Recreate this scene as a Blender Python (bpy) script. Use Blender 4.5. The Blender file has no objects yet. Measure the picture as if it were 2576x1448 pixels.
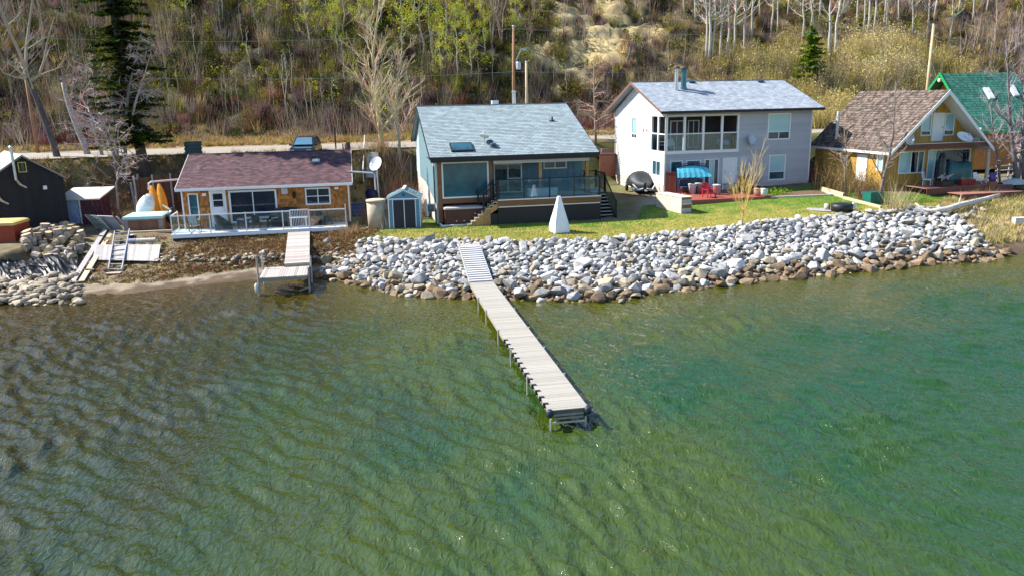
import bpy, math, random
import numpy as np
from mathutils import Vector, Matrix, noise as mnoise
rnd = random.Random(7)
rng = np.random.default_rng(11)
S = bpy.context.scene
COL = S.collection

# ------------------------------------------------------------------ camera
PITCH = math.atan(479 / 2003.6); ROLL = .02; CAMH = 10.0; FOC = 2003.6
fw = Vector((0, math.cos(PITCH), -math.sin(PITCH))); up0 = Vector((0, math.sin(PITCH), math.cos(PITCH)))
rt = Vector((1, 0, 0)) * math.cos(ROLL) - up0 * math.sin(ROLL)
upv = up0 * math.cos(ROLL) + Vector((1, 0, 0)) * math.sin(ROLL)
cd = bpy.data.cameras.new("camera"); cam = bpy.data.objects.new("camera", cd); COL.objects.link(cam)
cd.sensor_width = 36; cd.lens = FOC / 2576 * 36; cd.clip_start = .5; cd.clip_end = 2000
M = Matrix((rt, upv, -fw)).transposed().to_4x4(); M.translation = (0, 0, CAMH)
cam.matrix_world = M
S.camera = cam

# ------------------------------------------------------------------ sky, sun, exposure
SUN_DIR = Vector((-.72, .19, .70)).normalized()       # towards the sun
w = bpy.data.worlds.new("World"); S.world = w; w.use_nodes = True
nt = w.node_tree; bg = nt.nodes["Background"]
sky = nt.nodes.new("ShaderNodeTexSky"); sky.sky_type = 'NISHITA'; sky.sun_disc = False; sky.ozone_density = 4; sky.dust_density = .5; sky.air_density = 1.1
sky.sun_elevation = math.asin(SUN_DIR.z); sky.sun_rotation = math.atan2(SUN_DIR.x, SUN_DIR.y)
nt.links.new(sky.outputs[0], bg.inputs[0]); bg.inputs[1].default_value = .11
sl = bpy.data.lights.new("sun", 'SUN'); so = bpy.data.objects.new("sun", sl); COL.objects.link(so)
sl.energy = 5.0; sl.angle = math.radians(.5); sl.color = (1, .95, .86)
so.rotation_euler = SUN_DIR.to_track_quat('Z', 'Y').to_euler(); so.location = (-60, 30, 80)
vs = S.view_settings; vs.view_transform = 'Standard'; vs.look = 'None'; vs.exposure = 1.15; vs.gamma = 1
S.cycles.use_adaptive_sampling = True
S.cycles.sample_clamp_direct = 5; S.cycles.sample_clamp_indirect = 4; S.cycles.max_bounces = 6; S.cycles.transparent_max_bounces = 8; S.cycles.caustics_reflective = False; S.cycles.caustics_refractive = False

# ------------------------------------------------------------------ survey: photograph pixel -> place in the world
def ray(px, py): return fw + rt * ((px - 1288) / FOC) - upv * ((py - 724) / FOC)
def at(px, py, z):
    r = ray(px, py); return Vector((0, 0, CAMH)) + r * ((z - CAMH) / r.z)
def atY(px, py, Y):
    r = ray(px, py); return Vector((0, 0, CAMH)) + r * (Y / r.y)

# ------------------------------------------------------------------ materials
MATS = {}
def mat(name, col, rough=.7, var=.15, scale=3.0, col2=None, bump=0, bscale=20, metal=0, rand=0, spec=.4, stretch=(1, 1, 1), detail=4, attr=None, coat=0):
    if name in MATS: return MATS[name]
    m = bpy.data.materials.new(name); m.use_nodes = True; t = m.node_tree; N = t.nodes; Lk = t.links.new
    b = N["Principled BSDF"]; b.inputs["Roughness"].default_value = rough; b.inputs["Metallic"].default_value = metal
    b.inputs["Specular IOR Level"].default_value = spec
    if coat: b.inputs["Coat Weight"].default_value = coat; b.inputs["Coat Roughness"].default_value = .04
    tc = N.new("ShaderNodeTexCoord"); mp = N.new("ShaderNodeMapping"); mp.inputs["Scale"].default_value = stretch
    Lk(tc.outputs["Object"], mp.inputs["Vector"])
    nz = N.new("ShaderNodeTexNoise"); nz.inputs["Scale"].default_value = scale; nz.inputs["Detail"].default_value = detail; nz.inputs["Roughness"].default_value = .65
    Lk(mp.outputs[0], nz.inputs["Vector"])
    c2 = col2 if col2 else tuple(c * (1 - var * 2) for c in col)
    rp = N.new("ShaderNodeValToRGB"); rp.color_ramp.elements[0].position = .3; rp.color_ramp.elements[1].position = .7
    rp.color_ramp.elements[0].color = (*c2, 1); rp.color_ramp.elements[1].color = (*col, 1)
    Lk(nz.outputs[0], rp.inputs[0]); out = rp.outputs[0]
    if attr:
        a = N.new("ShaderNodeAttribute"); a.attribute_name = attr
        mx = N.new("ShaderNodeMix"); mx.data_type = 'RGBA'; mx.blend_type = 'MULTIPLY'; mx.inputs[0].default_value = 1
        Lk(a.outputs["Color"], mx.inputs[6]); Lk(out, mx.inputs[7]); out = mx.outputs[2]
    if rand:
        oi = N.new("ShaderNodeObjectInfo"); ge = N.new("ShaderNodeNewGeometry"); ad = N.new("ShaderNodeMath"); ad.operation = 'ADD'
        Lk(oi.outputs["Random"], ad.inputs[0]); Lk(ge.outputs["Random Per Island"], ad.inputs[1])
        fr = N.new("ShaderNodeMath"); fr.operation = 'FRACT'; Lk(ad.outputs[0], fr.inputs[0])
        mr = N.new("ShaderNodeMapRange"); mr.inputs[3].default_value = 1 - rand; mr.inputs[4].default_value = 1 + rand; Lk(fr.outputs[0], mr.inputs[0])
        hs = N.new("ShaderNodeHueSaturation"); Lk(out, hs.inputs["Color"]); Lk(mr.outputs[0], hs.inputs["Value"]); out = hs.outputs[0]
    Lk(out, b.inputs["Base Color"])
    if bump:
        n2 = N.new("ShaderNodeTexNoise"); n2.inputs["Scale"].default_value = bscale; n2.inputs["Detail"].default_value = 6; Lk(mp.outputs[0], n2.inputs["Vector"])
        bp = N.new("ShaderNodeBump"); bp.inputs["Strength"].default_value = bump; bp.inputs["Distance"].default_value = .05
        Lk(n2.outputs[0], bp.inputs["Height"]); Lk(bp.outputs[0], b.inputs["Normal"])
    MATS[name] = m; return m
def clear_glass(name, tint, keep=.75):
    m = bpy.data.materials.new(name); m.use_nodes = True; t = m.node_tree; N = t.nodes; N.remove(N["Principled BSDF"])
    tr = N.new("ShaderNodeBsdfTransparent"); tr.inputs[0].default_value = (*tint, 1)
    gl = N.new("ShaderNodeBsdfGlossy"); gl.inputs["Roughness"].default_value = .03; gl.inputs["Color"].default_value = (1, 1, 1, 1)
    mx = N.new("ShaderNodeMixShader"); mx.inputs[0].default_value = 1 - keep
    t.links.new(tr.outputs[0], mx.inputs[1]); t.links.new(gl.outputs[0], mx.inputs[2]); t.links.new(mx.outputs[0], N["Material Output"].inputs[0])
    return m
W_PAINT = mat("white_paint", (.8, .8, .8), .45, .04)
W_VINYL = mat("white_vinyl", (.78, .79, .8), .35, .03)
GLASS_D = mat("dark_window_glass", (.012, .018, .04), .04, .3, .6, spec=.6, bump=.12, bscale=1.3)
GLASS_T = mat("reflection_tinted_glass", (.025, .12, .16), .05, .4, .7, col2=(.01, .035, .05), spec=.6, bump=.12, bscale=1.1)  # teal base colour stands in for reflected sky and water
BLIND = mat("pale_blind_behind_glass", (.32, .56, .62), .25, .08, 1.2, spec=.5, coat=.6)
CLEAR = clear_glass("clear_railing_glass", (.88, .95, .95), .94)
CLEAR_B = clear_glass("tinted_railing_glass", (.62, .75, .80), .94)
CEDAR = mat("cedar_shake", (.50, .20, .05), .8, .2, 6, rand=.42, bump=.3, bscale=30, stretch=(1, 1, .3))
BROWN_W = mat("brown_stained_wood", (.23, .10, .04), .6, .2, 5, stretch=(.3, 3, 3), bump=.2)
TAN_W = mat("tan_cedar_wood", (.50, .27, .11), .65, .2, 6, rand=.2)
GREY_W = mat("weathered_grey_wood", (.46, .43, .42), .85, .15, 7, rand=.18, bump=.25, bscale=25)
PALE_W = mat("pale_new_lumber", (.62, .50, .33), .75, .12, 6, rand=.15)
DARK_W = mat("dark_wood", (.05, .03, .022), .7, .25, 5, rand=.3)
BLACK_M = mat("black_metal", (.012, .012, .014), .4, .1, metal=.3)
STEEL = mat("galvanised_steel", (.55, .58, .6), .35, .15, 5, metal=.8)
BLACK_P = mat("black_plastic", (.012, .013, .016), .45, .2)

# ------------------------------------------------------------------ mesh builder
class MB:
    def __init__(s): s.v = []; s.f = []; s.c = []; s.cur = (1, 1, 1)
    def add(s, vs_, fs_):
        k = len(s.v); s.v += [tuple(p) for p in vs_]
        for f in fs_: s.f.append(tuple(i + k for i in f)); s.c.append(s.cur)
        return s
    def hexa(s, p): return s.add(p, [(0, 3, 2, 1), (4, 5, 6, 7), (0, 1, 5, 4), (1, 2, 6, 5), (2, 3, 7, 6), (3, 0, 4, 7)])
    def bx(s, x0, x1, y0, y1, z0, z1):
        return s.hexa([(x0, y0, z0), (x1, y0, z0), (x1, y1, z0), (x0, y1, z0), (x0, y0, z1), (x1, y0, z1), (x1, y1, z1), (x0, y1, z1)])
    def wb(s, T, a0, a1, z0, z1, d0, d1):       # box on a wall plane: a along the wall, z up, d outward
        return s.hexa([T(a0, z0, d1), T(a1, z0, d1), T(a1, z0, d0), T(a0, z0, d0), T(a0, z1, d1), T(a1, z1, d1), T(a1, z1, d0), T(a0, z1, d0)])
    def obox(s, c, size, R=None):
        c = Vector(c); R = R or Matrix.Identity(3); h = [q / 2 for q in size]
        return s.hexa([c + R @ Vector((sx * h[0], sy * h[1], sz * h[2])) for sz in (-1, 1) for sx, sy in ((-1, -1), (1, -1), (1, 1), (-1, 1))])
    def beam(s, p0, p1, wd, ht, up=(0, 0, 1)):
        p0, p1 = Vector(p0), Vector(p1); d = (p1 - p0); L = d.length; d.normalize(); sd = d.cross(Vector(up))
        if sd.length < 1e-4: sd = d.cross(Vector((1, 0, 0)))
        sd.normalize(); u = sd.cross(d)
        R = Matrix((d, sd, u)).transposed(); return s.obox((p0 + p1) / 2, (L, wd, ht), R)
    def tube(s, pts, rad, n=6, cap=True):
        pts = [Vector(p) for p in pts]; k0 = len(s.v); nr = len(pts)
        if not hasattr(rad, '__len__'): rad = [rad] * nr
        ref = None
        for i, p in enumerate(pts):
            d = (pts[min(i + 1, nr - 1)] - pts[max(i - 1, 0)]).normalized()
            if ref is None: ref = d.orthogonal().normalized()
            ref = (ref - d * ref.dot(d)); ref = ref.normalized() if ref.length > 1e-6 else d.orthogonal().normalized()
            b = d.cross(ref)
            for j in range(n):
                a = 2 * math.pi * j / n; s.v.append(tuple(p + (ref * math.cos(a) + b * math.sin(a)) * rad[i]))
        for i in range(nr - 1):
            for j in range(n):
                a, b2 = k0 + i * n + j, k0 + i * n + (j + 1) % n
                s.f.append((a, b2, b2 + n, a + n)); s.c.append(s.cur)
        if cap:
            s.f.append(tuple(k0 + j for j in range(n))[::-1]); s.c.append(s.cur)
            s.f.append(tuple(k0 + (nr - 1) * n + j for j in range(n))); s.c.append(s.cur)
        return s
    def lathe(s, prof, c=(0, 0, 0), n=14, sx=1, sy=1, R=None):
        k0 = len(s.v); c = Vector(c); R = R or Matrix.Identity(3)
        for r, z in prof:
            for j in range(n):
                a = 2 * math.pi * j / n; s.v.append(tuple(c + R @ Vector((r * math.cos(a) * sx, r * math.sin(a) * sy, z))))
        for i in range(len(prof) - 1):
            for j in range(n):
                a, b = k0 + i * n + j, k0 + i * n + (j + 1) % n
                s.f.append((a, b, b + n, a + n)); s.c.append(s.cur)
        s.f.append(tuple(k0 + j for j in range(n))[::-1]); s.c.append(s.cur)
        s.f.append(tuple(k0 + (len(prof) - 1) * n + j for j in range(n))); s.c.append(s.cur)
        return s
    def prism(s, poly, ext):
        n = len(poly); e = Vector(ext); a = [Vector(p) for p in poly]
        return s.add(a + [p + e for p in a], [tuple(range(n))[::-1], tuple(range(n, 2 * n))] + [(i, (i + 1) % n, n + (i + 1) % n, n + i) for i in range(n)])
    def grid(s, P):      # P[i][j] points
        m, n = len(P), len(P[0]); k = len(s.v)
        for r in P: s.v += [tuple(p) for p in r]
        for i in range(m - 1):
            for j in range(n - 1):
                a = k + i * n + j; s.f.append((a, a + 1, a + n + 1, a + n)); s.c.append(s.cur)
        return s
    def mesh(s, name, m, smooth=False, col=False):
        me = bpy.data.meshes.new(name); me.from_pydata(s.v, [], s.f); me.materials.append(m)
        if smooth: me.polygons.foreach_set("use_smooth", [True] * len(me.polygons))
        if col:
            at_ = me.color_attributes.new("Col", 'FLOAT_COLOR', 'CORNER'); d = []
            for f, c in zip(s.f, s.c): d += [*c, 1.0] * len(f)
            at_.data.foreach_set("color", d)
        me.update(); return me
    def build(s, name, m, parent=None, smooth=False, col=False):
        o = bpy.data.objects.new(name, s.mesh(name, m, smooth, col)); COL.objects.link(o)
        if parent: o.parent = parent
        return o
def tag(o, label=None, cat=None, group=None, kind=None):
    if label: o["label"] = label
    if cat: o["category"] = cat
    if group: o["group"] = group
    if kind: o["kind"] = kind
    return o
def thing(name, label, cat, loc=(0, 0, 0), rz=0, group=None):
    o = bpy.data.objects.new(name, None); COL.objects.link(o); o.location = loc; o.rotation_euler = (0, 0, rz); o.empty_display_size = .2
    return tag(o, label, cat, group)
def inst(name, me, loc, rot=(0, 0, 0), sc=(1, 1, 1), parent=None):
    o = bpy.data.objects.new(name, me); COL.objects.link(o); o.location = loc; o.rotation_euler = rot; o.scale = sc
    if parent: o.parent = parent
    return o
def kids(o): return [c for c in bpy.data.objects if c.parent == o]
def copy_tree(o, loc=None, rz=None, sc=None, label=None, group=None, parent=None, children=None):
    c = o.copy(); COL.objects.link(c)
    if parent: c.parent = parent
    if loc is not None: c.location = loc
    if rz is not None: c.rotation_euler = (0, 0, rz)
    if sc is not None: c.scale = sc if hasattr(sc, '__len__') else (sc,) * 3
    if label: c["label"] = label
    if group: c["group"] = group
    for k in (children if children is not None else kids(o)): copy_tree(k, parent=c, children=kids(k))
    return c
def numesh(name, V, F, m, col=None, kind=None, smooth=False):     # V (n,3), F (m,3|4) arrays, col per vertex
    me = bpy.data.meshes.new(name); k = F.shape[1]; me.vertices.add(len(V)); me.loops.add(F.size); me.polygons.add(len(F))
    me.vertices.foreach_set("co", np.ascontiguousarray(V, dtype=np.float32).ravel()); me.loops.foreach_set("vertex_index", F.astype(np.int32).ravel())
    me.polygons.foreach_set("loop_start", np.arange(0, F.size, k, dtype=np.int32)); me.polygons.foreach_set("loop_total", np.full(len(F), k, dtype=np.int32))
    if smooth: me.polygons.foreach_set("use_smooth", np.ones(len(F), dtype=bool))
    me.materials.append(m)
    if col is not None:
        a = me.color_attributes.new("Col", 'FLOAT_COLOR', 'POINT'); c = np.ones((len(V), 4), dtype=np.float32); c[:, :3] = col; a.data.foreach_set("color", c.ravel())
    me.update(calc_edges=True); o = bpy.data.objects.new(name, me); COL.objects.link(o)
    if kind: o["kind"] = kind
    return o

# ------------------------------------------------------------------ terrain
def line(pts, z=None):
    q = [at(p[0], p[1], p[2] if len(p) > 2 else z) for p in pts]
    q.sort(key=lambda p: p.x); return np.array([p.x for p in q]), np.array([p.y for p in q]), np.array([p.z for p in q])
SHX, SHY, _ = line([(-400, 800), (-150, 785), (0, 766), (100, 752), (200, 742), (340, 737), (480, 718), (640, 703), (760, 697), (830, 700), (890, 715), (1000, 738), (1150, 750), (1300, 750), (1500, 756), (1570, 750), (1700, 730), (1900, 706), (2050, 694), (2200, 676), (2350, 662), (2450, 658), (2520, 645), (2576, 638), (2800, 625), (3200, 610)], 0)
TOX, TOY, TOZ = line([(-300, 640, 1.5), (0, 640, 1.5), (150, 600, 1.55), (300, 592, 1.5), (440, 640, .95), (640, 640, .95), (820, 612, 1.3), (900, 604, 1.5), (1000, 604, 1.6), (1150, 607, 1.6), (1290, 611, 1.6), (1500, 607, 1.6), (1600, 600, 1.62), (1700, 588, 1.7), (1800, 577, 1.75), (1870, 567, 1.8), (2000, 554, 1.87), (2100, 547, 1.95), (2200, 537, 2.05), (2300, 527, 2.1), (2385, 524, 2.2), (2470, 530, 1.9), (2576, 540, 1.7), (2900, 540, 1.7)])
FRX = np.array([-60, -34, -24, -22, -11, -9, -4.9, 6, 12, 24.5, 27.5, 36, 60.]); FRY = np.array([50, 51, 51.5, 51.5, 53.3, 52., 51, 53, 61.5, 63.5, 58, 59.5, 62]); FRZ = np.array([1.7, 1.7, 1.6, 1.35, 1.45, 1.7, 1.8, 1.9, 2.35, 2.75, 2.6, 2.65, 2.7])
def road_s(x, y): return (y - 66) - .2 * (x + 38)
def road_edge(x): return np.interp(x, [-60, -21, -20, -12.5, -11.5, -2, 5, 60], [-2.7, -2.7, -4.6, -4.6, -2.7, -2.7, -.2, -.2])
def sstep(t): t = np.clip(t, 0, 1); return t * t * (3 - 2 * t)
def fbm(x, y, sc, seed=0, oct=3):
    x = np.asarray(x, float); y = np.asarray(y, float); o = np.zeros(np.broadcast(x, y).shape); a = 1.; r = np.random.default_rng(seed)
    for k in range(oct):
        for _ in range(3):
            th = r.uniform(0, 6.28); ph = r.uniform(0, 6.28); f = 6.28 / (sc * r.uniform(.7, 1.5))
            th2 = r.uniform(0, 6.28); ph2 = r.uniform(0, 6.28)
            o = o + a / 3 * np.sin(f * (x * math.cos(th) + y * math.sin(th)) + ph + 1.3 * np.sin(.6 * f * (x * math.cos(th2) + y * math.sin(th2)) + ph2))
        a *= .5; sc *= .45
    return o
def hill(x, s):
    s = np.maximum(s, 0); b = .13 * np.minimum(s, 5) + .66 * np.maximum(s - 5, 0)
    b = np.where(s > 75, b - .5 * (s - 75), b)
    return b + fbm(x, s, 14, 3) * .9 * sstep(s / 10) + fbm(x, s, 4, 5) * .3 * sstep(s / 6)
def zg(x, y):
    x = np.asarray(x, float); y = np.asarray(y, float)
    ys = np.interp(x, SHX, SHY); yt = np.maximum(np.interp(x, TOX, TOY), ys + 1.); zt = np.interp(x, TOX, TOZ)
    yf = np.maximum(np.interp(x, FRX, FRY), yt + .5); zf = np.interp(x, FRX, FRZ); s = road_s(x, y)
    t = np.clip((y - ys) / (yt - ys), 0, 1)
    soft = sstep((-9.5 - x) / 2.5); prof = (1 - soft) * t ** .9 + soft * (.45 * np.minimum(t / .6, 1) ** .8 + .55 * sstep((t - .6) / .4))
    zb = zt * prof
    zl = zt + (zf - zt) * np.clip((y - yt) / (yf - yt), 0, 1)
    zr = zf + (6.05 - .2 * np.clip(-2.2 - s, 0, 3) - zf) * sstep((s - road_edge(x) + 3.4) / 3.3)
    z = np.where(y < ys, np.maximum(-.3 * (ys - y), -2.2), np.where(y < yt, zb, np.where(y < yf, zl, zr)))
    z = np.where((y >= yf) & (s > 6.6), 6.05 + hill(x, s - 6.6), z)
    return z
def Z(x, y): return float(zg(x, y))
def G(x, y, dz=0): return Vector((x, y, Z(x, y) + dz))
_T = np.concatenate([np.arange(20, 75, .05), np.arange(75, 190, .2)])
def gp(px, py, dz=0):        # where the sight line through a pixel of the photograph meets the terrain
    r = ray(px, py); X = r.x / r.y * _T; Y = _T; ZZ = CAMH + r.z / r.y * _T
    h = ZZ - np.maximum(zg(X, Y), 0.0); i = int(np.argmax(h < 0))
    if not h[i] < 0: i = len(_T) - 1
    return Vector((X[i], Y[i], max(Z(X[i], Y[i]), 0) + dz))
# ------------------------------------------------------------------ ground, hillside, road, water
def grid_xy(xs, ys):
    X, Y = np.meshgrid(xs, ys); n = len(xs); m = len(ys)
    i = np.arange(m - 1)[:, None] * n + np.arange(n - 1)[None, :]
    F = np.stack([i, i + 1, i + n + 1, i + n], -1).reshape(-1, 4)
    return X.ravel(), Y.ravel(), F
def lerp(a, b, t): return np.asarray(a) * (1 - t[:, None]) + np.asarray(b) * t[:, None]
GROUND_M = mat("earth", (1, 1, 1), .95, .22, 2.2, bump=.6, bscale=14, attr="Col", detail=8)
xs = np.concatenate([np.arange(-150, -48, 3), np.arange(-48, 54, .3), np.arange(54, 150, 3)]); ys = np.concatenate([np.arange(-60, 34, 4), np.arange(34, 60, .25), np.arange(60, 92, .5), np.arange(92, 130, 4)])
X, Y, F = grid_xy(xs, ys); s_ = road_s(X, Y); Zv = zg(X, Y)
ysh = np.interp(X, SHX, SHY); ytp = np.interp(X, TOX, TOY)
Zv = Zv + fbm(X, Y, 1.2, 9) * .035 * (Y > ysh - .5) * (s_ < road_edge(X) - .3) + fbm(X, Y, .7, 19) * .03 * (X < -9) * (Y < ytp) * (Y > ysh - 1)
Zv = np.where((s_ > road_edge(X) + .1) & (s_ < 6.8), Zv - .06, Zv); Zv = np.where(s_ > 6.9, Zv - .5, Zv)
c = np.tile([.17, .115, .06], (len(X), 1))
n1 = fbm(X, Y, 3, 21); n2 = fbm(X, Y, 7, 22)
c = lerp(c[0], [.12, .105, .035], sstep(n1 * .9 + .4)) if False else np.array([.15, .105, .058]) + 0 * c
t = sstep(n1 * .8 + .5); c = c * (1 - t[:, None]) + np.array([.20, .16, .075]) * t[:, None]
beach = sstep((ysh + 1.9 + n1 * .3 - Y) / .8) * (X < -9); c = c * (1 - beach[:, None]) + np.array([.31, .25, .175]) * (1 + .22 * fbm(X, Y, .9, 77)[:, None]) * beach[:, None]
wet = sstep((ysh + .95 + n1 * .45 + .35 * fbm(X, Y, .8, 78) - Y) / .3); c = c * (1 - wet[:, None]) + np.array([.13, .085, .05]) * wet[:, None]
gl = sstep(n2 + .1) * (Y > ytp) * (X > -11) * (s_ < -4); c = c * (1 - gl[:, None]) + np.array([.13, .15, .03]) * gl[:, None]
gv = sstep(1.6 - np.hypot((X - 11.0) / 1.9, (Y - 56.5) / 5.5) * 1.3); c = c * (1 - gv[:, None]) + np.array([.36, .31, .24]) * gv[:, None]
gr = sstep((s_ + 4.5) / 2) * sstep(n2 * .8 + .7) * (.35 + .65 * sstep((s_ + 3.4) / .8)); c = c * (1 - gr[:, None]) + np.array([.13, .14, .035]) * gr[:, None]
dry = sstep((X - 29.6) / 1.0) * sstep((58 - Y) / 2) * sstep((Y - ysh - 1.5) / 1); c = c * (1 - dry[:, None]) + np.array([.40, .33, .18]) * dry[:, None]
tag(numesh("ground", np.stack([X, Y, Zv], 1), F, GROUND_M, c, smooth=True), kind="structure")

HILL_M = mat("hillside_soil", (1, 1, 1), .95, .3, .8, bump=.7, bscale=5, attr="Col", detail=8)
us = np.concatenate([np.arange(-170, -60, 4), np.arange(-60, 80, .8), np.arange(80, 190, 4)]); ss = np.concatenate([np.arange(6.4, 45, .6), np.arange(45, 130, 3)])
U, Sv, F = grid_xy(us, ss); Yh = Sv + 66 + .2 * (U + 38); Zh = 6.05 + hill(U, Sv - 6.6)
# sandstone outcrop: stepped ledges pushed out of the slope
def outcrop(x, y, s):
    cx = 8.5 + (s - 20) * .35
    m = sstep(1.35 - np.hypot((x - cx) / 7.5, (s - 28) / 10) * 1.15 + .75 * fbm(x, s, 5, 31))
    return m
oc = outcrop(U, Yh, Sv)
q = Zh / 1.7 + .5 * fbm(U, Sv * 0, 7, 32) + .12 * fbm(U, Sv, 3, 34); step = np.floor(q) + sstep((q - np.floor(q)) * 3) ; Zh = Zh * (1 - oc * .85) + (step * 1.7 - .3) * oc * .85 + oc * fbm(U, Sv, 2.2, 33) * .22
n1 = fbm(U, Sv, 6, 41); n2 = fbm(U, Sv, 2.2, 42)
c = np.array([.032, .024, .014]) * np.ones((len(U), 1)); t = sstep(n1 * .9 + .45); c = c * (1 - t[:, None]) + np.array([.10, .085, .022]) * t[:, None]  # base soil darkened so the shade in brush gaps sits in its colour
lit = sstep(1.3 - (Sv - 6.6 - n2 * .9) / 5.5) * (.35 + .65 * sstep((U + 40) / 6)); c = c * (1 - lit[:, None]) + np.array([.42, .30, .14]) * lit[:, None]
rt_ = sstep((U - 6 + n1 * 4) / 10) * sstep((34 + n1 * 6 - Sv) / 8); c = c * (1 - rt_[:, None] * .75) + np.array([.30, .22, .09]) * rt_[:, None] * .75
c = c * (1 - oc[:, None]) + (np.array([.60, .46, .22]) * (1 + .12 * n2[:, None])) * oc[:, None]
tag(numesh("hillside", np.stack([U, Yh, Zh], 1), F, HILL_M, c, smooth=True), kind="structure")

ROAD_M = mat("road_gravel_asphalt", (.32, .28, .23), .9, .14, 1.5, bump=.2, bscale=30)
us = np.arange(-120, 140, 1.5); P = []
for k, s in enumerate((-.35, 0.2, 2, 4, 6.0, 6.7)):
    P.append([(x, (s if k > 1 else s + road_edge(x) + .2) + 66 + .2 * (x + 38), 6.055 + (0 if 0 < k < 5 else -.05)) for x in us])
mb = MB(); mb.grid(P); tag(mb.build("road", ROAD_M), kind="structure")

# lawn: one sheet from the top of the rock bank to the houses
LAWN_M = mat("lawn_grass", (1, 1, 1), .9, .25, 5, bump=.5, bscale=60, attr="Col", detail=8)
lx = np.arange(-9.6, 36.0, .3); V = []; n = 46
up_y = np.interp(lx, [-9.6, -8.8, -5.2, -4.6, 6.2, 7.0, 8.6, 9.5, 12.5, 15, 20, 25, 27.5, 31, 36], [49.3, 51.2, 55.5, 52.0, 52.4, 52.6, 52.8, 57.5, 58.8, 61, 62.2, 63, 57.5, 57.8, 57])
lo_y = np.interp(lx, TOX, TOY) - .3
for j in range(n):
    y = lo_y + (up_y - lo_y) * j / (n - 1); V.append(np.stack([lx, y, zg(lx, y) + .03 - .05 * (j in (0, n - 1))], 1))
V = np.concatenate(V); m_ = len(lx); i = np.arange(n - 1)[:, None] * m_ + np.arange(m_ - 1)[None, :]; F = np.stack([i, i + 1, i + m_ + 1, i + m_], -1).reshape(-1, 4)
Xl, Yl = V[:, 0], V[:, 1]; ed = Yl - np.interp(Xl, lx, lo_y); yel = np.clip(sstep(1.15 - ed / 7.5 + .38 * fbm(Xl, Yl, 2.2, 51) - .5 * sstep((Xl - 17) / 8) * sstep((ed - 1) / 3)), 0, 1)
c = np.array([.10, .215, .008]) * np.ones((len(V), 1)); c = c * (1 - yel[:, None]) + np.array([.36, .31, .055]) * yel[:, None]
c *= (1 + .12 * fbm(Xl, Yl, 1.2, 52)[:, None])
tag(numesh("lawn", V, F, LAWN_M, c, smooth=True), kind="structure")
# grass blades
def blades(name, P, hmin, hmax, wd, cols, m, spread=.35):
    k = len(P); th = rng.uniform(0, 6.28, k); h = rng.uniform(hmin, hmax, k); ln = rng.uniform(0, spread, k) * h; a2 = rng.uniform(0, 6.28, k)
    d = np.stack([np.cos(th), np.sin(th), 0 * th], 1) * wd / 2; tip = P + np.stack([np.cos(a2) * ln, np.sin(a2) * ln, h], 1)
    V = np.stack([P - d, P + d, tip], 1).reshape(-1, 3); F = np.arange(3 * k).reshape(-1, 3)
    return numesh(name, V, F, m, np.repeat(cols, 3, 0), kind="stuff")
LEAF_M = mat("blade_green", (1, 1, 1), .8, .1, 8, attr="Col")
k = 60000; ix = rng.uniform(-9.5, 35.5, k); tt = rng.uniform(0, 1, k) ** 1.3; iy = np.interp(ix, lx, lo_y) + tt * (np.interp(ix, lx, up_y) - np.interp(ix, lx, lo_y)); P = np.stack([ix, iy, zg(ix, iy) + .02], 1)
ed = tt * 7; yel = np.clip(1.2 - ed / 5 + .45 * fbm(ix, iy, 2.2, 51), 0, 1)[:, None]
cc = np.array([.10, .23, .008]) * (1 - yel) + np.array([.33, .30, .055]) * yel; cc = cc * rng.uniform(.7, 1.25, (k, 1))
blades("lawn_grass", P, .04, .10, .03, cc, LEAF_M)

# water
WM = bpy.data.materials.new("lake_water"); WM.use_nodes = True; t = WM.node_tree; N = t.nodes; Lk = t.links.new; b = N["Principled BSDF"]
b.inputs["Roughness"].default_value = .02; b.inputs["IOR"].default_value = 1.55
a = N.new("ShaderNodeAttribute"); a.attribute_name = "Col"
tc = N.new("ShaderNodeTexCoord"); mp = N.new("ShaderNodeMapping"); mp.inputs["Rotation"].default_value = (0, 0, math.radians(-38)); mp.inputs["Scale"].default_value = (1, .4, 1); Lk(tc.outputs["Object"], mp.inputs[0])
nz = N.new("ShaderNodeTexNoise"); nz.inputs["Scale"].default_value = 7; nz.inputs["Detail"].default_value = 1.5; nz.inputs["Roughness"].default_value = .5; nz.inputs["Distortion"].default_value = .8; Lk(mp.outputs[0], nz.inputs["Vector"])
bp = N.new("ShaderNodeBump"); bp.inputs["Strength"].default_value = .8; bp.inputs["Distance"].default_value = .07; Lk(nz.outputs[0], bp.inputs["Height"]); Lk(bp.outputs[0], b.inputs["Normal"])
Lk(a.outputs["Color"], b.inputs["Base Color"])
yy = [12.0]
while yy[-1] < 50: yy.append(yy[-1] + .0043 * yy[-1])
xs = np.concatenate([np.arange(-200, -38, 6), np.arange(-38, 38, .075), np.arange(38, 200, 6)]); ys = np.concatenate([np.arange(-200, 12, 6), yy, [54, 58]])
X, Y, F = grid_xy(xs, ys); amp = sstep((38 - np.abs(X)) / 4) * sstep((Y - 8) / 4) * (Y < 50); r_ = np.random.default_rng(5); Zw = np.zeros(len(X))
gust = np.clip(.7 + .45 * fbm(X, Y, 13, 61) + .25 * fbm(X, Y, 3.5, 66), .25, 1.5)
wx = X + .25 * fbm(X, Y, 5, 67, 2); wy = Y + .25 * fbm(X, Y, 5, 68, 2)
for i in range(44):
    lam = .3 + .75 * r_.random() ** 1.5 if i < 38 else r_.uniform(1.6, 3.2); th = math.radians(40) + r_.normal(0, .4); kx, ky = math.cos(th) * 6.283 / lam, math.sin(th) * 6.283 / lam
    ph = r_.uniform(0, 6.28); A = .0135 * lam if i < 38 else .006 * lam; sn = np.sin(kx * wx + ky * wy + ph)
    Zw += A * sn
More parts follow.
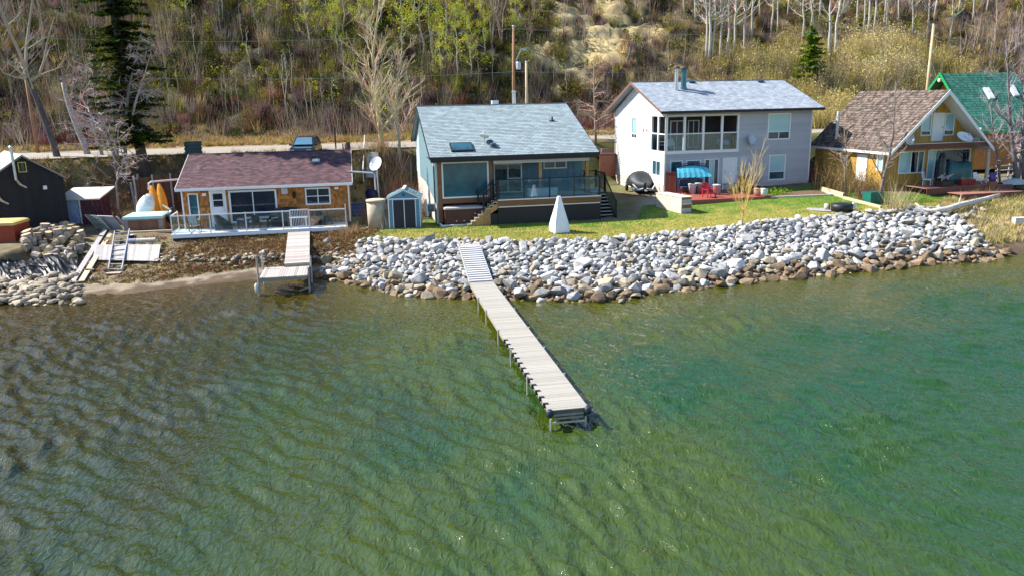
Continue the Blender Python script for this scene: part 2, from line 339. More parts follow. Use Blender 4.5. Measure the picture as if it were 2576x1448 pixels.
Zw = Zw + .9 * np.maximum(Zw, 0) ** 1.5; ysh = np.interp(X, SHX, SHY); dist = ysh - Y
Zw *= amp * gust * (.35 + .65 * sstep(dist / 7))
sh = sstep(1.05 - dist / 13 + .22 * fbm(X, Y, 6, 62)); lf = sstep((4 - X + 3 * fbm(X, Y, 8, 63)) / 22)
deep = np.array([.010, .046, .010]) * (1 - lf[:, None]) + np.array([.026, .025, .003]) * lf[:, None]
shal = np.array([.050, .052, .001]) * (1 - lf[:, None]) + np.array([.042, .026, .001]) * lf[:, None]
c = deep * (1 - sh[:, None]) + shal * sh[:, None]
yg = sstep(fbm(X, Y, 9, 64) * .5 + .45 + .4 * sstep((27 - Y) / 8)) * sstep((X + 12) / 10) * (1 - .75 * sstep((X - 5) / 8)); c = c * (1 - yg[:, None] * .5) + np.array([.058, .068, .0005]) * yg[:, None] * .5
WATER = tag(numesh("water", np.stack([X, Y, Zw], 1), F, WM, c, smooth=True), kind="structure")
# ------------------------------------------------------------------ rock bank
def rock_mesh(seed):
    import bmesh
    r = random.Random(seed * 17 + 3); bm = bmesh.new()
    for _ in range(r.choice((9, 11, 13, 15))):
        d = Vector((r.gauss(0, 1), r.gauss(0, 1), r.gauss(0, 1))).normalized(); bm.verts.new(d * r.uniform(.82, 1.12))
    for sx in (-1, 1): bm.verts.new((sx * .8, r.uniform(-.4, .4), r.uniform(-.3, .3))); bm.verts.new((r.uniform(-.4, .4), sx * .8, r.uniform(-.3, .3)))
    q = bmesh.ops.convex_hull(bm, input=bm.verts[:]); bmesh.ops.delete(bm, geom=[v for v in bm.verts if not v.link_faces], context='VERTS')
    bmesh.ops.bevel(bm, geom=bm.edges[:], offset=.05, segments=1, affect='EDGES'); bmesh.ops.triangulate(bm, faces=bm.faces[:]); bm.verts.index_update()
    V = np.array([v.co[:] for v in bm.verts]); F = np.array([[v.index for v in f.verts] for f in bm.faces]); bm.free()
    V[:, 2] *= .8; return V, F
ROCKS = [rock_mesh(i) for i in range(12)]
def rock_mat(name, c1, c2): return mat(name, c1, .85, .2, 3, col2=c2, bump=.6, bscale=9, rand=.4)
R_GREY = rock_mat("pale_grey_limestone", (.47, .46, .445), (.24, .238, .24))
R_TAN = rock_mat("tan_stained_rock", (.38, .31, .22), (.19, .16, .12))
R_WET = rock_mat("wet_brown_rock", (.25, .165, .09), (.10, .075, .05))
def rmesh(k, m, key):
    V, F = ROCKS[k]; me = bpy.data.meshes.new(key); me.from_pydata([tuple(v) for v in V], [], [tuple(f) for f in F]); me.materials.append(m); me.update(); return me
RM = {m: [rmesh(k, m, "boulder") for k in range(12)] for m in (R_GREY, R_TAN, R_WET)}
cand = []; cells = {}
def try_rock(x, y, r, z):
    c = (int(x / .5), int(y / .5))
    for i in range(-2, 3):
        for j in range(-2, 3):
            for (a, b, q) in cells.get((c[0] + i, c[1] + j), ()):
                if (a - x) ** 2 + (b - y) ** 2 < (.74 * (q + r)) ** 2: return False
    cells.setdefault(c, []).append((x, y, r)); cand.append((x, y, z, r)); return True
rr = random.Random(3)
def dock_gap(x, y):      # the ramp lies over the bank here
    return False
for pas, (r0, r1, tries) in enumerate(((.30, .48, 420), (.21, .33, 3000), (.15, .23, 12000), (.09, .15, 22000))):
    for _ in range(tries):
        x = rr.uniform(-11.3, 29.6); ys_ = float(np.interp(x, SHX, SHY)); yt_ = float(np.interp(x, TOX, TOY)); tt = rr.random()
        if pas == 0 and rr.random() < .75: tt *= .3
        if x < -9.4: tt = .15 + .55 * tt * (x + 11.6) / 2.2 if pas > 0 else tt * .5
        if x > 29: tt *= .8
        y = ys_ - .35 + tt * (yt_ + .25 - ys_ + .35); r = rr.uniform(r0, r1)
        if tt > .93: r = min(r, .36)
        try_rock(x, y, r, Z(x, y))
def on_screen(c): return c[3] / c[1]
cand.sort(key=on_screen, reverse=True)
buckets = {R_GREY: ([], [], 0), R_TAN: ([], [], 0), R_WET: ([], [], 0)}
GB = {R_GREY: ("pale grey angular boulder", "pale boulders of the rock bank"),
      R_TAN: ("tan stained angular boulder", "tan boulders of the rock bank"),
      R_WET: ("wet brown waterline boulder", "wet boulders along the waterline")}
for i, (x, y, z, r) in enumerate(cand):
    ys_ = float(np.interp(x, SHX, SHY)); yt_ = float(np.interp(x, TOX, TOY)); tt = (y - ys_) / (yt_ - ys_) + rr.gauss(0, .09)
    m = R_WET if tt < .05 + .05 * (x > 12) else (R_TAN if tt < .27 + (.5 if x < -8.8 else 0) and rr.random() < .5 or rr.random() < .07 else R_GREY)
    k = rr.randrange(12); rot = Matrix.Rotation(rr.uniform(-.5, .5), 3, 'X') @ Matrix.Rotation(rr.uniform(-.4, .4), 3, 'Y') @ Matrix.Rotation(rr.uniform(0, 6.28), 3, 'Z')
    sc = (r * rr.uniform(.95, 1.5), r * rr.uniform(.75, 1.2), r * rr.uniform(.7, 1.2)); loc = (x, y, max(z, -.15) + r * .28)
    if i < 300:
        o = inst("boulder", RM[m][k], loc, rot.to_euler(), sc); q_ = "left" if x < -3.2 else ("mid" if x < 7 else "far"); e_ = {"left": " between the small dock and the long dock", "mid": " on the sapling side of the ramp", "far": " out toward the dry point"}[q_]; tag(o, GB[m][0] + e_, "boulder", GB[m][1] + e_)
    else:
        V, F = ROCKS[k]; b = buckets[m]; off = sum(len(q) for q in b[0]); b[0].append((V * np.array(sc)) @ np.array(rot.transposed()) + np.array(loc)); b[1].append(F + off)
for m, nm in ((R_GREY, "rock_bank"), (R_TAN, "tan_rocks"), (R_WET, "shoreline_rocks")):
    b = buckets[m]
    if b[0]: numesh(nm, np.concatenate(b[0]), np.concatenate(b[1]), m, kind="stuff")
# beach stones, stony heap in front of the tarp, dry grass between the lower rocks
def stones(name, spots, m, kmin, kmax):
    Vs, Fs, off = [], [], 0
    for (x, y, r) in spots:
        V, F = ROCKS[rr.randrange(12)]; R = np.array(Matrix.Rotation(rr.uniform(0, 6.28), 3, 'Z')); V2 = (V * [r * rr.uniform(.9, 1.4), r, r * .85]) @ R.T + [x, y, max(Z(x, y), -.03) + r * .35]; Vs.append(V2); Fs.append(F + off); off += len(V)
    return numesh(name, np.concatenate(Vs), np.concatenate(Fs), m, kind="stuff")
sp = []
for _ in range(340):
    p = gp(rr.uniform(-30, 205), rr.uniform(690, 768)); sp.append((p.x, p.y, rr.choice([.08, .11, .15, .2, .27, .36])))
stones("shore_stones", sp, R_TAN, 0, 1)
sp = []
for _ in range(260):
    px = rr.uniform(380, 860); p = gp(px, rr.gauss(655 - .02 * (px - 380), 9)); sp.append((p.x, p.y, rr.choice([.05, .07, .1, .14, .2])))
stones("bank_stones", sp, R_TAN, 0, 1)
for px, py, r in [(225, 685, .28), (237, 703, .2), (268, 682, .22), (205, 690, .2), (822, 610, .3), (872, 668, .3), (600, 650, .18), (660, 640, .2), (538, 655, .17)]:
    p = gp(px, py); o = inst("boulder", RM[R_TAN if px < 500 else R_GREY][rr.randrange(12)], (p.x, p.y, p.z + r * .4), (0, 0, rr.uniform(0, 6)), (r * 1.2, r, r))
    tag(o, "rounded stone lying loose on the beach bank", "stone", "loose stones on the beach bank")

# ------------------------------------------------------------------ long dock
DOCK_M = mat("pale_dock_board", (.385, .36, .315), .85, .18, 6, rand=.11, bump=.15, bscale=30, stretch=(.4, 3, 1))
DOCK_F = mat("dock_frame_wood", (.34, .30, .24), .8, .2, 5)
A0 = at(1431, 1027, .62); A1 = at(1210, 708, .62); dv = (A1 - A0); dv.z = 0; DL = dv.length; dv.normalize(); ang = math.atan2(dv.y, dv.x) - math.pi / 2
dock = thing("dock", "long straight pale plank dock reaching out from the rock bank into the lake", "dock", (A0.x, A0.y, 0), ang)
DW = 1.25; pl = MB().bx(-.5, .5, -.5, .5, -.5, .5).mesh("plank", DOCK_M); n = int(DL / .146); st = DL / n
for i in range(n):
    o = inst("plank", pl, (rr.uniform(-.002, .002), st * (i + .5), .60 + rr.uniform(-.002, .002)), (0, 0, 0), (DW, st - .009, .035), dock)
mb = MB()
for x in (-DW / 2 + .03, DW / 2 - .03): mb.bx(x - .022, x + .022, .02, DL, .42, .578)
for k in range(7): mb.bx(-DW / 2 + .06, DW / 2 - .06, max(.03, DL * k / 6 - .05), DL * k / 6 + .03 if k < 6 else DL - .01, .44, .575)
mb.build("frame", DOCK_F, dock)
ALU = mat("aluminium_post", (.72, .70, .66), .4, .15, 5, metal=.5)
for k, yk in enumerate((.12, 3.1, 6.2, 9.0, 12.2, 14.6)):
    if yk > DL: continue
    for x in (-DW / 2 - .035, DW / 2 + .035):
        MB().tube([(x if k else x * .85, yk - (.05 if not k else 0), -1.4), (x if k else x * .85, yk - (.05 if not k else 0), .30 if k == 0 else .66)], .032, 8).build("post", ALU, dock)
MB().beam((-DW / 2 * .9, .07, .16), (DW / 2 * .9, .07, .16), .04, .06).build("crossbar", ALU, dock)
for z in (.34, .45): MB().bx(-DW / 2 + .16, DW / 2 - .16, -.03, .02, z - .035, z + .03).build("end_board", DOCK_F, dock)
RUB = mat("dark_rubber", (.02, .028, .045), .5, .2, 4)
for sx in (-1, 1):
    b = MB(); b.lathe([(.07, .40), (.11, .43), (.12, .5), (.11, .6), (.07, .64)], (sx * (DW / 2 - .02), .0, 0), 12); b.build("corner_bumper", RUB, dock, smooth=True)
bmm = MB().bx(-.06, .02, -.05, .05, -.10, .03).bx(-.06, .11, -.035, .035, .03, .055).mesh("side_bumper", RUB)
for i in range(13): inst("side_bumper", bmm, (-DW / 2 - .01, .55 + i * .58, .60), parent=dock)
# ribbed ramp up the bank
B0 = at(1210, 707, .66); B1 = at(1179, 613, 1.78); d = B1 - B0; rl = math.hypot(d.x, d.y); ra = math.atan2(d.y, d.x) - math.pi / 2; sl_ = math.atan2(d.z, rl); RL = d.length
ramp = thing("ramp", "ribbed gangway sloping from the dock up over the boulders to the lawn", "ramp", tuple(B0), ra)
RAMP_M = mat("ramp_sheet", (.40, .36, .35), .7, .1, 5); R3 = Matrix.Rotation(sl_, 3, 'X')
def rp(y, z=0): q = R3 @ Vector((0, y, z)); return q
mb = MB()
mb.obox(rp(RL / 2, -.05), (1.16, RL, .06), R3); mb.build("deck_sheet", RAMP_M, ramp)
for sx in (-.6, .6): mb = MB(); mb.obox(rp(RL / 2, -.06) + Vector((sx, 0, 0)), (.05, RL, .14), R3); mb.build("side_rail", ALU, ramp)
RIB = mat("ramp_rib", (.56, .55, .56), .6, .06, 5, rand=.06)
me = MB().bx(-.56, .56, -.06, .06, -.022, .03).mesh("rib", RIB); nr = 17
for i in range(nr): q = rp(.08 + i * (RL - .3) / nr); inst("rib", me, tuple(q), (sl_, 0, 0), parent=ramp)
q = at(1181, 605, 1.86); b = MB(); b.bx(-.62, .55, -.1, .75, -.05, .05); o = b.build("concrete_slab", mat("pale_concrete", (.62, .55, .50), .85, .08, 3)); o.location = (q.x, q.y, Z(q.x, q.y) + .12); o.rotation_euler = (0, 0, ra + .1)
tag(o, "flat pale concrete slab at the head of the ramp", "slab")

# ------------------------------------------------------------------ small fixed dock on the beach (platform and gangway)
D0 = at(652, 699, .95); D1 = at(772, 692, .95); v = D1 - D0; wd = math.hypot(v.x, v.y); sa = math.atan2(v.y, v.x)
sd = thing("small_dock", "short weathered wooden dock platform on posts over the muddy beach", "dock", (D0.x, D0.y, 0), sa); dep = 2.7
GP = mat("grey_platform_board", (.43, .385, .35), .85, .15, 6, rand=.22, bump=.2)
me = MB().bx(-.5, .5, -.5, .5, -.5, .5).mesh("plank", GP); n = 18
for i in range(n): inst("plank", me, ((i + .5) * wd / n, dep / 2, .93), (0, 0, 0), (wd / n - .016, dep + rr.uniform(-.05, .05), .04), sd)
b = MB(); b.bx(0, wd, -.03, .02, .74, .9); b.bx(0, wd, dep - .05, dep, .76, .9); b.bx(0, .05, .03, dep - .06, .76, .9); b.bx(wd - .05, wd, .03, dep - .06, .76, .9); b.build("frame", DOCK_F, sd)
for x, y, h in ((-.07, .1, 2.15), (wd + .07, .1, 1.35), (wd + .07, dep - .2, 1.5), (-.07, dep - .2, 1.9)): MB().tube([(x, y, -.9), (x + .02, y, h)], .05, 8).build("post", GREY_W, sd)
MB().tube([(wd + .05, .1, .25), (wd - .5, .6, .0)], .03, 6).build("brace", GREY_W, sd)
b = MB(); b.lathe([(.02, -.42), (.09, -.38), (.10, 0.), (.06, .08), (.03, .12)], (-.18, -.02, .55), 12); o = b.build("jug_float", mat("white_jug", (.8, .78, .72), .4), sd, smooth=True)
# gangway from cottage deck to platform
g0 = at(747, 662, 1.12); g1 = at(752, 584, 1.66); d = g1 - g0; gl = d.length; R3 = Matrix.Rotation(math.atan2(d.z, math.hypot(d.x, d.y)), 3, 'X'); ga = math.atan2(d.y, d.x) - math.pi / 2
gw = thing("gangway", "weathered plank gangway leading from the white deck down to the small dock", "gangway", tuple(g0), ga)
n = 30
for i in range(n):
    q = R3 @ Vector((0, gl * (i + .5) / n, 0)); inst("plank", me, tuple(q), (math.atan2(d.z, math.hypot(d.x, d.y)), 0, 0), (1.38, gl / n - .014, .04), gw)
b = MB()
for sx in (-.6, .6): b.obox(R3 @ Vector((sx, gl / 2, -.12)), (.05, gl, .17), R3)
b.bx(-.69, .69, -.05, .0, -.16, -.025); b.build("frame", DOCK_F, gw)
# ------------------------------------------------------------------ house building kit
def Tf(v=0): return lambda a, z, d: (a, v - d, z)              # front wall (faces -v)
def Tl(u=0): return lambda a, z, d: (u - d, a, z)              # wall facing -u
def Tr(u): return lambda a, z, d: (u + d, a, z)                # wall facing +u
def Tb(v): return lambda a, z, d: (a, v + d, z)
def wall(mb, T, a0, a1, z0, z1, openings, d0, d1):
    A = sorted({a0, a1, *[min(max(q, a0), a1) for o in openings for q in o[:2]]}); Zs = sorted({z0, z1, *[min(max(q, z0), z1) for o in openings for q in o[2:4]]})
    for i in range(len(A) - 1):
        for j in range(len(Zs) - 1):
            am, zm = (A[i] + A[i + 1]) / 2, (Zs[j] + Zs[j + 1]) / 2
            if any(o[0] < am < o[1] and o[2] < zm < o[3] for o in openings): continue
            mb.wb(T, A[i], A[i + 1], Zs[j], Zs[j + 1], d0, d1)
    return mb
def spans(a0, a1, z0, z1, ops):
    segs = [(a0, a1)]
    for o in ops:
        if o[2] < (z0 + z1) / 2 < o[3]:
            ns = []
            for s0, s1 in segs:
                if o[1] <= s0 or o[0] >= s1: ns.append((s0, s1)); continue
                if o[0] > s0: ns.append((s0, o[0]))
                if o[1] < s1: ns.append((o[1], s1))
            segs = ns
    return [s for s in segs if s[1] - s[0] > .02]
def window(par, T, a0, a1, z0, z1, vb=(), hb=(), frame=W_VINYL, glass=GLASS_D, fw_=.08, d=.05, name="window", label=None, panes=None):
    """frame bars proud of the wall, and one pane per light behind them; vb/hb are bar positions; panes maps light index to glass"""
    b = MB(); b.wb(T, a0, a1, z0, z0 + fw_, -.04, d); b.wb(T, a0, a1, z1 - fw_, z1, -.04, d)
    b.wb(T, a0, a0 + fw_, z0 + fw_, z1 - fw_, -.04, d - .003); b.wb(T, a1 - fw_, a1, z0 + fw_, z1 - fw_, -.04, d - .003)
    for q in vb:
        q = q if isinstance(q, tuple) else (q, z0 + fw_, z1 - fw_)
        b.wb(T, q[0] - .03, q[0] + .03, q[1], q[2], -.03, d - .01)
    for q in hb:
        q = q if isinstance(q, tuple) else (q, a0 + fw_, a1 - fw_)
        b.wb(T, q[1], q[2], q[0] - .025, q[0] + .025, -.03, d - .014)
    o = b.build(name, frame, par)
    if label: o["label"] = label
    A = [a0 + fw_] + sorted(q if not isinstance(q, tuple) else q[0] for q in vb) + [a1 - fw_]; Hh = [z0 + fw_] + sorted(q if not isinstance(q, tuple) else q[0] for q in hb) + [z1 - fw_]
    k = 0
    for i in range(len(A) - 1):
        for j in range(len(Hh) - 1):
            g = glass if panes is None else panes[k % len(panes)]; k += 1
            p = MB(); p.wb(T, A[i], A[i + 1], Hh[j], Hh[j + 1], -.025 - .0004 * k, -.012 - .0004 * k); p.build("pane", g, o)
    return o
def shingles(par, m, O, U, Vv, nu, nv, t=.014, limit=300, near_first=True, jitter=.5, name="shingle", keep=None, wvar=0):
    """courses of shingles on a roof plane: O eave corner, U along the eave, Vv up the slope; nearest ones are parts, the rest one part of kind stuff"""
    O, U, Vv = Vector(O), Vector(U), Vector(Vv); un, vn = U.normalized(), Vv.normalized(); nn = un.cross(vn)
    if nn.z < 0: nn = -nn
    su, sv = U.length / nu, Vv.length / nv; L = []; r = random.Random(int(su * 1e4) + nv)
    for j in range(nv):
        a = -((j % 2) * jitter + (r.random() * .6 if wvar else 0)) * su
        while a < U.length:
            wd_ = su * (1 + r.uniform(-wvar, wvar)); a0, a1 = max(a, 0), min(a + wd_, U.length)
            a += wd_
            if a1 - a0 < .03: continue
            if keep and not keep((a0 + a1) / 2, (j + .5) * sv): continue
            L.append((a0, a1, j))
    def corners(a0, a1, j, t=t):
        tt = t * (1 + (r.uniform(-.4, .7) if wvar else 0)); e = .022 if not wvar else .02
        b0, b1 = j * sv - (r.uniform(0, .03) if wvar else 0), (j + 1) * sv + .02
        f = lambda a, b, h: O + un * a + vn * b + nn * h
        lo = .003
        return [f(a0 + e / 2, b0, lo), f(a1 - e / 2, b0, lo), f(a1 - e / 2, b1, lo), f(a0 + e / 2, b1, lo), f(a0 + e / 2, b0, tt + lo + .004), f(a1 - e / 2, b0, tt + lo + .004), f(a1 - e / 2, b1, lo + .002), f(a0 + e / 2, b1, lo + .002)]
    L.sort(key=lambda q: q[2]) if near_first else None
    if not wvar:
        full = MB().hexa(corners(0, su, 0)); rest = MB(); base = None; cnt = 0
        fm = full.mesh(name, m)
        for a0, a1, j in L:
            if cnt < limit and a1 - a0 > su * .98:
                inst(name, fm, tuple(un * a0 + vn * (j * sv)), parent=par); cnt += 1
            else: rest.hexa(corners(a0, a1, j))
    else:
        rest = MB(); cnt = 0
        for a0, a1, j in L:
            if cnt < limit: MB().hexa(corners(a0, a1, j)).build(name, m, par); cnt += 1
            else: rest.hexa(corners(a0, a1, j))
    if rest.f: o = rest.build(name + "_courses", m, par); o["kind"] = "stuff"
def tabs(par, m, T, a0, a1, z0, z1, ops, h, wmin, wmax, limit, name="shake", t=.022):
    r = random.Random(int(a1 * 100)); rest = MB(); cnt = 0; n = max(1, round((z1 - z0) / h)); h = (z1 - z0) / n; L = []
    for j in range(n):
        for s0, s1 in spans(a0, a1, z0 + j * h, z0 + (j + 1) * h, ops):
            a = s0
            while a < s1 - .01:
                b = min(a + r.uniform(wmin, wmax), s1); b = s1 if s1 - b < .05 else b
                L.append((a, b, z0 + j * h + r.uniform(-.012, .006), z0 + (j + 1) * h + .01, t * r.uniform(.7, 1.3))); a = b
    r.shuffle(L)
    for a, b, za, zb, tt in L:
        p = [T(a + .004, za, tt + .012), T(b - .004, za, tt + .012), T(b - .004, za, .002), T(a + .004, za, .002), T(a + .004, zb, .008), T(b - .004, zb, .008), T(b - .004, zb, .002), T(a + .004, zb, .002)]
        if cnt < limit: MB().hexa(p).build(name, m, par); cnt += 1
        else: rest.hexa(p)
    if rest.f: rest.build(name + "_courses", m, par)["kind"] = "stuff"
def laps(par, m, T, a0, a1, z0, z1, ops, h, name="siding_board", clip=None):
    n = max(1, round((z1 - z0) / h)); h = (z1 - z0) / n
    for j in range(n):
        za, zb = z0 + j * h, z0 + (j + 1) * h; q0, q1 = clip(zb) if clip else (a0, a1)
        if q1 - q0 < .1: continue
        for s0, s1 in spans(q0, q1, za, zb, ops):
            MB().hexa([T(s0, za, .05), T(s1, za, .05), T(s1, za, .003), T(s0, za, .003), T(s0, zb, .007), T(s1, zb, .007), T(s1, zb, .003), T(s0, zb, .003)]).build(name, m, par)
def lathed(name, prof, m, par, c=(0, 0, 0), n=14, R=None, sx=1, sy=1): return MB().lathe(prof, c, n, sx, sy, R).build(name, m, par, smooth=True)

# ------------------------------------------------------------------ COTTAGE with maroon roof and cedar shakes
co = thing("cottage", "small cedar shake cottage with a maroon shingle roof and white trim", "cottage", (-22.06, 53.46, 0), .184)
ops = [(.41, 1.07, 2.35, 4.13), (1.8, 2.86, 1.78, 4.28), (3.03, 6.17, 2.0, 4.21), (8.07, 9.78, 3.02, 4.2)]
b = MB(); wall(b, Tf(), 0, 11.06, 1.75, 4.52, ops, -.2, 0); wall(b, Tl(), .2, 7.2, 1.75, 4.52, [], -.2, -.002); wall(b, Tr(11.06), .2, 7.2, 1.75, 4.52, [], -.2, -.002); wall(b, Tb(7.2), .2, 10.86, 1.75, 4.52, [], -.2, -.002)
for u in (.01, 11.05): b.prism([(u, -.0, 4.53), (u, 7.2, 4.53), (u, 5.17, 6.22), ], (-.15 if u > 5 else .15, 0, 0))
b.build("wall", CEDAR, co); MB().bx(.22, 10.84, .25, 7.1, 1.76, 1.8).build("floor_slab", DARK_W, co)
tabs(co, CEDAR, Tf(), .1, 10.96, 1.78, 4.48, ops, .195, .10, .21, 300)
zsl = (6.414 - 4.51) / (5.173 + .431)
MAROON = mat("maroon_shingle", (.125, .064, .062), .9, .2, 1.4, col2=(.07, .034, .05), rand=.45)
b = MB(); x0, x1 = -.24, 11.3
b.prism([(x0, -.45, 4.40), (x0, 5.17, 6.31), (x0, 7.5, 4.40), (x0, 7.5, 4.50), (x0, 5.17, 6.41), (x0, -.45, 4.50)], (x1 - x0, 0, 0)); roof = b.build("roof", MAROON, co)
shingles(roof, MAROON, (x0, -.46, 4.505), (x1 - x0, 0, 0), (0, 5.63, 1.912), 38, 27)
b = MB(); b.bx(x0, x1, 5.05, 5.30, 6.415, 6.44); b.build("ridge_cap", MAROON, co)
b = MB(); b.bx(x0 - .02, x1 + .02, -.55, -.455, 4.33, 4.50); b.bx(x0 - .02, x1 + .02, -.455, -.1, 4.36, 4.39); b.build("gutter", W_PAINT, co)
for x in (x0 - .03, x1 + .005): b = MB(); b.prism([(x, -.45, 4.34), (x, 5.17, 6.25), (x, 5.17, 6.42), (x, -.45, 4.515)], (.025, 0, 0)); b.build("barge_board", W_PAINT, co)
b = MB(); b.bx(.0, .1, -.05, .0, 1.75, 4.36); b.build("corner_board", W_PAINT, co); b = MB(); b.bx(10.96, 11.06, -.05, .0, 1.75, 4.36); b.build("corner_board", W_PAINT, co)
window(co, Tf(), .41, 1.07, 2.35, 4.13, glass=GLASS_T, label="narrow tall window with reflected sky coloured into its glass")
o = window(co, Tf(), 3.03, 6.17, 2.0, 4.21, vb=(4.6,), fw_=.12, name="patio_door", label="wide sliding glass patio door")
window(co, Tf(), 8.07, 9.78, 3.02, 4.2, vb=(8.92,), hb=((3.62, 8.15, 9.7),), fw_=.1)
b = MB(); b.bx(1.8, 2.86, -.02, .06, 1.78, 4.30); b.bx(1.8, 1.93, -.07, -.02, 1.78, 4.3); b.bx(2.74, 2.86, -.07, -.02, 1.78, 4.3); b.bx(1.93, 2.74, -.07, -.02, 4.16, 4.3); dr = b.build("door", W_PAINT, co)
b = MB(); b.bx(2.02, 2.64, -.03, -.022, 3.16, 4.05); b.build("pane", GLASS_D, dr); b = MB(); b.bx(2.0, 2.66, -.045, -.03, 3.58, 3.63); b.build("glazing_bar", W_PAINT, dr)
for z in (2.9, 3.08): lathed("handle", [(.03, 0), (.03, .05)], STEEL, dr, (2.68, -.02, z), 8, Matrix.Rotation(math.pi / 2, 3, 'X'))
for u0, u1, z0, z1 in ((1.35, 1.61, 3.93, 4.12), (10.08, 10.34, 4.04, 4.2)): b = MB(); b.bx(u0, u1, -.10, -.03, z0, z1); b.build("vent_cover", W_PAINT, co)
b = MB(); b.bx(6.56, 6.9, -.14, -.03, 3.9, 4.24); b.bx(6.53, 6.93, -.17, -.145, 3.87, 4.27); b.build("vent_hood", mat("grey_vent", (.55, .57, .6), .5), co)
b = MB(); b.lathe([(.03, 3.55), (.10, 3.6), (.12, 3.86), (.13, 3.88), (.05, 3.98), (.01, 4.02)], (7.36, -.18, 0), 8); b.bx(7.33, 7.39, -.15, -.02, 3.78, 3.83); b.build("lantern", BLACK_M, co)
# roof fittings
def roof_pt(u, v, z0, sl, v0): return (u, v, z0 + sl * (v - v0))
p = roof_pt(8.8, 3.3, 4.51, zsl, -.43)
b = MB(); b.obox((p[0], p[1], p[2] + .03), (.56, .56, .03), Matrix.Rotation(math.atan(zsl), 3, 'X')); b.lathe([(.2, -.1), (.16, .16)], (p[0], p[1], p[2] + .03), 12); tv = b.build("roof_turbine", STEEL, co)
b = MB()
for k in range(12):
    a = k * math.pi / 6; pts = [(p[0] + math.cos(a + t_ * .5) * r_, p[1] + math.sin(a + t_ * .5) * r_, p[2] + z_) for t_, r_, z_ in ((0, .15, .19), (.3, .23, .27), (.6, .23, .36), (1, .12, .45))]; b.tube(pts, .03, 4)
b.lathe([(.13, .2), (.14, .3), (.1, .42), (.02, .46)], (p[0], p[1], p[2]), 10); b.build("turbine_vane", mat("dark_vane", (.10, .10, .11), .4, metal=.6), tv)
p = roof_pt(.85, 2.6, 4.51, zsl, -.43); b = MB(); b.lathe([(.09, -.1), (.05, .03), (.045, .28)], p, 8); b.build("vent_pipe", STEEL, co)
# deck: a thing the house stands behind
dk = thing("deck", "narrow white painted deck running along the front of the cedar cottage", "deck", (-22.06, 53.46, 0), .184)
me = MB().bx(-.5, .5, -.5, .5, -.5, .5).mesh("deck_board", mat("white_deck_board", (.74, .74, .76), .6, .05, 5, rand=.04))
for i in range(15): inst("deck_board", me, (5.22, -2.2 + .15 * (i + .5), 1.73), (0, 0, 0), (11.2, .14, .035), dk)
b = MB(); b.bx(-.42, 10.86, -2.28, -2.21, 1.5, 1.735); b.bx(-.42, -.36, -2.2, -.06, 1.5, 1.735); b.build("rim_board", W_PAINT, dk)
b = MB(); b.bx(-.34, 10.78, -2.19, -2.1, .95, 1.5); b.bx(-.34, 10.78, -1.2, -1.1, .9, 1.5); b.build("skirt_or_shade", mat("under_deck_shade", (.03, .03, .045), .7, .3, 3), dk)  # near-black strips stand in for the shaded gap under the deck
for u in (0, 2.6, 5.2, 7.8, 10.5): b = MB(); b.bx(u - .06, u + .06, -2.09, -1.95, .5, 1.5); b.build("post", DARK_W, dk)
# its railing: white posts, top rail, clear panels, and the barred gate
T = Tf(-2.15)
for u in (-.34, 2.05, 4.3, 6.65, 7.13, 8.36, 10.76):
    b = MB(); b.wb(T, u - .035, u + .035, 1.75, 3.0 if u < 10.7 else 3.25, -.035, .035); b.build("railing_post", W_VINYL, dk)
for a, c_ in ((-.3, 2.01), (2.09, 4.26), (4.34, 6.61), (6.69, 7.09), (8.40, 10.72)):
    b = MB(); b.wb(T, a, c_, 2.90, 2.97, -.03, .03); b.wb(T, a, c_, 1.82, 1.87, -.02, .02); b.build("rail", W_VINYL, dk)
    b = MB(); b.wb(T, a, c_, 1.88, 2.89, -.006, .006); b.build("glass_panel", CLEAR, dk)
b = MB(); b.bx(-.37, -.31, -2.1, -.1, 2.9, 2.97); b.bx(-.36, -.32, -2.1, -.1, 1.82, 1.87); b.bx(-.375, -.305, -.14, -.07, 1.75, 3.0); b.build("rail", W_VINYL, dk)
b = MB(); b.bx(-.345, -.335, -2.1, -.15, 1.88, 2.89); b.build("glass_panel", CLEAR, dk)
b = MB(); b.wb(T, 7.17, 8.32, 2.96, 3.03, -.025, .025); b.wb(T, 7.17, 8.32, 1.84, 1.9, -.025, .025); gate = b.build("gate", W_VINYL, dk)
me = MB().bx(-.016, .016, -.016, .016, 1.9, 2.96).mesh("baluster", W_VINYL)
for i in range(11): inst("baluster", me, (7.22 + i * .105, -2.15, 0), parent=gate)

# ------------------------------------------------------------------ BLUE HOUSE
BLUE = mat("shaded_teal_siding", (.105, .195, .25), .6, .08, 2)  # dark copy of the siding, porch shade put into its colour
LTEAL = mat("sunlit_teal_siding", (.46, .60, .62), .6, .06, 2)  # light copy of the same siding, sunlight put into its colour
bh = thing("blue_house", "teal blue house with grey shingle roof, glass sunroom and raised veranda", "house", (-4.91, 52.5, 0), .194)
D = 14.4; RY = 7.94; RZ = 9.48; ze = 6.30; sb = (RZ - ze) / (RY + .53)
def rz(v): return ze + sb * (v + .53) if v < RY else RZ - (v - RY) * .40
b = MB(); b.prism([(.0, .0, 3.25), (.0, 0, rz(0) - .14), (0, RY, RZ - .14), (0, D, rz(D) - .14), (0, D, 4.2), (0, 6.5, 4.0)], (.16, 0, 0)); b.build("wall", LTEAL, bh)
b = MB(); b.prism([(0.03, .05, 1.9), (0.03, .05, 3.25), (.03, 6.5, 3.99), (.03, D, 4.2), (.03, D, 1.9)], (.2, 0, 0)); b.build("foundation", mat("foundation_concrete", (.50, .47, .42), .9, .12, 2), bh)
for i in range(27):
    v = .1 + i * .42; b = MB(); b.bx(-.035, -.003, v, v + .06, 3.3 + min(v / 6.5, 1) * .75, rz(v) - .16); b.build("batten", LTEAL, bh)
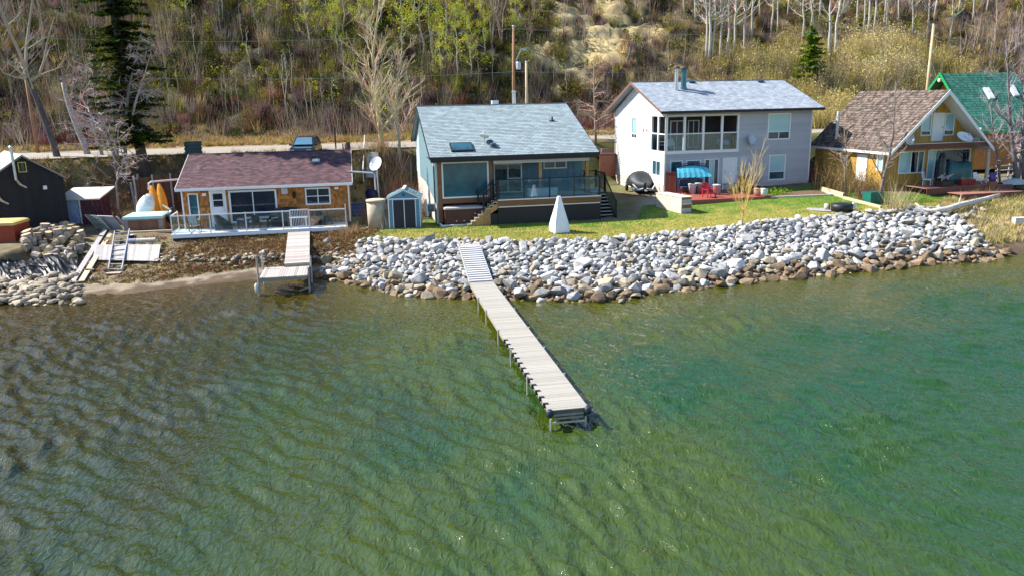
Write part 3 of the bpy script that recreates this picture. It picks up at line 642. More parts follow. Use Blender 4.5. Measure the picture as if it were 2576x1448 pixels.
b = MB(); b.bx(10.5, 10.68, 2.2, D, 1.9, 6.2); b.bx(.2, 10.5, D - .2, D, 1.9, 6.6); b.prism([(10.52, 2.2, 6.2), (10.52, D, 6.2), (10.52, D, rz(D) - .14), (10.52, RY, RZ - .14), (10.52, 2.2, rz(2.2) - .14)], (.15, 0, 0)); b.build("wall", BLUE, bh)
wops = [(4.3, 6.3, 3.52, 5.53), (7.85, 9.52, 5.06, 5.6)]
b = MB(); wall(b, Tf(2.2), 3.9, 10.5, 3.5, 6.9, wops, -.15, 0); b.build("wall", BLUE, bh)
for i in range(15):
    u = 4.05 + i * .43
    for s0, s1 in ((3.55, 6.6),):
        for q in wops:
            if q[0] - .05 < u < q[1] + .05: s0, s1 = (q[3] + .05, 6.6) if q[2] < 3.6 else (3.55, q[2] - .05)
        b = MB(); b.wb(Tf(2.2), u, u + .06, s0, s1, .003, .03); b.build("batten", BLUE, bh)
window(bh, Tf(2.2), 4.3, 6.3, 3.52, 5.53, vb=(5.3,), hb=((4.5, 5.3, 6.2),), name="patio_door")
window(bh, Tf(2.2), 7.85, 9.52, 5.06, 5.6, vb=(8.68,), panes=[GLASS_T, GLASS_D])
b = MB(); b.wb(Tf(2.2), 6.75, 6.85, 4.2, 4.36, .0, .06); b.build("porch_outlet", W_PAINT, bh)
# sunroom with the big fixed pane
b = MB(); b.bx(.17, .44, -.08, .14, 2.0, 6.05); b.build("timber_post", BROWN_W, bh); b = MB(); b.bx(3.58, 3.84, -.08, .14, 3.4, 6.05); b.build("timber_post", BROWN_W, bh)
b = MB(); b.bx(.44, 3.58, -.06, .1, 3.22, 3.56); b.build("timber_beam", BROWN_W, bh)
o = window(bh, Tf(0), .44, 3.58, 3.56, 5.95, fw_=.10, glass=GLASS_T, name="picture_window", label="large fixed pane of the sunroom")
b = MB(); b.bx(3.62, 3.82, .16, 2.05, 3.5, 6.3); b.build("wall", BLUE, bh)
b = MB(); b.bx(3.83, 3.85, .3, 1.9, 3.65, 5.8); b.build("side_pane", GLASS_T, bh)
b = MB(); b.bx(.16, 3.6, .12, 2.2, 3.22, 3.4); b.bx(.18, 3.6, 2.2, 2.3, 1.9, 3.4); b.bx(.18, 3.6, .1, 2.2, 6.0, 6.1); b.build("sunroom_floor", DARK_W, bh)
b = MB(); b.bx(3.9, 10.52, -.05, .1, 5.72, 6.05); b.build("porch_beam", mat("pale_lilac_trim", (.58, .56, .64), .5, .04), bh)
for u in (7.0, 10.27): b = MB(); b.bx(u, u + .2, -.06, .14, 3.52, 5.72); b.build("timber_post", TAN_W, bh)
x0, x1 = -.33, 11.05
GREYSH = mat("blue_grey_shingle", (.26, .32, .34), .9, .06, 1.2, rand=.2)
b = MB(); b.prism([(x0, -.53, ze - .12), (x0, RY, RZ - .12), (x0, D + .5, rz(D + .5) - .12), (x0, D + .5, rz(D + .5)), (x0, RY, RZ), (x0, -.53, ze)], (x1 - x0, 0, 0)); roof = b.build("roof", GREYSH, bh)
shingles(roof, GREYSH, (x0, -.55, ze + .003), (x1 - x0, 0, 0), (0, RY + .55, RZ - ze), 33, 36, t=.022)
b = MB(); b.bx(x0, x1, RY - .14, RY + .14, RZ + .004, RZ + .035); b.build("ridge_cap", GREYSH, bh)
DFAS = mat("black_fascia", (.018, .016, .02), .5, .2)
b = MB(); b.bx(x0 - .01, x1 + .01, -.64, -.56, ze - .2, ze - .01); b.build("gutter", DFAS, bh)
b = MB(); b.bx(x0 + .02, x1 - .02, -.5, 2.1, ze - .16, ze - .13); b.bx(x0 + .05, x1 - .05, -.54, -.3, ze - .34, ze - .17); b.build("soffit", DFAS, bh)
for x in (x0 - .035, x1 + .005): b = MB(); b.prism([(x, -.55, ze - .16), (x, RY, RZ - .18), (x, D + .5, rz(D + .5) - .18), (x, D + .5, rz(D + .5) + .02), (x, RY, RZ + .02), (x, -.55, ze + .02)], (.03, 0, 0)); b.build("barge_board", DFAS, bh)
R3 = Matrix.Rotation(math.atan(sb), 3, 'X')
b = MB(); c_ = Vector((1.92, .70, ze + sb * (.70 + .53))); b.obox(c_ + R3 @ Vector((0, 0, .07)), (1.5, 1.25, .14), R3); sk = b.build("skylight", DFAS, bh)
b = MB(); b.obox(c_ + R3 @ Vector((0, 0, .146)), (1.32, 1.07, .012), R3); b.build("pane", GLASS_T, sk)
for u, v in ((3.94, 1.24), (4.05, .75)):
    z = ze + sb * (v + .53); b = MB(); b.obox((u, v, z + .02), (.5, .45, .02), R3); b.lathe([(.16, -.05), (.14, .12), (.25, .13), (.24, .2), (.12, .28), (.01, .3)], (u, v, z), 12); b.build("roof_vent", mat("slate_vent", (.05, .09, .13), .4, metal=.3), bh, smooth=False)
v, u = 4.66, 9.13; z = ze + sb * (v + .53); b = MB(); b.obox((u, v, z + .02), (.45, .4, .02), R3); b.lathe([(.12, -.05), (.06, .1), (.055, .32)], (u, v, z), 10); b.build("roof_vent", BLACK_M, bh)
b = MB(); b.lathe([(.13, 9.2), (.13, 10.35), (.19, 10.36), (.19, 10.44), (.05, 10.5)], (7.2, 8.9, 0), 12); b.build("chimney_pipe", STEEL, bh, smooth=False)
b = MB(); b.bx(5.35, 5.85, 8.1, 8.5, 9.2, 9.78); b.build("ridge_vent", W_PAINT, bh)
b = MB(); b.tube([(-.05, .6, 6.1), (-.06, .1, 5.7), (-.06, .05, 2.1)], .04, 6); b.build("downspout", DFAS, bh)
# veranda deck
vd = thing("veranda", "raised veranda deck with black railing and brown timber rim on the teal house", "veranda", (-4.91, 52.5, 0), .194)
DB = mat("sandy_deck_board", (.56, .48, .40), .7, .08, 5, rand=.08)
me = MB().bx(-.5, .5, -.5, .5, -.5, .5).mesh("deck_board", DB)
for i in range(24): inst("deck_board", me, (7.42, -1.27 + .143 * (i + .5), 3.475), (0, 0, 0), (7.06 if i < 9 else 6.5, .132, .035), vd)
b = MB(); b.bx(3.9, 10.94, -1.37, -1.29, 3.05, 3.44); b.bx(3.9, 3.97, -1.28, -.12, 3.05, 3.44); b.bx(10.87, 10.94, -1.28, 2.1, 3.05, 3.44); b.build("rim_beam", BROWN_W, vd)
b = MB(); b.bx(3.9, 10.94, -1.39, -1.372, 3.44, 3.50); b.build("edge_trim", W_PAINT, vd); b = MB(); b.bx(3.93, 10.9, -1.34, -1.30, 2.98, 3.045); b.build("lower_trim", W_PAINT, vd)
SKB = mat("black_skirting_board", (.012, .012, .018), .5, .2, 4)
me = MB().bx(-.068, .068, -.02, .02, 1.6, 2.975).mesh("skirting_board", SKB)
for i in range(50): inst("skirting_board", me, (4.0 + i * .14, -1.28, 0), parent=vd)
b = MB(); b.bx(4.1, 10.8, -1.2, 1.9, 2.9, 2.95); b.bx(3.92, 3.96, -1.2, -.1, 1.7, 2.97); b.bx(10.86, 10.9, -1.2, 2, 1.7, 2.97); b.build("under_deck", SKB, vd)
TF = Tf(-1.28)
for u in (3.98, 7.42, 10.86): b = MB(); b.wb(TF, u - .045, u + .045, 3.5, 4.82, -.045, .045); b.build("railing_post", BLACK_M, vd)
for u in (5.7, 9.1): b = MB(); b.wb(TF, u - .02, u + .02, 3.5, 4.75, -.02, .02); b.build("railing_post", BLACK_M, vd)
for a, c_ in ((4.03, 7.37), (7.47, 10.81)):
    b = MB(); b.wb(TF, a, c_, 4.74, 4.80, -.03, .03); b.wb(TF, a, c_, 3.56, 3.6, -.02, .02); b.build("rail", BLACK_M, vd)
    b = MB(); b.wb(TF, a, c_, 3.61, 4.735, -.006, .006); b.build("glass_panel", CLEAR_B, vd)
bal = MB().bx(-.013, .013, -.013, .013, 3.58, 4.72).mesh("baluster", BLACK_M)
def black_rail(par, p0, p1, n, rise0=1.22, rise1=1.22):
    p0, p1 = Vector(p0), Vector(p1)
    b = MB(); b.beam(p0 + Vector((0, 0, rise0)), p1 + Vector((0, 0, rise1)), .05, .06); b.beam(p0 + Vector((0, 0, .1)), p1 + Vector((0, 0, .1)), .04, .04); b.build("rail", BLACK_M, par)
    for i in range(n): q = p0.lerp(p1, (i + .5) / n); inst("baluster", bal, (q.x, q.y, q.z + .1 - 3.58), parent=par)
    for q in (p0, p1): b = MB(); b.bx(q.x - .045, q.x + .045, q.y - .045, q.y + .045, q.z - .05, q.z + 1.28); b.build("railing_post", BLACK_M, par)
black_rail(vd, (10.86, 1.25, 3.5), (10.86, 2.3, 3.5), 8)
black_rail(vd, (12.0, 1.2, 3.5), (12.0, 3.2, 3.5), 14); black_rail(vd, (10.9, 3.3, 3.5), (12.0, 3.3, 3.5), 8)
b = MB(); b.bx(10.9, 12.05, 1.2, 3.4, 3.38, 3.5); b.build("landing", DB, vd); b = MB(); b.bx(10.95, 12.0, 1.3, 3.3, 1.8, 3.37); b.build("landing_base", SKB, vd)
# side stairs going down to the lawn
st_ = thing("staircase", "dark open staircase with pale treads at the gravel side of the veranda", "stairs", (-4.91, 52.5, 0), .194); TR = mat("pale_tread", (.50, .44, .38), .7, .1, 5)
for i in range(8):
    z = 3.3 - i * .2; v = 1.05 - i * .27; b = MB(); b.bx(11.0, 11.98, v - .3, v, z - .045, z); b.build("tread", TR, st_)
b = MB()
for u in (10.965, 11.985): b.prism([(u, 1.15, 3.3), (u, 1.15, 2.95), (u, -1.2, 1.75), (u, -1.25, 1.95)], (.03, 0, 0))
b.build("stringer", SKB, st_); b = MB(); b.prism([(11.0, 1.1, 3.2), (11.0, 1.1, 1.8), (11.0, -1.1, 1.75), (11.0, -1.1, 1.83)], (.97, 0, 0)); b.build("riser_panel", SKB, st_)
black_rail(st_, (12.03, 1.15, 3.35), (12.03, -1.3, 1.85), 15, 1.1, 1.1)
# stairs from the veranda down beside the hot tub
st_ = thing("staircase", "cedar staircase with pale treads between the brown hot tub and the veranda", "stairs", (-4.91, 52.5, 0), .194)
for i in range(8):
    z = 3.36 - i * .195; u1 = 3.9 - i * .25; b = MB(); b.bx(u1 - .28, u1, -1.36, -.35, z - .05, z); b.build("tread", PALE_W, st_)
    b = MB(); b.bx(u1 - .262, u1 - .24, -1.33, -.36, z - .2, z - .052); b.build("riser", PALE_W, st_)
    if i > 1: b = MB(); b.bx(u1 - .235, u1 + .008, -1.32, -1.28, 1.78, z - .056); b.build("side_board", TAN_W, st_)
b = MB(); b.prism([(3.9, -1.31, 3.3), (3.9, -1.31, 2.9), (3.25, -1.31, 2.5), (3.25, -1.31, 2.85)], (0, .04, 0)); b.build("stringer", TAN_W, st_)
b = MB(); b.bx(3.2, 3.9, -1.29, -1.25, 1.75, 2.6); b.build("panel", SKB, st_)
black_rail(st_, (3.9, -1.33, 3.5), (2.95, -1.33, 2.78), 7, 1.1, 1.05); black_rail(st_, (3.8, -.38, 3.5), (2.75, -.38, 2.78), 8, 1.1, 1.05)
# ------------------------------------------------------------------ WHITE TWO-STOREY HOUSE
SID = mat("shaded_white_siding", (.45, .455, .495), .55, .06, .8, rand=.07)  # darker copy of the white siding, the front's shade put into it
SID_LIT = mat("sunlit_white_siding", (.74, .73, .70), .55, .04, 1, rand=.06)  # sunlit copy; board-to-board tone on both stands in for lap shading lines
wh = thing("white_house", "large two storey white house with grey roof and screened balcony", "house", (12.04, 62.34, 0), .231)
W, D, zb, ze, zr, RY = 12.66, 10.7, 2.8, 8.66, 11.0, 5.64; x0, x1, f0, bk = -.65, 13.31, -.64, 11.32
wops = [(8.72, 10.74, 6.28, 8.35), (9.0, 10.5, 3.07, 5.1), (4.93, 6.18, 2.5, 5.0), (3.36, 4.62, 2.75, 4.98), (1.8, 3.05, 3.0, 4.95), (.46, 1.5, 3.0, 4.95), (-.1, 6.19, 5.62, 8.3)]
b = MB(); wall(b, Tf(), 0, W, zb - .75, ze, wops, -.2, 0); b.build("wall", SID, wh)
sops = [(-.1, 2.75, 5.62, 8.3), (5.66, 6.84, 6.38, 8.14), (.68, 2.3, 3.68, 4.9)]
b = MB(); wall(b, Tl(), .2, D, zb - .75, ze, sops, -.2, 0); b.prism([(0, -.0, ze), (0, D, ze), (0, RY, zr - .16)], (.2, 0, 0)); b.build("wall", SID_LIT, wh)
b = MB(); b.bx(W - .2, W, .2, D, zb - .75, ze); b.build("wall", SID, wh); b = MB(); b.bx(.2, W - .2, D - .2, D, zb, ze); b.build("wall", SID, wh); b = MB(); b.prism([(W - .1, 0, ze), (W - .1, D, ze), (W - .1, RY, zr - .16)], (.1, 0, 0)); b.build("gable_end", SID, wh)
laps(wh, SID, Tf(), .06, W - .06, zb + .12, ze - .02, wops, .172)
def gclip(z): return (.03, D - .03) if z < ze else (max(.03, (z - ze) / ((zr - ze) / RY)), min(D - .03, RY + (zr - z) / ((zr - ze) / (D - RY))))
laps(wh, SID_LIT, Tl(), 0, D, zb + .3, zr - .4, sops, .172, clip=gclip)
b = MB(); b.prism([(-.03, 10.4, 4.7), (-.03, 7.2, 3.6), (-.03, .1, 3.0), (-.03, .1, 2.4), (-.03, D, 2.4), (-.03, D, 4.7)], (.025, 0, 0)); b.build("foundation", mat("foundation_concrete", (.5, .47, .42)), wh)
b = MB(); b.wb(Tf(), 0, W, zb - .7, zb + .11, .0, .028); b.build("foundation", mat("foundation_concrete", (.5, .47, .42)), wh)
for u in (-.04, W - .08): b = MB(); b.wb(Tf(), u, u + .1, zb + .12, ze - .03, .028, .05); b.build("corner_board", W_VINYL if u > 1 else SID_LIT, wh)
zs = (zr - ze) / (RY - f0)
SHW = mat("mottled_grey_shingle", (.36, .40, .455), .9, .15, 1.5, rand=.22)
b = MB(); b.prism([(x0, f0, ze - .06), (x0, RY, zr - .14), (x0, bk, ze - .06), (x0, bk, ze + .06), (x0, RY, zr), (x0, f0, ze + .06)], (x1 - x0, 0, 0)); roof = b.build("roof", SHW, wh)
shingles(roof, SHW, (x0, f0 - .02, ze + .066), (x1 - x0, 0, 0), (0, RY - f0 + .02, zr - ze - .06), 42, 34, limit=0)
b = MB(); b.bx(x0, x1, RY - .14, RY + .14, zr + .004, zr + .03); b.build("ridge_cap", SHW, wh)
b = MB(); b.bx(x0, x1, f0 - .09, f0 - .025, ze - .13, ze + .05); b.build("gutter", DFAS, wh)
SOF = mat("brown_fascia", (.19, .105, .085), .55, .1)
for sgn, x in ((1, x0 - .035),): 
    b = MB(); b.prism([(x, f0, ze - .11), (x, RY, zr - .19), (x, RY, zr + .02), (x, f0, ze + .08)], (.03, 0, 0)); b.build("barge_board", SOF, wh)
    b = MB(); b.prism([(x, bk, ze - .11), (x, RY, zr - .19), (x, RY, zr + .02), (x, bk, ze + .08)], (.03, 0, 0)); b.build("barge_board", SOF, wh)
b = MB(); b.prism([(x1 + .005, f0, ze - .1), (x1 + .005, RY, zr - .19), (x1 + .005, bk, ze - .1), (x1 + .005, bk, ze + .08), (x1 + .005, RY, zr + .02), (x1 + .005, f0, ze + .08)], (.03, 0, 0)); b.build("barge_board", DFAS, wh)
b = MB(); b.bx(x0 + .05, x1 - .05, f0 + .02, -.03, ze - .1, ze - .07); b.build("soffit", SID, wh)
# screened balcony: floor, back wall with doors, posts and rails, panes
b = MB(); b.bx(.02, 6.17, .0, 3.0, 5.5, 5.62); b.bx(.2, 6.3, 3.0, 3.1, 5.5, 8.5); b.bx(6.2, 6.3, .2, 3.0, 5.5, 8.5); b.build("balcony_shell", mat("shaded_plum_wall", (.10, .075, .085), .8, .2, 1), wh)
for a0, a1 in ((1.75, 2.95), (3.3, 4.3)): window(wh, Tf(3.0), a0, a1, 5.66, 7.9, vb=((a0 + a1) / 2,), glass=GLASS_T if a0 < 2 else GLASS_D, name="balcony_door")
T = Tf(.02)
for u in (.1, 1.6, 3.18, 4.77, 6.16):
    b = MB(); b.wb(T, u - .09, u + .09, 5.62, 8.3, -.08, .06); b.build("balcony_post", W_PAINT, wh)
b = MB(); b.wb(T, .0, 6.25, 5.45, 5.66, -.05, .09); b.build("balcony_sill", W_PAINT, wh); b = MB(); b.wb(T, .0, 6.25, 8.27, 8.4, -.05, .06); b.build("balcony_header", W_PAINT, wh)
for a0, a1 in ((.19, 1.51), (1.69, 3.09), (3.27, 4.68), (4.86, 6.07)):
    b = MB(); b.wb(T, a0, a1, 6.93, 7.01, -.03, .03); b.build("rail", W_PAINT, wh)
    b = MB(); b.wb(T, a0, a1, 5.67, 6.92, -.006, .006); b.build("glass_panel", CLEAR_B, wh)
TS = Tl(.02)
for v in (1.35, 2.68): b = MB(); b.wb(TS, v - .08, v + .08, 5.62, 8.3, -.08, .05); b.build("balcony_post", W_PAINT, wh)
b = MB(); b.wb(TS, .14, 2.76, 5.45, 5.66, -.05, .06); b.build("balcony_sill", W_PAINT, wh)
for a0, a1 in ((.14, 1.27), (1.43, 2.6)):
    b = MB(); b.wb(TS, a0, a1, 6.93, 7.01, -.03, .03); b.build("rail", W_PAINT, wh); b = MB(); b.wb(TS, a0, a1, 5.67, 6.92, -.006, .006); b.build("glass_panel", CLEAR_B, wh)
window(wh, Tf(), 8.72, 10.74, 6.28, 8.35, vb=((9.73, 6.36, 6.88),), hb=(6.9,), panes=[GLASS_T, BLIND], fw_=.1, label="upper window with a pale drawn blind")
window(wh, Tf(), 9.0, 10.5, 3.07, 5.1, hb=(3.75,), panes=[GLASS_T, BLIND], fw_=.1, label="lower window with a pale drawn blind")
for a0, a1, z0 in ((.46, 1.5, 3.0), (1.8, 3.05, 3.0)): window(wh, Tf(), a0, a1, z0, 4.95, glass=GLASS_T)
window(wh, Tf(), 3.36, 4.62, 2.75, 4.98, vb=(3.8, 4.2), panes=[GLASS_D, BLIND, GLASS_T], name="patio_door")
b = MB(); b.wb(Tf(), 4.93, 6.18, 2.52, 5.0, -.06, .02); b.wb(Tf(), 4.93, 5.05, 2.52, 5.0, .02, .06); b.wb(Tf(), 6.06, 6.18, 2.52, 5.0, .02, .06); b.wb(Tf(), 5.05, 6.06, 4.88, 5.0, .02, .06); dr = b.build("door", W_PAINT, wh)
for z in (3.75, 3.95): lathed("handle", [(.035, 0), (.035, .06)], STEEL, dr, (5.16, -.02, z), 8, Matrix.Rotation(math.pi / 2, 3, 'X'))
window(wh, Tl(), 5.66, 6.84, 6.38, 8.14, vb=((6.25, 6.46, 6.75),), hb=(6.78,), panes=[GLASS_D, BLIND]); window(wh, Tl(), .68, 2.3, 3.68, 4.9, vb=(1.5,), glass=GLASS_T)
for v in (3.45, 4.15): b = MB(); b.wb(Tl(), v, v + .2, 7.1, 7.3, .02, .12); b.build("wall_vent", mat("beige_vent", (.6, .55, .48), .6), wh)
b = MB(); b.tube([(-.12, 10.75, 8.3), (-.08, 10.55, 8.0), (-.08, 10.5, 4.7)], .05, 6); b.build("downspout", W_VINYL, wh)
R3 = Matrix.Rotation(math.atan(zs), 3, 'X'); FLUE = mat("teal_flue", (.07, .19, .25), .4, .15, metal=.5)
for u, v, r, h, m in ((2.5, 3.7, .15, 1.72, STEEL), (3.25, 3.9, .22, 1.62, FLUE)):
    z = ze + .06 + zs * (v - f0); b = MB(); b.lathe([(r + .06, -.15), (r + .05, .1), (r, .12), (r, h - .25), (r + .07, h - .24), (r + .07, h - .17), (r, h - .16), (r, h - .05), (r + .1, h - .04), (r + .06, h + .05), (.02, h + .1)], (u, v, z), 14); o = b.build("chimney_pipe", m, wh)
    b = MB(); b.lathe([(r + .11, h - .08), (r + .11, h + .02), (r + .05, h + .09), (.02, h + .12)], (u, v, z), 14); b.build("cap", mat("rusty_cap", (.10, .06, .05), .6), o)
for u, v in ((4.6, 5.3), (10.9, 5.2)): z = ze + .06 + zs * (v - f0); b = MB(); b.obox((u, v, z + .07), (.5, .4, .12), R3); b.build("roof_vent", mat("slate_vent", (.05, .09, .13)), wh)
b = MB(); b.bx(4.1, 4.45, 5.85, 6.2, 10.7, 11.28); b.build("roof_vent", W_PAINT, wh)

# ------------------------------------------------------------------ A-FRAME CABIN
SHAKE = mat("old_wood_shake", (.145, .108, .084), .9, .25, 4, col2=(.08, .06, .052), rand=.7, bump=.3, stretch=(2, .5, .5))
PINE = mat("varnished_pine_board", (.52, .30, .06), .5, .15, 5, rand=.22, stretch=(3, 3, .3))
af = thing("a_frame_cabin", "steep roofed pine cabin with weathered shake roof and white gable trim", "cabin", (27.65, 59.43, 0), .226)
W, Dp, zb, ze, zr, os_, of = 8.016, 8.46, 2.98, 5.576, 9.893, .4, 1.35; hc = W / 2; sa = (zr - ze) / (hc + os_)
b = MB(); sop = [(-.35, .62, 4.13, 5.42), (1.7, 2.9, 3.2, 5.2), (4.3, 4.9, 4.5, 5.0)]
wall(b, Tl(0), .2, Dp, 2.4, 5.85, [q for q in sop], -.2, 0); b.bx(W - .2, W, .2, Dp, 2.4, 5.85); b.bx(.2, W - .2, Dp - .2, Dp, 2.4, 5.85); b.prism([(0.2, Dp - .1, 5.86), (W - .2, Dp - .1, 5.86), (hc, Dp - .1, 9.6)], (0, .1, 0)); b.build("wall", PINE, af)
fo = [(3.94, 4.96, 6.19, 8.26), (5.0, 5.88, 6.56, 8.22), (2.98, 3.86, 6.6, 8.2), (1.34, 3.52, 3.85, 5.52), (3.84, 7.6, 3.3, 5.56)]
def halfw(z): return hc if z < 5.8 else max(0, (9.75 - z) / sa)
n = 54; wdt = W / n
for i in range(n):
    a0 = i * wdt; am = a0 + wdt / 2; top = min(9.7, 9.75 - sa * abs(am - hc)); zz = [(2.6, top)]
    for q in fo:
        if q[0] < am < q[1]:
            nz_ = []
            for s0, s1 in zz:
                if q[3] <= s0 or q[2] >= s1: nz_.append((s0, s1)); continue
                if q[2] > s0: nz_.append((s0, q[2]))
                if q[3] < s1: nz_.append((q[3], s1))
            zz = nz_
    for s0, s1 in zz:
        if s1 - s0 > .04: b = MB(); b.wb(Tf(0), a0 + .004, a0 + wdt - .004, s0, s1, -.05, .02 + .004 * (i % 2)); b.build("board", PINE, af)
for i in range(56):
    a0 = i * .151; am = a0 + .075; zz = spans(0, 1, 0, 1, []) and [(2.6, 5.84)]
    for q in sop:
        if q[0] < am < q[1]: zz = [(2.6, q[2]), (q[3], 5.84)]
    for s0, s1 in zz: b = MB(); b.wb(Tl(0), a0 + .004, a0 + .147, s0, s1, .002, .022 + .004 * (i % 2)); b.build("board", PINE, af)
UP = Vector((hc + os_, 0, zr - ze)); UPL = UP.length; nrm = Vector((-(zr - ze), 0, hc + os_)).normalized()
b = MB(); b.prism([(-os_, -of, ze - .02), (hc, -of, zr - .02), (W + os_, -of, ze - .02), (W + os_, -of, ze - .16), (hc, -of, zr - .2), (-os_, -of, ze - .16)], (0, Dp + of + .3, 0)); roof = b.build("roof", W_PAINT, af)
shingles(roof, SHAKE, (-os_ - .02, Dp + .3, ze - .01), (0, -(Dp + of + .3), 0), tuple(UP * 1.002), 46, 25, t=.03, limit=300, wvar=.45, name="shake")
shingles(roof, SHAKE, (W + os_ + .02, -of, ze - .01), (0, Dp + of + .3, 0), (-UP.x, 0, UP.z), 40, 22, t=.03, limit=0, wvar=.45, name="shake")
for sx in (-1, 1):
    b = MB(); xo = -os_ if sx < 0 else W + os_; b.prism([(xo, -of - .04, ze - .22), (xo, -of - .04, ze + .03), (hc, -of - .04, zr + .03), (hc, -of - .04, zr - .3)], (0, .035, 0)); b.build("barge_board", W_PAINT, af)
b = MB(); b.bx(-os_ - .06, -os_ - .02, -of, Dp + .3, ze - .2, ze - .02); b.build("fascia", W_PAINT, af)
BALC = mat("dark_red_brown_timber", (.13, .045, .035), .6, .15)
b = MB(); b.bx(.6, W - .05, -of + .1, -.03, 5.80, 5.98); b.build("balcony_floor", BALC, af); b = MB(); b.bx(.5, W - .02, -of + .04, -of + .1, 5.78, 6.1); b.build("balcony_edge", BALC, af); b = MB(); b.bx(1.1, W - .05, -of + .04, -of + .12, 6.1, 6.13); b.build("balcony_trim", W_PAINT, af)
b = MB(); b.bx(7.45, 7.52, -.9, -.05, 6.0, 7.1); b.build("balcony_screen", W_PAINT, af)
b = MB(); b.wb(Tf(), 3.94, 4.96, 6.19, 8.26, -.03, .05); dr = b.build("door", W_PAINT, af); lathed("handle", [(.04, 0), (.04, .06)], STEEL, dr, (4.83, -.05, 7.2), 8, Matrix.Rotation(math.pi / 2, 3, 'X'))
window(af, Tf(), 5.0, 5.88, 6.56, 8.22, hb=(6.95,), panes=[GLASS_D, BLIND], d=.06)
window(af, Tf(), 2.98, 3.86, 6.6, 8.2, hb=(6.95,), panes=[GLASS_D, BLIND], d=.06)
window(af, Tf(), 1.34, 3.52, 3.85, 5.52, vb=(2.4, 3.0), panes=[BLIND, GLASS_D, GLASS_T], d=.06, name="patio_door")
window(af, Tf(), 3.84, 7.6, 3.3, 5.56, vb=(4.5, 5.0), panes=[BLIND, GLASS_T, GLASS_D], d=.06, name="patio_door", label="wide patio door behind the covered furniture")
window(af, Tl(0), -.05, .62, 4.13, 5.42, glass=BLIND, d=.06); window(af, Tl(0), 4.3, 4.9, 4.5, 5.0, glass=BLIND, d=.06); b = MB(); b.wb(Tl(0), 1.7, 2.9, 3.2, 5.2, -.02, .06); b.build("door", W_PAINT, af)
b = MB(); pts = [(W + .15, -of + .2, 2.7), (W + .2, -of + .2, 4.0), (W + .12, -of + .2, 5.55)]; b.tube(pts, [.16, .13, .12], 9); lp = b.build("log_post", mat("peeled_log", (.62, .52, .40), .7, .15, 4), af)
b = MB(); b.tube([(W + .2, -of + .2, 3.95), (W + .55, -of + .1, 4.2)], [.07, .045], 7); b.build("branch_stub", mat("peeled_log", (.62, .52, .40)), lp)
b = MB(); b.lathe([(.11, 5.6), (.11, 8.35), (.10, 8.36)], (-.3 + .55, 6.1, 0), 10); b.build("chimney_pipe", mat("white_flue", (.66, .66, .66), .5), af)

# ------------------------------------------------------------------ GREEN-ROOFED HOUSE beyond
gq = atY(2365, 186, 74); go = thing("green_house", "house with bright green shingle roof and log gable behind the pine cabin", "house", (gq.x, gq.y, 0), .16)
GREEN_R = mat("green_shingle", (.018, .115, .078), .85, .2, .5, col2=(.045, .16, .12), rand=.4); GTRIM = mat("bright_green_trim", (.01, .25, .07), .5, .08); gz = gq.z; L = 7.6
b = MB(); b.prism([(0, -4.9, gz - 5.1), (0, 0, gz - .1), (0, 4.6, gz - 4.8), (0, 4.6, gz - 4.65), (0, 0, gz), (0, -4.9, gz - 4.95)], (L, 0, 0)); roof = b.build("roof", GREEN_R, go)
shingles(roof, GREEN_R, (0, -4.92, gz - 4.955), (L, 0, 0), (0, 4.92, 4.96), 40, 24, limit=0)
b = MB(); b.bx(.9, L - .5, -3.9, 3.7, 3.0, gz - 4.2); b.prism([(.9, -3.9, gz - 4.2), (.9, 3.7, gz - 4.0), (.9, 0, gz - .3)], (.2, 0, 0)); b.build("wall", CEDAR, go)
b = MB(); b.prism([(-.05, -5, gz - 5.2), (-.05, 0, gz - .2), (-.05, 0, gz + .15), (-.05, -5, gz - 4.85)], (.05, 0, 0)); b.prism([(-.05, 4.7, gz - 5), (-.05, 0, gz - .2), (-.05, 0, gz + .15), (-.05, 4.7, gz - 4.65)], (.05, 0, 0)); b.bx(0, L, -5.02, -4.93, gz - 5.15, gz - 4.9); b.build("barge_board", GTRIM, go)
b = MB(); b.tube([(-.15, -.1, gz - .55), (1.2, -.1, gz - .55)], .17, 10); b.build("ridge_log", mat("peeled_log", (.62, .52, .40)), go)
R3 = Matrix.Rotation(math.atan(1.01), 3, 'X')
for u, v, wv in ((3.6, -1.9, .5), (6.2, -1.7, .5)):
    b = MB(); b.obox((u, v, gz + v * 1.008 + .12), (.55, 1.3, .16), R3); sk = b.build("skylight", W_PAINT, go); b = MB(); b.obox(Vector((u, v, gz + v * 1.008 + .12)) + R3 @ Vector((0, 0, .086)), (.42, 1.15, .01), R3); b.build("pane", mat("milky_skylight", (.75, .77, .74), .2), sk)

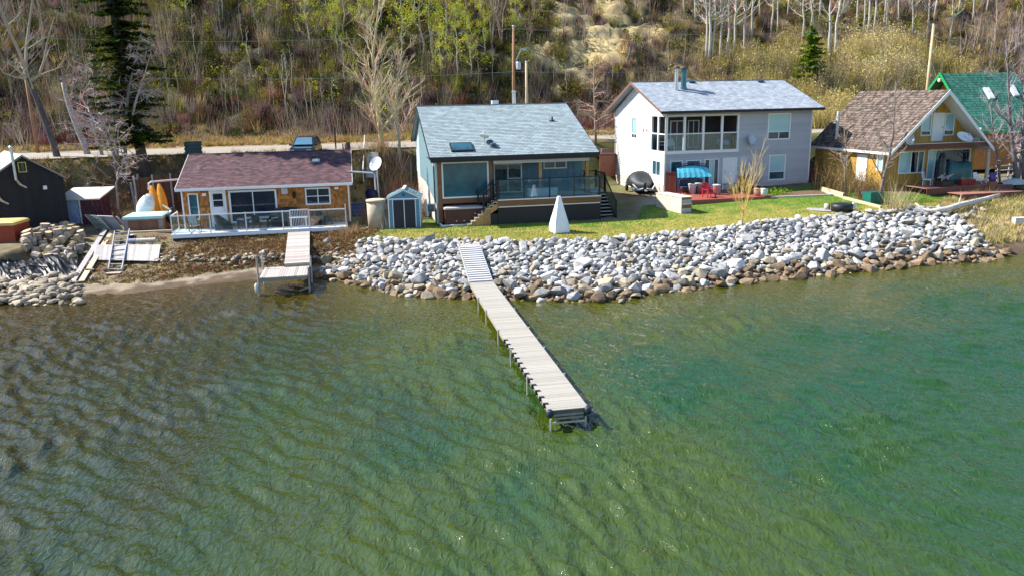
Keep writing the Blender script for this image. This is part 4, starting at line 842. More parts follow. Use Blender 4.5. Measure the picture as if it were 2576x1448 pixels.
# ------------------------------------------------------------------ GABLED HOUSE at the edge, shade painted into its black boards
BLK = mat("shade_black_board", (.014, .013, .016), .65, .25, 3, rand=.3)
bo = thing("shaded_house", "gabled house with walls blackened for shade, pale roof and two stovepipes", "house", (0, 0, 0), .68)
pk = atY(52, 392, 54.5); q = pk; bo.location = (q.x, q.y, 0); zt = q.z; gr_ = Z(q.x, q.y); hw = 2.25
for i in range(-15, 16):
    a0 = i * .15; top = zt - .12 - abs(a0) * .66
    b = MB(); b.bx(a0 - .072, a0 + .072, -.03 - .006 * (i % 2), .12, gr_ - .3, top); b.build("board", BLK, bo)
b = MB(); b.bx(hw - .2, hw, .14, 7, gr_ - .3, zt - 1.8); b.bx(-hw, -hw + .2, .14, 7, gr_ - .3, zt - 1.8); b.build("wall", BLK, bo)
b = MB(); b.prism([(-hw - .3, -.3, zt - 1.75), (0, -.3, zt - .05), (hw + .3, -.3, zt - 1.75), (hw + .3, -.3, zt - 1.65), (0, -.3, zt + .06), (-hw - .3, -.3, zt - 1.65)], (0, 7.6, 0)); rf_ = b.build("roof", mat("pale_asphalt_roof", (.58, .57, .54), .9, .1, 3, rand=.1), bo)
b = MB()
for sx in (-1, 1): b.prism([(sx * (hw + .3), -.32, zt - 1.78), (0, -.32, zt - .07), (0, -.32, zt + .07), (sx * (hw + .3), -.32, zt - 1.64)], (0, .018, 0))
b.build("barge_board", mat("dull_trim", (.25, .24, .22), .6), bo)
YT = mat("yellow_trim", (.55, .50, .10), .5)
window(bo, Tf(-.045), -.28, .22, zt - 1.12, zt - .42, frame=YT, fw_=.06)
for u, zz0, zz1, k in ((-.55, zt - 1.9, zt + .55, .9), (-1.75, zt - 2.9, zt - .2, .85)):
    b = MB(); b.tube([(u + .55, -.1, zz0 - .25), (u + .2, -.28, zz0), (u, -.4, zz0 + .35), (u, -.42, zz1)], .09, 9); b.lathe([(.15, zz1 - .02), (.15, zz1 + .08), (.09, zz1 + .13)], (u, -.42, 0), 9); b.build("stovepipe", STEEL, bo)
b = MB(); b.bx(1.0, 1.22, -.3, -.05, zt - 2.35, zt - 2.1); b.build("porch_light", W_PAINT, bo)
# ------------------------------------------------------------------ vegetation
VEG = bpy.data.materials.new("twig_and_leaf"); VEG.use_nodes = True; _t = VEG.node_tree; _t.nodes.remove(_t.nodes["Principled BSDF"])
_a = _t.nodes.new("ShaderNodeAttribute"); _a.attribute_name = "Col"; _d = _t.nodes.new("ShaderNodeBsdfDiffuse"); _r = _t.nodes.new("ShaderNodeBsdfTranslucent"); _m = _t.nodes.new("ShaderNodeMixShader"); _m.inputs[0].default_value = .22
for _q in (_d, _r): _t.links.new(_a.outputs["Color"], _q.inputs["Color"])
_t.links.new(_d.outputs[0], _m.inputs[1]); _t.links.new(_r.outputs[0], _m.inputs[2]); _t.links.new(_m.outputs[0], _t.nodes["Material Output"].inputs[0])
def rv(r): return Vector((r.gauss(0, 1), r.gauss(0, 1), r.gauss(0, 1))).normalized()
def grow(cr, r, p, d, L, rad, lev, up, nch, droop, col, tw, leaf, spread=.75, minr=.012):
    """one limb with its side limbs, drawn into the crown builder"""
    n = 3; pts = [p]; rads = [rad]; q = p.copy(); dd = d.copy()
    for i in range(n):
        dd = (dd + rv(r) * .16 + Vector((0, 0, up * .12 - droop * .16))).normalized(); q = q + dd * (L / n); pts.append(q); rads.append(max(minr * .5, rad * (1 - .8 * (i + 1) / n)))
    cr.cur = tuple(c * r.uniform(.8, 1.2) for c in col); cr.tube(pts, rads, 3 if rad < .05 else 5, cap=False)
    if lev > 0:
        for k in range(nch):
            t = .25 + .75 * (k + r.random()) / nch; i = min(int(t * n), n - 1); base = pts[i].lerp(pts[i + 1], t * n - i)
            sd = (dd + rv(r) * spread); sd.z = sd.z * .8 + .18 * up - .25 * droop; sd.normalize()
            grow(cr, r, base, sd, L * r.uniform(.35, .62) * (1.15 - .5 * t), max(minr, rad * .5 * (1 - .5 * t)), lev - 1, up, nch, droop, tuple(min(1, c * 1.08) for c in col) if not tw else tw, tw, leaf, spread, minr)
    elif leaf:
        lc, ln, ls = leaf
        for k in range(ln):
            b = pts[r.randrange(1, n + 1)] + rv(r) * .38; a = rv(r) * ls; c = a.cross(rv(r)).normalized() * ls * .8
            cr.cur = tuple(x * r.uniform(.65, 1.3) for x in lc); cr.add([b - a * .5, b + c * .5, b + a * .5, b - c * .5], [(0, 1, 2, 3)])
def bare_tree(name, label, cat, seed, path, rads, nb, start, blen, ang, lev=2, nch=4, up=.5, droop=0, col=(.3, .27, .2), tw=None, leaf=None, group=None, spread=.75, bark=None, minr=.012, parent_loc=None, forks=()):
    """path: trunk points in the world; limbs start at fraction START of the way up"""
    r = random.Random(seed); base = Vector(path[0]); t = thing(name, label, cat, tuple(base), 0, group); P = [Vector(p) - base for p in path]
    tb = MB(); tb.tube(P, rads, 8); o = tb.build("trunk", bark or mat("bark_" + name, tuple(c * .9 for c in col), .9, .25, 4, bump=.5, bscale=14, stretch=(2, 2, .5)), t, smooth=True)
    cr = MB(); n = len(P) - 1
    for fk in forks: cr.cur = col; cr.tube([Vector(p) - base for p in fk[0]], fk[1], 6, cap=False)
    stems = [(P, rads)] + [([Vector(p) - base for p in fk[0]], fk[1]) for fk in forks]
    for si, (Q, R_) in enumerate(stems):
        m = len(Q) - 1; k_n = nb if si == 0 else max(3, int(nb * .6)); st = start if si == 0 else .15
        for k in range(k_n):
            f = st + (1 - st) * (k + r.random() * .8) / k_n; i = min(int(f * m), m - 1); b = Q[i].lerp(Q[i + 1], f * m - i); rb = R_[i] + (R_[i + 1] - R_[i]) * (f * m - i)
            a = r.uniform(0, 6.283); e = ang * r.uniform(.7, 1.3); d = Vector((math.cos(a) * math.sin(e), math.sin(a) * math.sin(e), math.cos(e)))
            grow(cr, r, b, d, blen * (1.1 - .65 * (f - st) / max(1e-3, 1 - st)) * r.uniform(.7, 1.15), max(minr, rb * .5), lev, up, nch, droop, col, tw, leaf, spread, minr)
    cr.build("crown", VEG, t, col=True); return t
def up_path(p, h, lean=(0, 0), n=5, wob=.12, seed=0):
    r = random.Random(seed); return [Vector(p) + Vector((lean[0] * h * (i / n) + (r.gauss(0, wob) if 0 < i else 0), lean[1] * h * i / n + (r.gauss(0, wob) if 0 < i else 0), h * i / n - (.2 if i == 0 else 0))) for i in range(n + 1)]
def pxpath(pts, Y): return [atY(p[0], p[1], p[2] if len(p) > 2 else Y) for p in pts]

# --- hillside brush: masses nobody could count
def proj_shrubs(k, xr, sr):
    x = rng.uniform(*xr, k); s = rng.uniform(*sr, k); y = s + 66 + .2 * (x + 38); return x, y, s, 6.05 + hill(x, s - 6.6)
def twigs(x, y, z, h, nb, wd, cols, spread, vary=.3):
    k = len(x); idx = np.repeat(np.arange(k), nb); m = len(idx); hh = h[idx] * rng.uniform(.45, 1.1, m); a = rng.uniform(0, 6.283, m); sp = rng.uniform(0, spread, m) ** .8 * hh
    ro = rng.normal(0, .16, (m, 2)) * h[idx][:, None]; base = np.stack([x[idx] + ro[:, 0], y[idx] + ro[:, 1], z[idx] - .08], 1)
    tip = base + np.stack([np.cos(a) * sp, np.sin(a) * sp, hh], 1); th = rng.uniform(0, 6.283, m); d = np.stack([np.cos(th), np.sin(th), 0 * th], 1) * (wd * rng.uniform(.6, 1.4, m))[:, None] / 2
    V = np.stack([base - d, base + d, tip], 1).reshape(-1, 3); c = cols[idx] * rng.uniform(1 - vary, 1 + vary, (m, 1)); return V, np.repeat(c, 3, 0)
def leaves(x, y, z, h, rad, nb, size, cols, vary=.35):
    k = len(x); idx = np.repeat(np.arange(k), nb); m = len(idx); u = rng.normal(0, 1, (m, 3)); u /= np.linalg.norm(u, axis=1)[:, None]; u *= rng.uniform(.3, 1, (m, 1)) ** .5
    c0 = np.stack([x[idx] + u[:, 0] * rad[idx], y[idx] + u[:, 1] * rad[idx], z[idx] + h[idx] * (.55 + .5 * u[:, 2])], 1)
    A = rng.normal(0, 1, (m, 3)); A /= np.linalg.norm(A, axis=1)[:, None]; B = np.cross(A, rng.normal(0, 1, (m, 3))); B /= np.linalg.norm(B, axis=1)[:, None]; sz = (size * rng.uniform(.5, 1.4, m))[:, None]
    V = np.stack([c0 - A * sz * .5, c0 + B * sz * .45, c0 + A * sz * .5], 1).reshape(-1, 3); return V, np.repeat(cols[idx] * rng.uniform(1 - vary, 1 + vary, (m, 1)), 3, 0)
def mass(name, chunks):
    V = np.concatenate([c[0] for c in chunks]); C = np.concatenate([c[1] for c in chunks]); return numesh(name, V, np.arange(len(V)).reshape(-1, 3), VEG, C, kind="stuff")
def pick(k, pal, wts): return np.array(pal)[rng.choice(len(pal), k, p=np.array(wts) / sum(wts))]
def thin(x, y, s, keep): m = rng.random(len(x)) < keep; return m
PURP, REDD, BRN, GRYT, TAN, OLV, YGR, DGR, CRM = (.155, .085, .105), (.26, .085, .06), (.19, .12, .06), (.31, .25, .21), (.46, .33, .15), (.19, .18, .025), (.42, .44, .035), (.04, .065, .012), (.62, .50, .18)
# bare brush over the whole slope
x, y, s, z = proj_shrubs(7600, (-64, 82), (8.5, 40)); dens = fbm(x, s, 9, 71); low = np.clip(1 - (s - 9) / 12, 0, 1); rgt = sstep((x - 8) / 10); o_ = outcrop(x, y, s)
m = (rng.random(len(x)) < .45 + .4 * (dens > -.3)) & (o_ < .35 + .5 * (rng.random(len(x)) < .12)) & ~((s < 12 + 1.2 * dens) & (x > -37) & (x < -8)); x, y, s, z, low, rgt = x[m], y[m], s[m], z[m], low[m], rgt[m]; k = len(x)
cl = np.where((rng.random(k) < rgt * .6)[:, None], pick(k, [TAN, BRN, GRYT, PURP], [3, 2, 2, 1]), np.where((rng.random(k) < low)[:, None], pick(k, [PURP, REDD, BRN, GRYT], [4, 2, 3, 2]), pick(k, [BRN, OLV, GRYT, PURP, TAN], [3, 3, 1.5, 1.5, 1])))
tint = fbm(x, s, 7, 72); cl = cl * (1 + .25 * tint[:, None]) * np.where(rng.random(k) < .38, .32, rng.uniform(.75, 1.7, k))[:, None]; h = rng.uniform(.7, 2.3, k) * (.8 + .3 * low)  # part of the clumps darkened in colour in place of self-shadow
tag(mass("hillside_brush", [twigs(x, y, z, h, 58, .05, cl, .62)]), kind="stuff")
# olive, dark green and fresh yellow-green undergrowth, mostly high on the slope
x, y, s, z = proj_shrubs(6000, (-64, 82), (10, 40)); g = fbm(x, s, 10, 73) + .5 * fbm(x, s, 4, 74); hi = np.clip((s - 12) / 12, 0, 1); left = sstep((14 - x) / 10); o_ = outcrop(x, y, s)
m = (rng.random(len(x)) < (.16 + .95 * hi * sstep(g * 1.4 + .4)) * (.35 + .65 * left)) & (o_ < .5); x, y, s, z = x[m], y[m], s[m], z[m]; k = len(x)
yg = sstep(fbm(x, s, 8, 75) + .35 * (x > -32))[:, None]; cl = pick(k, [OLV, DGR, (.05, .07, .012)], [3, 4, 3]) * (1 - yg) + pick(k, [YGR, OLV, (.22, .21, .05)], [3, 2, 2]) * yg
tag(mass("green_undergrowth", [leaves(x, y, z, rng.uniform(.7, 2.4, k), rng.uniform(.6, 1.3, k), 62, .22, cl)]), kind="stuff")
# tall fine grey and brown twigs of leafless saplings all over the slope
x, y, s, z = proj_shrubs(3600, (-64, 82), (8, 40)); d_ = fbm(x, s, 12, 81); o_ = outcrop(x, y, s); m = (rng.random(len(x)) < .08 + .7 * sstep(d_ * 1.5)) & (o_ < .4); x, y, s, z = x[m], y[m], s[m], z[m]; k = len(x)
tag(mass("leafless_thicket", [twigs(x, y, z, rng.uniform(1.8, 4.6, k), 26, .035, pick(k, [GRYT, (.36, .27, .2), (.28, .2, .16), (.44, .36, .25), PURP], [3, 3, 3, 2, 1]), .36)]), kind="stuff")
# cream willow thicket below the aspens
x, y, s, z = proj_shrubs(1500, (10, 64), (3.5, 24)); cs = np.abs((x - 38 - (s - 10) * .3) / 19); m = rng.random(len(x)) < 1.15 - cs; x, y, s, z = x[m], y[m], s[m], z[m]; m = s > 7; x, y, s, z = x[m], y[m], s[m], z[m]; k = len(x)
cl = pick(k, [CRM, (.54, .44, .16), (.44, .35, .2), (.40, .36, .08)], [4, 3, 2, 1.5]); h = rng.uniform(1.6, 3.6, k)
tag(mass("willow_thicket", [twigs(x, y, z, h, 60, .045, cl * .75, .45), leaves(x, y, z, h, rng.uniform(.7, 1.3, k), 90, .15, cl)]), kind="stuff")
# dry grass: road verge, the tan bank, the point at the far end
x, y, s, z = proj_shrubs(13000, (-62, 70), (6.9, 13.5)); m = rng.random(len(x)) < np.clip(1.5 - (s - 6.9) / 5, .08, 1) * (.35 + .65 * sstep((x + 46) / 8)); x, y, s, z = x[m], y[m], s[m], z[m]; k = len(x)
mass("dry_verge_grass", [twigs(x, y, z, rng.uniform(.25, .7, k), 14, .07, pick(k, [(.52, .37, .17), (.42, .28, .13), (.28, .17, .08), (.26, .28, .04)], [4, 3, 2, 1]), 1.4)])
def field(k, poly_x, f_lo, f_hi):
    x = rng.uniform(*poly_x, k); lo, hi_ = f_lo(x), f_hi(x); y = lo + (hi_ - lo) * rng.random(k); m = hi_ > lo; return x[m], y[m]
x, y = field(2600, (29.3, 45), lambda x: np.interp(x, SHX, SHY) + 1.2, lambda x: np.interp(x, [29, 31, 36, 45], [53.5, 56.5, 57, 57])); z = zg(x, y); k = len(x)
mass("dry_shore_grass", [twigs(x, y, z, rng.uniform(.2, .6, k), 12, .05, pick(k, [(.55, .44, .2), (.48, .38, .2), (.2, .26, .03)], [5, 3, 1]), .8)])
# leaf litter and weeds on the bank under the cottage, between the houses and up to the road
x, y = field(5200, (-27, -8.6), lambda x: np.interp(x, SHX, SHY) + 1.6, lambda x: np.interp(x, FRX, FRY) + .3); z = zg(x, y); k = len(x); m = rng.random(k) < .35 + .65 * (x > -21); x, y, z = x[m], y[m], z[m]; k = len(x)
mass("leaf_litter", [leaves(x, y, z - .05, rng.uniform(.05, .2, k), rng.uniform(.1, .3, k), 12, .13, pick(k, [(.21, .11, .05), (.13, .07, .038), (.32, .21, .10), (.14, .15, .025)], [4, 4, 2, 1])), twigs(x[::2], y[::2], z[::2], rng.uniform(.08, .36, len(x[::2])), 5, .03, pick(len(x[::2]), [(.3, .2, .1), BRN, GRYT], [2, 3, 1]), 1.3)])
x, y = field(5200, (-48, 8), lambda x: np.interp(x, [-48, -24, -23, -11, -10, -6, -5, 8], [57, 57, 63, 63, 55, 55, 67.5, 67.5]), lambda x: 66 - 2.8 + .2 * (x + 38)); z = zg(x, y); k = len(x)
mass("slope_weeds", [twigs(x, y, z, rng.uniform(.15, .7, k), 12, .045, pick(k, [TAN, BRN, (.2, .2, .04), (.25, .16, .09)], [3, 3, 1.5, 3]), 1.0), leaves(x, y, z - .03, rng.uniform(.05, .3, k), rng.uniform(.15, .4, k), 8, .14, pick(k, [(.14, .17, .02), (.3, .19, .09)], [1, 2]))])

# --- single bushes and thickets near the houses
def bush(label, px, py, h, w_, cols, n=220, leaf=None, name="bush", cat="bush", group=None, tw=.035, spread=.7, dz=0, pos=None):
    p = Vector(pos) if pos else gp(px, py, dz); k = max(6, int(w_ * 7)); xx = rng.normal(0, w_ * .28, k); yy = rng.normal(0, w_ * .2, k)
    zz = np.array([Z(p.x + a, p.y + b) - p.z for a, b in zip(xx, yy)]) if pos is None else np.zeros(k); hh = h * rng.uniform(.65, 1.05, k)
    ch = [twigs(xx, yy, zz, hh, max(4, n // k), tw, pick(k, cols, [1] * len(cols)), spread)]
    if leaf: ch.append(leaves(xx, yy, zz, hh, np.full(k, w_ * .33), max(4, leaf[1] // k), leaf[2], pick(k, leaf[0], [1] * len(leaf[0]))))
    V = np.concatenate([c[0] for c in ch]); C = np.concatenate([c[1] for c in ch]); o = numesh(name, V, np.arange(len(V)).reshape(-1, 3), VEG, C); o.location = p; return tag(o, label, cat, group)
bush("red twigged shrub behind the blue garden shed", 1012, 528, 2.6, 2.6, [(.30, .09, .08), (.36, .15, .12), (.22, .09, .08)], 520)
bush("brown bramble thicket on the bank between cottage and teal house", 1000, 470, 2.3, 3.4, [BRN, (.25, .15, .09), GRYT, (.3, .12, .09)], 700)
bush("grey brown thicket around the two bare poplars", 960, 415, 1.9, 3.6, [BRN, TAN, GRYT], 600)
bush("purple red willow shrub in front of the low shed", 245, 560, 2.6, 2.2, [(.20, .06, .09), (.26, .10, .10), (.13, .06, .08)], 420)
bush("thin purple shrub beside the blue shed door", 198, 552, 2.8, .9, [(.17, .07, .11), (.24, .14, .14)], 130)
bush("rusty twiggy shrub at the corner of the white house", 2056, 458, 2.1, 1.8, [(.26, .07, .07), (.2, .08, .07)], 330)
bush("dry brown shrub tangle beside the parked dark van", 2120, 480, 2.9, 2.6, [BRN, TAN, (.3, .2, .1)], 520, ([OLV, (.2, .17, .05)], 500, .12))
bush("dense brown green hedge near the pine cabin wall", 2165, 492, 2.0, 2.4, [BRN, (.28, .2, .12)], 420, ([OLV, (.16, .13, .05), (.3, .22, .1)], 700, .12))
bush("low russet shrub beside the green tub", 2185, 505, 1.3, 1.3, [(.24, .12, .08), BRN], 260)
bush("small round dark evergreen bush standing in the flower bed", 2063, 480, 1.7, 1.0, [(.03, .04, .025)], 160, ([(.02, .028, .016), (.035, .03, .03)], 500, .13))
bush("bright lime green perennial clump in the flower bed", 1952, 490, .55, 1.5, [(.2, .32, .02)], 200, ([(.25, .42, .02), (.16, .3, .02)], 420, .10))
bush("pale dry bush with fine twigs in front of the timber terrace", 2256, 530, 2.5, 1.5, [(.5, .42, .24), (.42, .34, .2)], 200, tw=.03)
bush("spindly brown brush over the terrace planter", 2330, 470, 2.2, 2.4, [(.4, .28, .17), (.3, .2, .13)], 260, tw=.025)
bush("dry rusty weeds at the edge of the terrace", 2470, 497, 1.1, 2.2, [(.4, .25, .11), (.32, .18, .1)], 380, tw=.03)
bush("tangled dry reeds at the end of the cottage deck", 868, 590, 1.0, 2.0, [(.42, .28, .15), (.3, .18, .1)], 420, tw=.025)
bush("grey dry grass clump leaning on the garden shed", 968, 575, 1.35, 1.1, [(.55, .47, .42), (.42, .34, .3)], 330, tw=.025, spread=.5)
bush("orange brown dead fern at the concrete cistern", 930, 560, 1.6, 1.0, [(.36, .16, .08), (.3, .12, .07)], 300)
for px, py, h, w_ in ((400, 320, 1.6, 2), (520, 305, 1.5, 2.4), (640, 300, 1.8, 3), (700, 300, 1.5, 2), (835, 325, 1.8, 2.4), (880, 335, 1.6, 2.)):
    bush("dark tangled bush at the foot of the slope beyond the road", px, py, h, w_, [PURP, BRN, REDD], 320, ([DGR, OLV], 160, .16), group="dark bushes along the foot of the slope")

for px, py, h, w_, lab in ((2075, 232, 4.2, 3.4, "nearest the juniper"), (2135, 205, 4.6, 3.6, "under the twin aspens"), (2190, 222, 4.4, 3.6, "straight above the brown cabin roof"), (2255, 200, 4.6, 3.8, "left of the tan pole"), (2300, 222, 4.0, 3.2, "touching the green roof trim"), (2160, 150, 4.8, 4.0, "high under the leaning aspens"), (2240, 140, 4.6, 3.8, "highest toward the tan pole"), (1985, 185, 3.4, 3.4, "on the white house side of the juniper"), (1900, 185, 2.8, 3.6, "behind the white house ridge"), (2090, 285, 3.0, 3.0, "low behind the white house eave")):
    bush("dense golden cream budding bush " + lab, px, py, h, w_, [(.62, .50, .26), (.52, .42, .28), (.42, .33, .24)], 420, ([(.80, .65, .26), (.84, .70, .32), (.68, .58, .18), (.6, .48, .28)], 1500, .17), name="golden_bush", spread=.5)
# --- hillside trees: a few kinds, each tree a copy with its own trunk and crown
def proto(kind, seed):
    h = 10.
    if kind == "aspen": return bare_tree("aspen_tree", "", "tree", seed, up_path((0, 0, 0), h, n=6, wob=.09, seed=seed), [.13, .12, .105, .09, .07, .045, .02], 15, .35, 1.9, .95, 2, 3, .5, .0, (.62, .58, .50), leaf=None, minr=.014)
    if kind == "leafing": return bare_tree("leafing_tree", "", "tree", seed, up_path((0, 0, 0), h, n=6, wob=.16, seed=seed), [.11, .10, .09, .075, .055, .035, .015], 20, .16, 2.3, 1.0, 2, 3, .5, 0, (.55, .53, .38), leaf=((.50, .50, .04), 6, .18), minr=.013)
    if kind == "brushy":
        p = up_path((0, 0, 0), h, n=5, wob=.25, seed=seed); fk = [(up_path((0, 0, 0), h * f, lean=(lx_, ly_), n=4, wob=.15, seed=seed + 5), [.08, .065, .05, .035, .015]) for f, lx_, ly_ in ((.85, .14, .03), (.8, -.15, -.05))]
        return bare_tree("multi_stem_tree", "", "tree", seed, p, [.10, .09, .075, .055, .035, .015], 12, .25, 2.3, .8, 2, 3, .6, 0, (.46, .36, .28), tw=(.30, .20, .17), forks=fk, minr=.013)
    if kind == "thin": return bare_tree("sapling_tree", "", "tree", seed, up_path((0, 0, 0), h, n=5, wob=.15, seed=seed), [.07, .065, .055, .045, .03, .012], 7, .45, 1.5, .7, 1, 3, .6, 0, (.66, .60, .47), minr=.014)
PR = {}
for kd, n_ in (("aspen", 3), ("leafing", 3), ("brushy", 2), ("thin", 2)): PR[kd] = [proto(kd, 100 + 7 * i + len(kd)) for i in range(n_)]
PK = {id(o): (kids(o), {k.name: kids(k) for k in kids(o)}) for l in PR.values() for o in l}
used = set()
def plant(kd, px, py, h, lab, grp, lean=0, base=None):
    p = base or gp(px, py); o = rr.choice(PR[kd]); sc = h / 10.; w_ = sc * rr.uniform(.85, 1.15)
    if id(o) not in used: used.add(id(o)); t = o
    else:
        t = o.copy(); COL.objects.link(t)
        for c in PK[id(o)][0]: q = c.copy(); COL.objects.link(q); q.parent = t
    t.location = p; t.rotation_euler = (rr.uniform(-.03, .03), lean + rr.uniform(-.03, .03), rr.uniform(0, 6.28)); t.scale = (w_, w_, sc); t["label"] = lab; t["group"] = grp; t["category"] = "tree"
def Lb(a, b): return a, b
L1 = Lb("slender pale tree with fresh yellow green leaves", "yellow green leafing trees on the slope")
for px, py, h in ((779, 138, 9), (867, 105, 8), (1014, 132, 9.5), (1064, 160, 11), (1085, 142, 9.5), (1124, 145, 10), (1185, 197, 6.5), (905, 60, 7), (960, 70, 8), (1040, 70, 8), (1100, 60, 8), (1150, 80, 8), (700, 60, 7), (640, 70, 7), (560, 50, 7), (745, 30, 7), (1285, 40, 6), (470, 60, 6), (820, 50, 8), (1210, 60, 7), (930, 120, 7), (1000, 45, 7), (1110, 215, 6), (1150, 180, 7), (1170, 120, 7), (1220, 150, 6), (850, 150, 6.5), (1300, 100, 5)): w_ = " left of the tall poplar" if px < 930 else (" right behind the tall poplar" if px < 1105 else " near the lamp pole"); plant("leafing", px, py, h, L1[0] + w_, L1[1] + w_)
L2 = Lb("tall straight white trunked aspen", "white aspens in the stand")
for px, py, h in ((1776, 165, 11), (1783, 166, 12), (1792, 164, 11), (1810, 163, 12), (1826, 166, 11), (1847, 140, 11), (1870, 152, 12), (1890, 106, 10), (1939, 95, 9), (1955, 88, 8), (2017, 120, 9), (2120, 48, 9), (2155, 78, 10), (2172, 86, 11), (2182, 88, 11), (2197, 96, 10), (2222, 76, 10), (2230, 80, 9), (2260, 66, 9), (2292, 100, 9), (2332, 116, 10), (2388, 116, 9), (2445, 62, 8), (2480, 50, 8), (1750, 60, 8), (1720, 50, 8), (1910, 60, 8), (1980, 50, 8), (2060, 60, 8), (2350, 60, 9), (2410, 40, 9)): w_ = " straight above the white house roof" if px < 1900 else (" above the juniper" if px < 2080 else (" above the cream thicket" if px < 2300 else " beside the tan pole")); plant("aspen", px, py, h, L2[0] + w_, L2[1] + w_, lean=.03 if px > 2100 else 0)
L3 = Lb("many stemmed bare reddish tree on the slope near the sandstone ledges", "bare many stemmed trees by the ledges")
for px, py, h in ((1237, 128, 9), (1262, 122, 9), (1473, 128, 7), (1342, 62, 7), (1420, 102, 6.5), (1565, 60, 6), (1600, 40, 7), (1380, 25, 7), (1255, 60, 8), (1330, 130, 5), (1195, 30, 7)): plant("brushy", px, py, h, *L3)
L4 = Lb("thin pale sapling on the slope", "thin saplings in the brush")
for px, py, h in ((495, 176, 6), (555, 92, 4), (572, 292, 4.2), (586, 288, 3.6), (600, 292, 4.4), (683, 282, 4), (690, 284, 3.6), (716, 296, 6), (724, 292, 6), (738, 250, 5), (775, 322, 5), (790, 322, 5), (812, 300, 4.5), (840, 300, 4), (870, 230, 5), (1090, 200, 5), (1150, 240, 4), (1631, 150, 4), (1508, 182, 5.5), (1469, 245, 5), (1540, 215, 4), (2220, 210, 5.5), (2210, 228, 3.5), (2282, 228, 3.5), (2305, 226, 3.5), (2250, 226, 3), (1425, 250, 3.5), (1395, 220, 4), (1350, 210, 4), (630, 200, 5), (450, 250, 4), (430, 300, 4), (1030, 250, 4), (1680, 190, 4), (1720, 180, 4), (1060, 300, 4), (1205, 240, 4), (1240, 215, 4.2), (500, 250, 3.4), (655, 160, 5), (610, 120, 5)): w_ = " above the cottage" if px < 900 else (" behind the teal house" if px < 1400 else (" near the sandstone" if px < 1800 else " in the cream thicket")); plant("thin", px, py, h, L4[0] + w_, L4[1] + w_)
L5 = Lb("bare grey twiggy tree on the shady upper slope near the spruce", "bare twiggy trees on the upper slope")
for px, py, h in ((20, 150, 7), (60, 110, 7), (110, 130, 7), (170, 60, 7), (130, 220, 5), (30, 260, 5), (200, 170, 6), (240, 120, 6), (180, 270, 5), (430, 130, 6), (60, 330, 4), (230, 230, 5), (100, 60, 6), (420, 210, 5)): plant("brushy", px, py, h, *L5)
L6 = Lb("bare tree beyond the green roof on the slope", "bare trees beyond the green roof")
for px, py, h in ((2500, 130, 8), (2550, 150, 8), (2570, 110, 9), (2450, 150, 7), (2420, 170, 6), (2530, 190, 7), (2565, 215, 6), (2490, 185, 6)): plant("brushy", px, py, h, *L6)

for px, py, h, lab in ((2085, 172, 13.5, "thick white twin aspen rising out of the golden bushes, the nearer stem"), (2098, 168, 14, "thick white twin aspen rising out of the golden bushes, the farther stem"), (2035, 120, 11, "white aspen standing behind the juniper top")):
    p = gp(px, py); plant("aspen", px, py, h, lab, "thick aspens in the golden bushes", lean=.02, base=p)
# --- single trees with a character of their own
DBARK = mat("dark_cottonwood_bark", (.13, .12, .115), .9, .3, 3, bump=.8, bscale=9, stretch=(2, 2, .4))
t = bare_tree("cottonwood_tree", "big leaning dark trunked cottonwood with pale bare forked limbs", "tree", 1, pxpath([(152, 424), (137, 370), (120, 322), (100, 268), (78, 215), (62, 172)], 65), [.30, .26, .24, .22, .20, .17], 4, .75, 2.5, .9, 2, 4, .4, 0, (.42, .37, .30), bark=DBARK,
    forks=[(pxpath([(66, 180), (48, 130, 64.5), (26, 85, 64), (2, 20, 63.5), (-10, -30, 63)], 65), [.16, .14, .11, .09, .06]), (pxpath([(64, 176), (66, 120, 65.5), (74, 55, 66), (82, 0, 66), (90, -50, 66)], 65), [.14, .12, .09, .07, .04]), (pxpath([(74, 207), (98, 190), (112, 150, 64.6), (118, 110, 64.3), (136, 45, 64)], 65), [.12, .11, .085, .06, .03]), (pxpath([(70, 200), (40, 195, 64), (10, 185, 63.5), (-15, 150, 63)], 65), [.08, .065, .05, .03])])
SNAG = mat("silver_snag_bark", (.48, .45, .44), .9, .25, 5, col2=(.16, .14, .14), bump=.5, bscale=12)
t = thing("snag", "broken off silvery dead trunk standing beside the leaning cottonwood", "tree", tuple(gp(222, 388)))
P = pxpath([(222, 392), (212, 362), (199, 334), (181, 288), (166, 240), (157, 208)], t.location.y); b = MB(); b.tube([p - Vector(t.location) for p in P], [.27, .25, .23, .2, .17, .13], 9); b.build("trunk", SNAG, t, smooth=True)
b = MB(); b.tube([P[2] - t.location, P[2] - t.location + Vector((.5, -.2, .5)), P[2] - t.location + Vector((1.2, -.4, .6))], [.06, .04, .01], 5); b.build("branch_stub", SNAG, t)
BIRCH = mat("grey_birch_bark", (.36, .33, .31), .85, .25, 4, col2=(.15, .13, .12), bump=.4, bscale=16)
pk = dict(minr=.017, col=(.52, .44, .40), tw=(.60, .48, .44), droop=.55, up=.2, bark=BIRCH, spread=1.0)
bare_tree("birch_tree", "bare birch with drooping pinkish twigs nearest the low shed", "tree", 11, pxpath([(300, 432), (286, 385), (272, 350), (256, 312), (244, 276), (236, 220), (232, 160)], 63.6), [.16, .14, .13, .11, .09, .06, .03], 26, .25, 2.9, 1.1, 2, 5, **pk)
bare_tree("birch_tree", "tall double stemmed bare birch in front of the spruce", "tree", 12, pxpath([(322, 446), (316, 400), (314, 350), (318, 280), (324, 225), (336, 170), (352, 90)], 63.0), [.17, .15, .14, .12, .10, .07, .03], 28, .2, 3.0, 1.1, 2, 5, forks=[(pxpath([(316, 370), (326, 320), (346, 240, 62.6), (356, 215, 62.5), (380, 130, 62)], 63), [.11, .09, .07, .05, .02])], **pk)
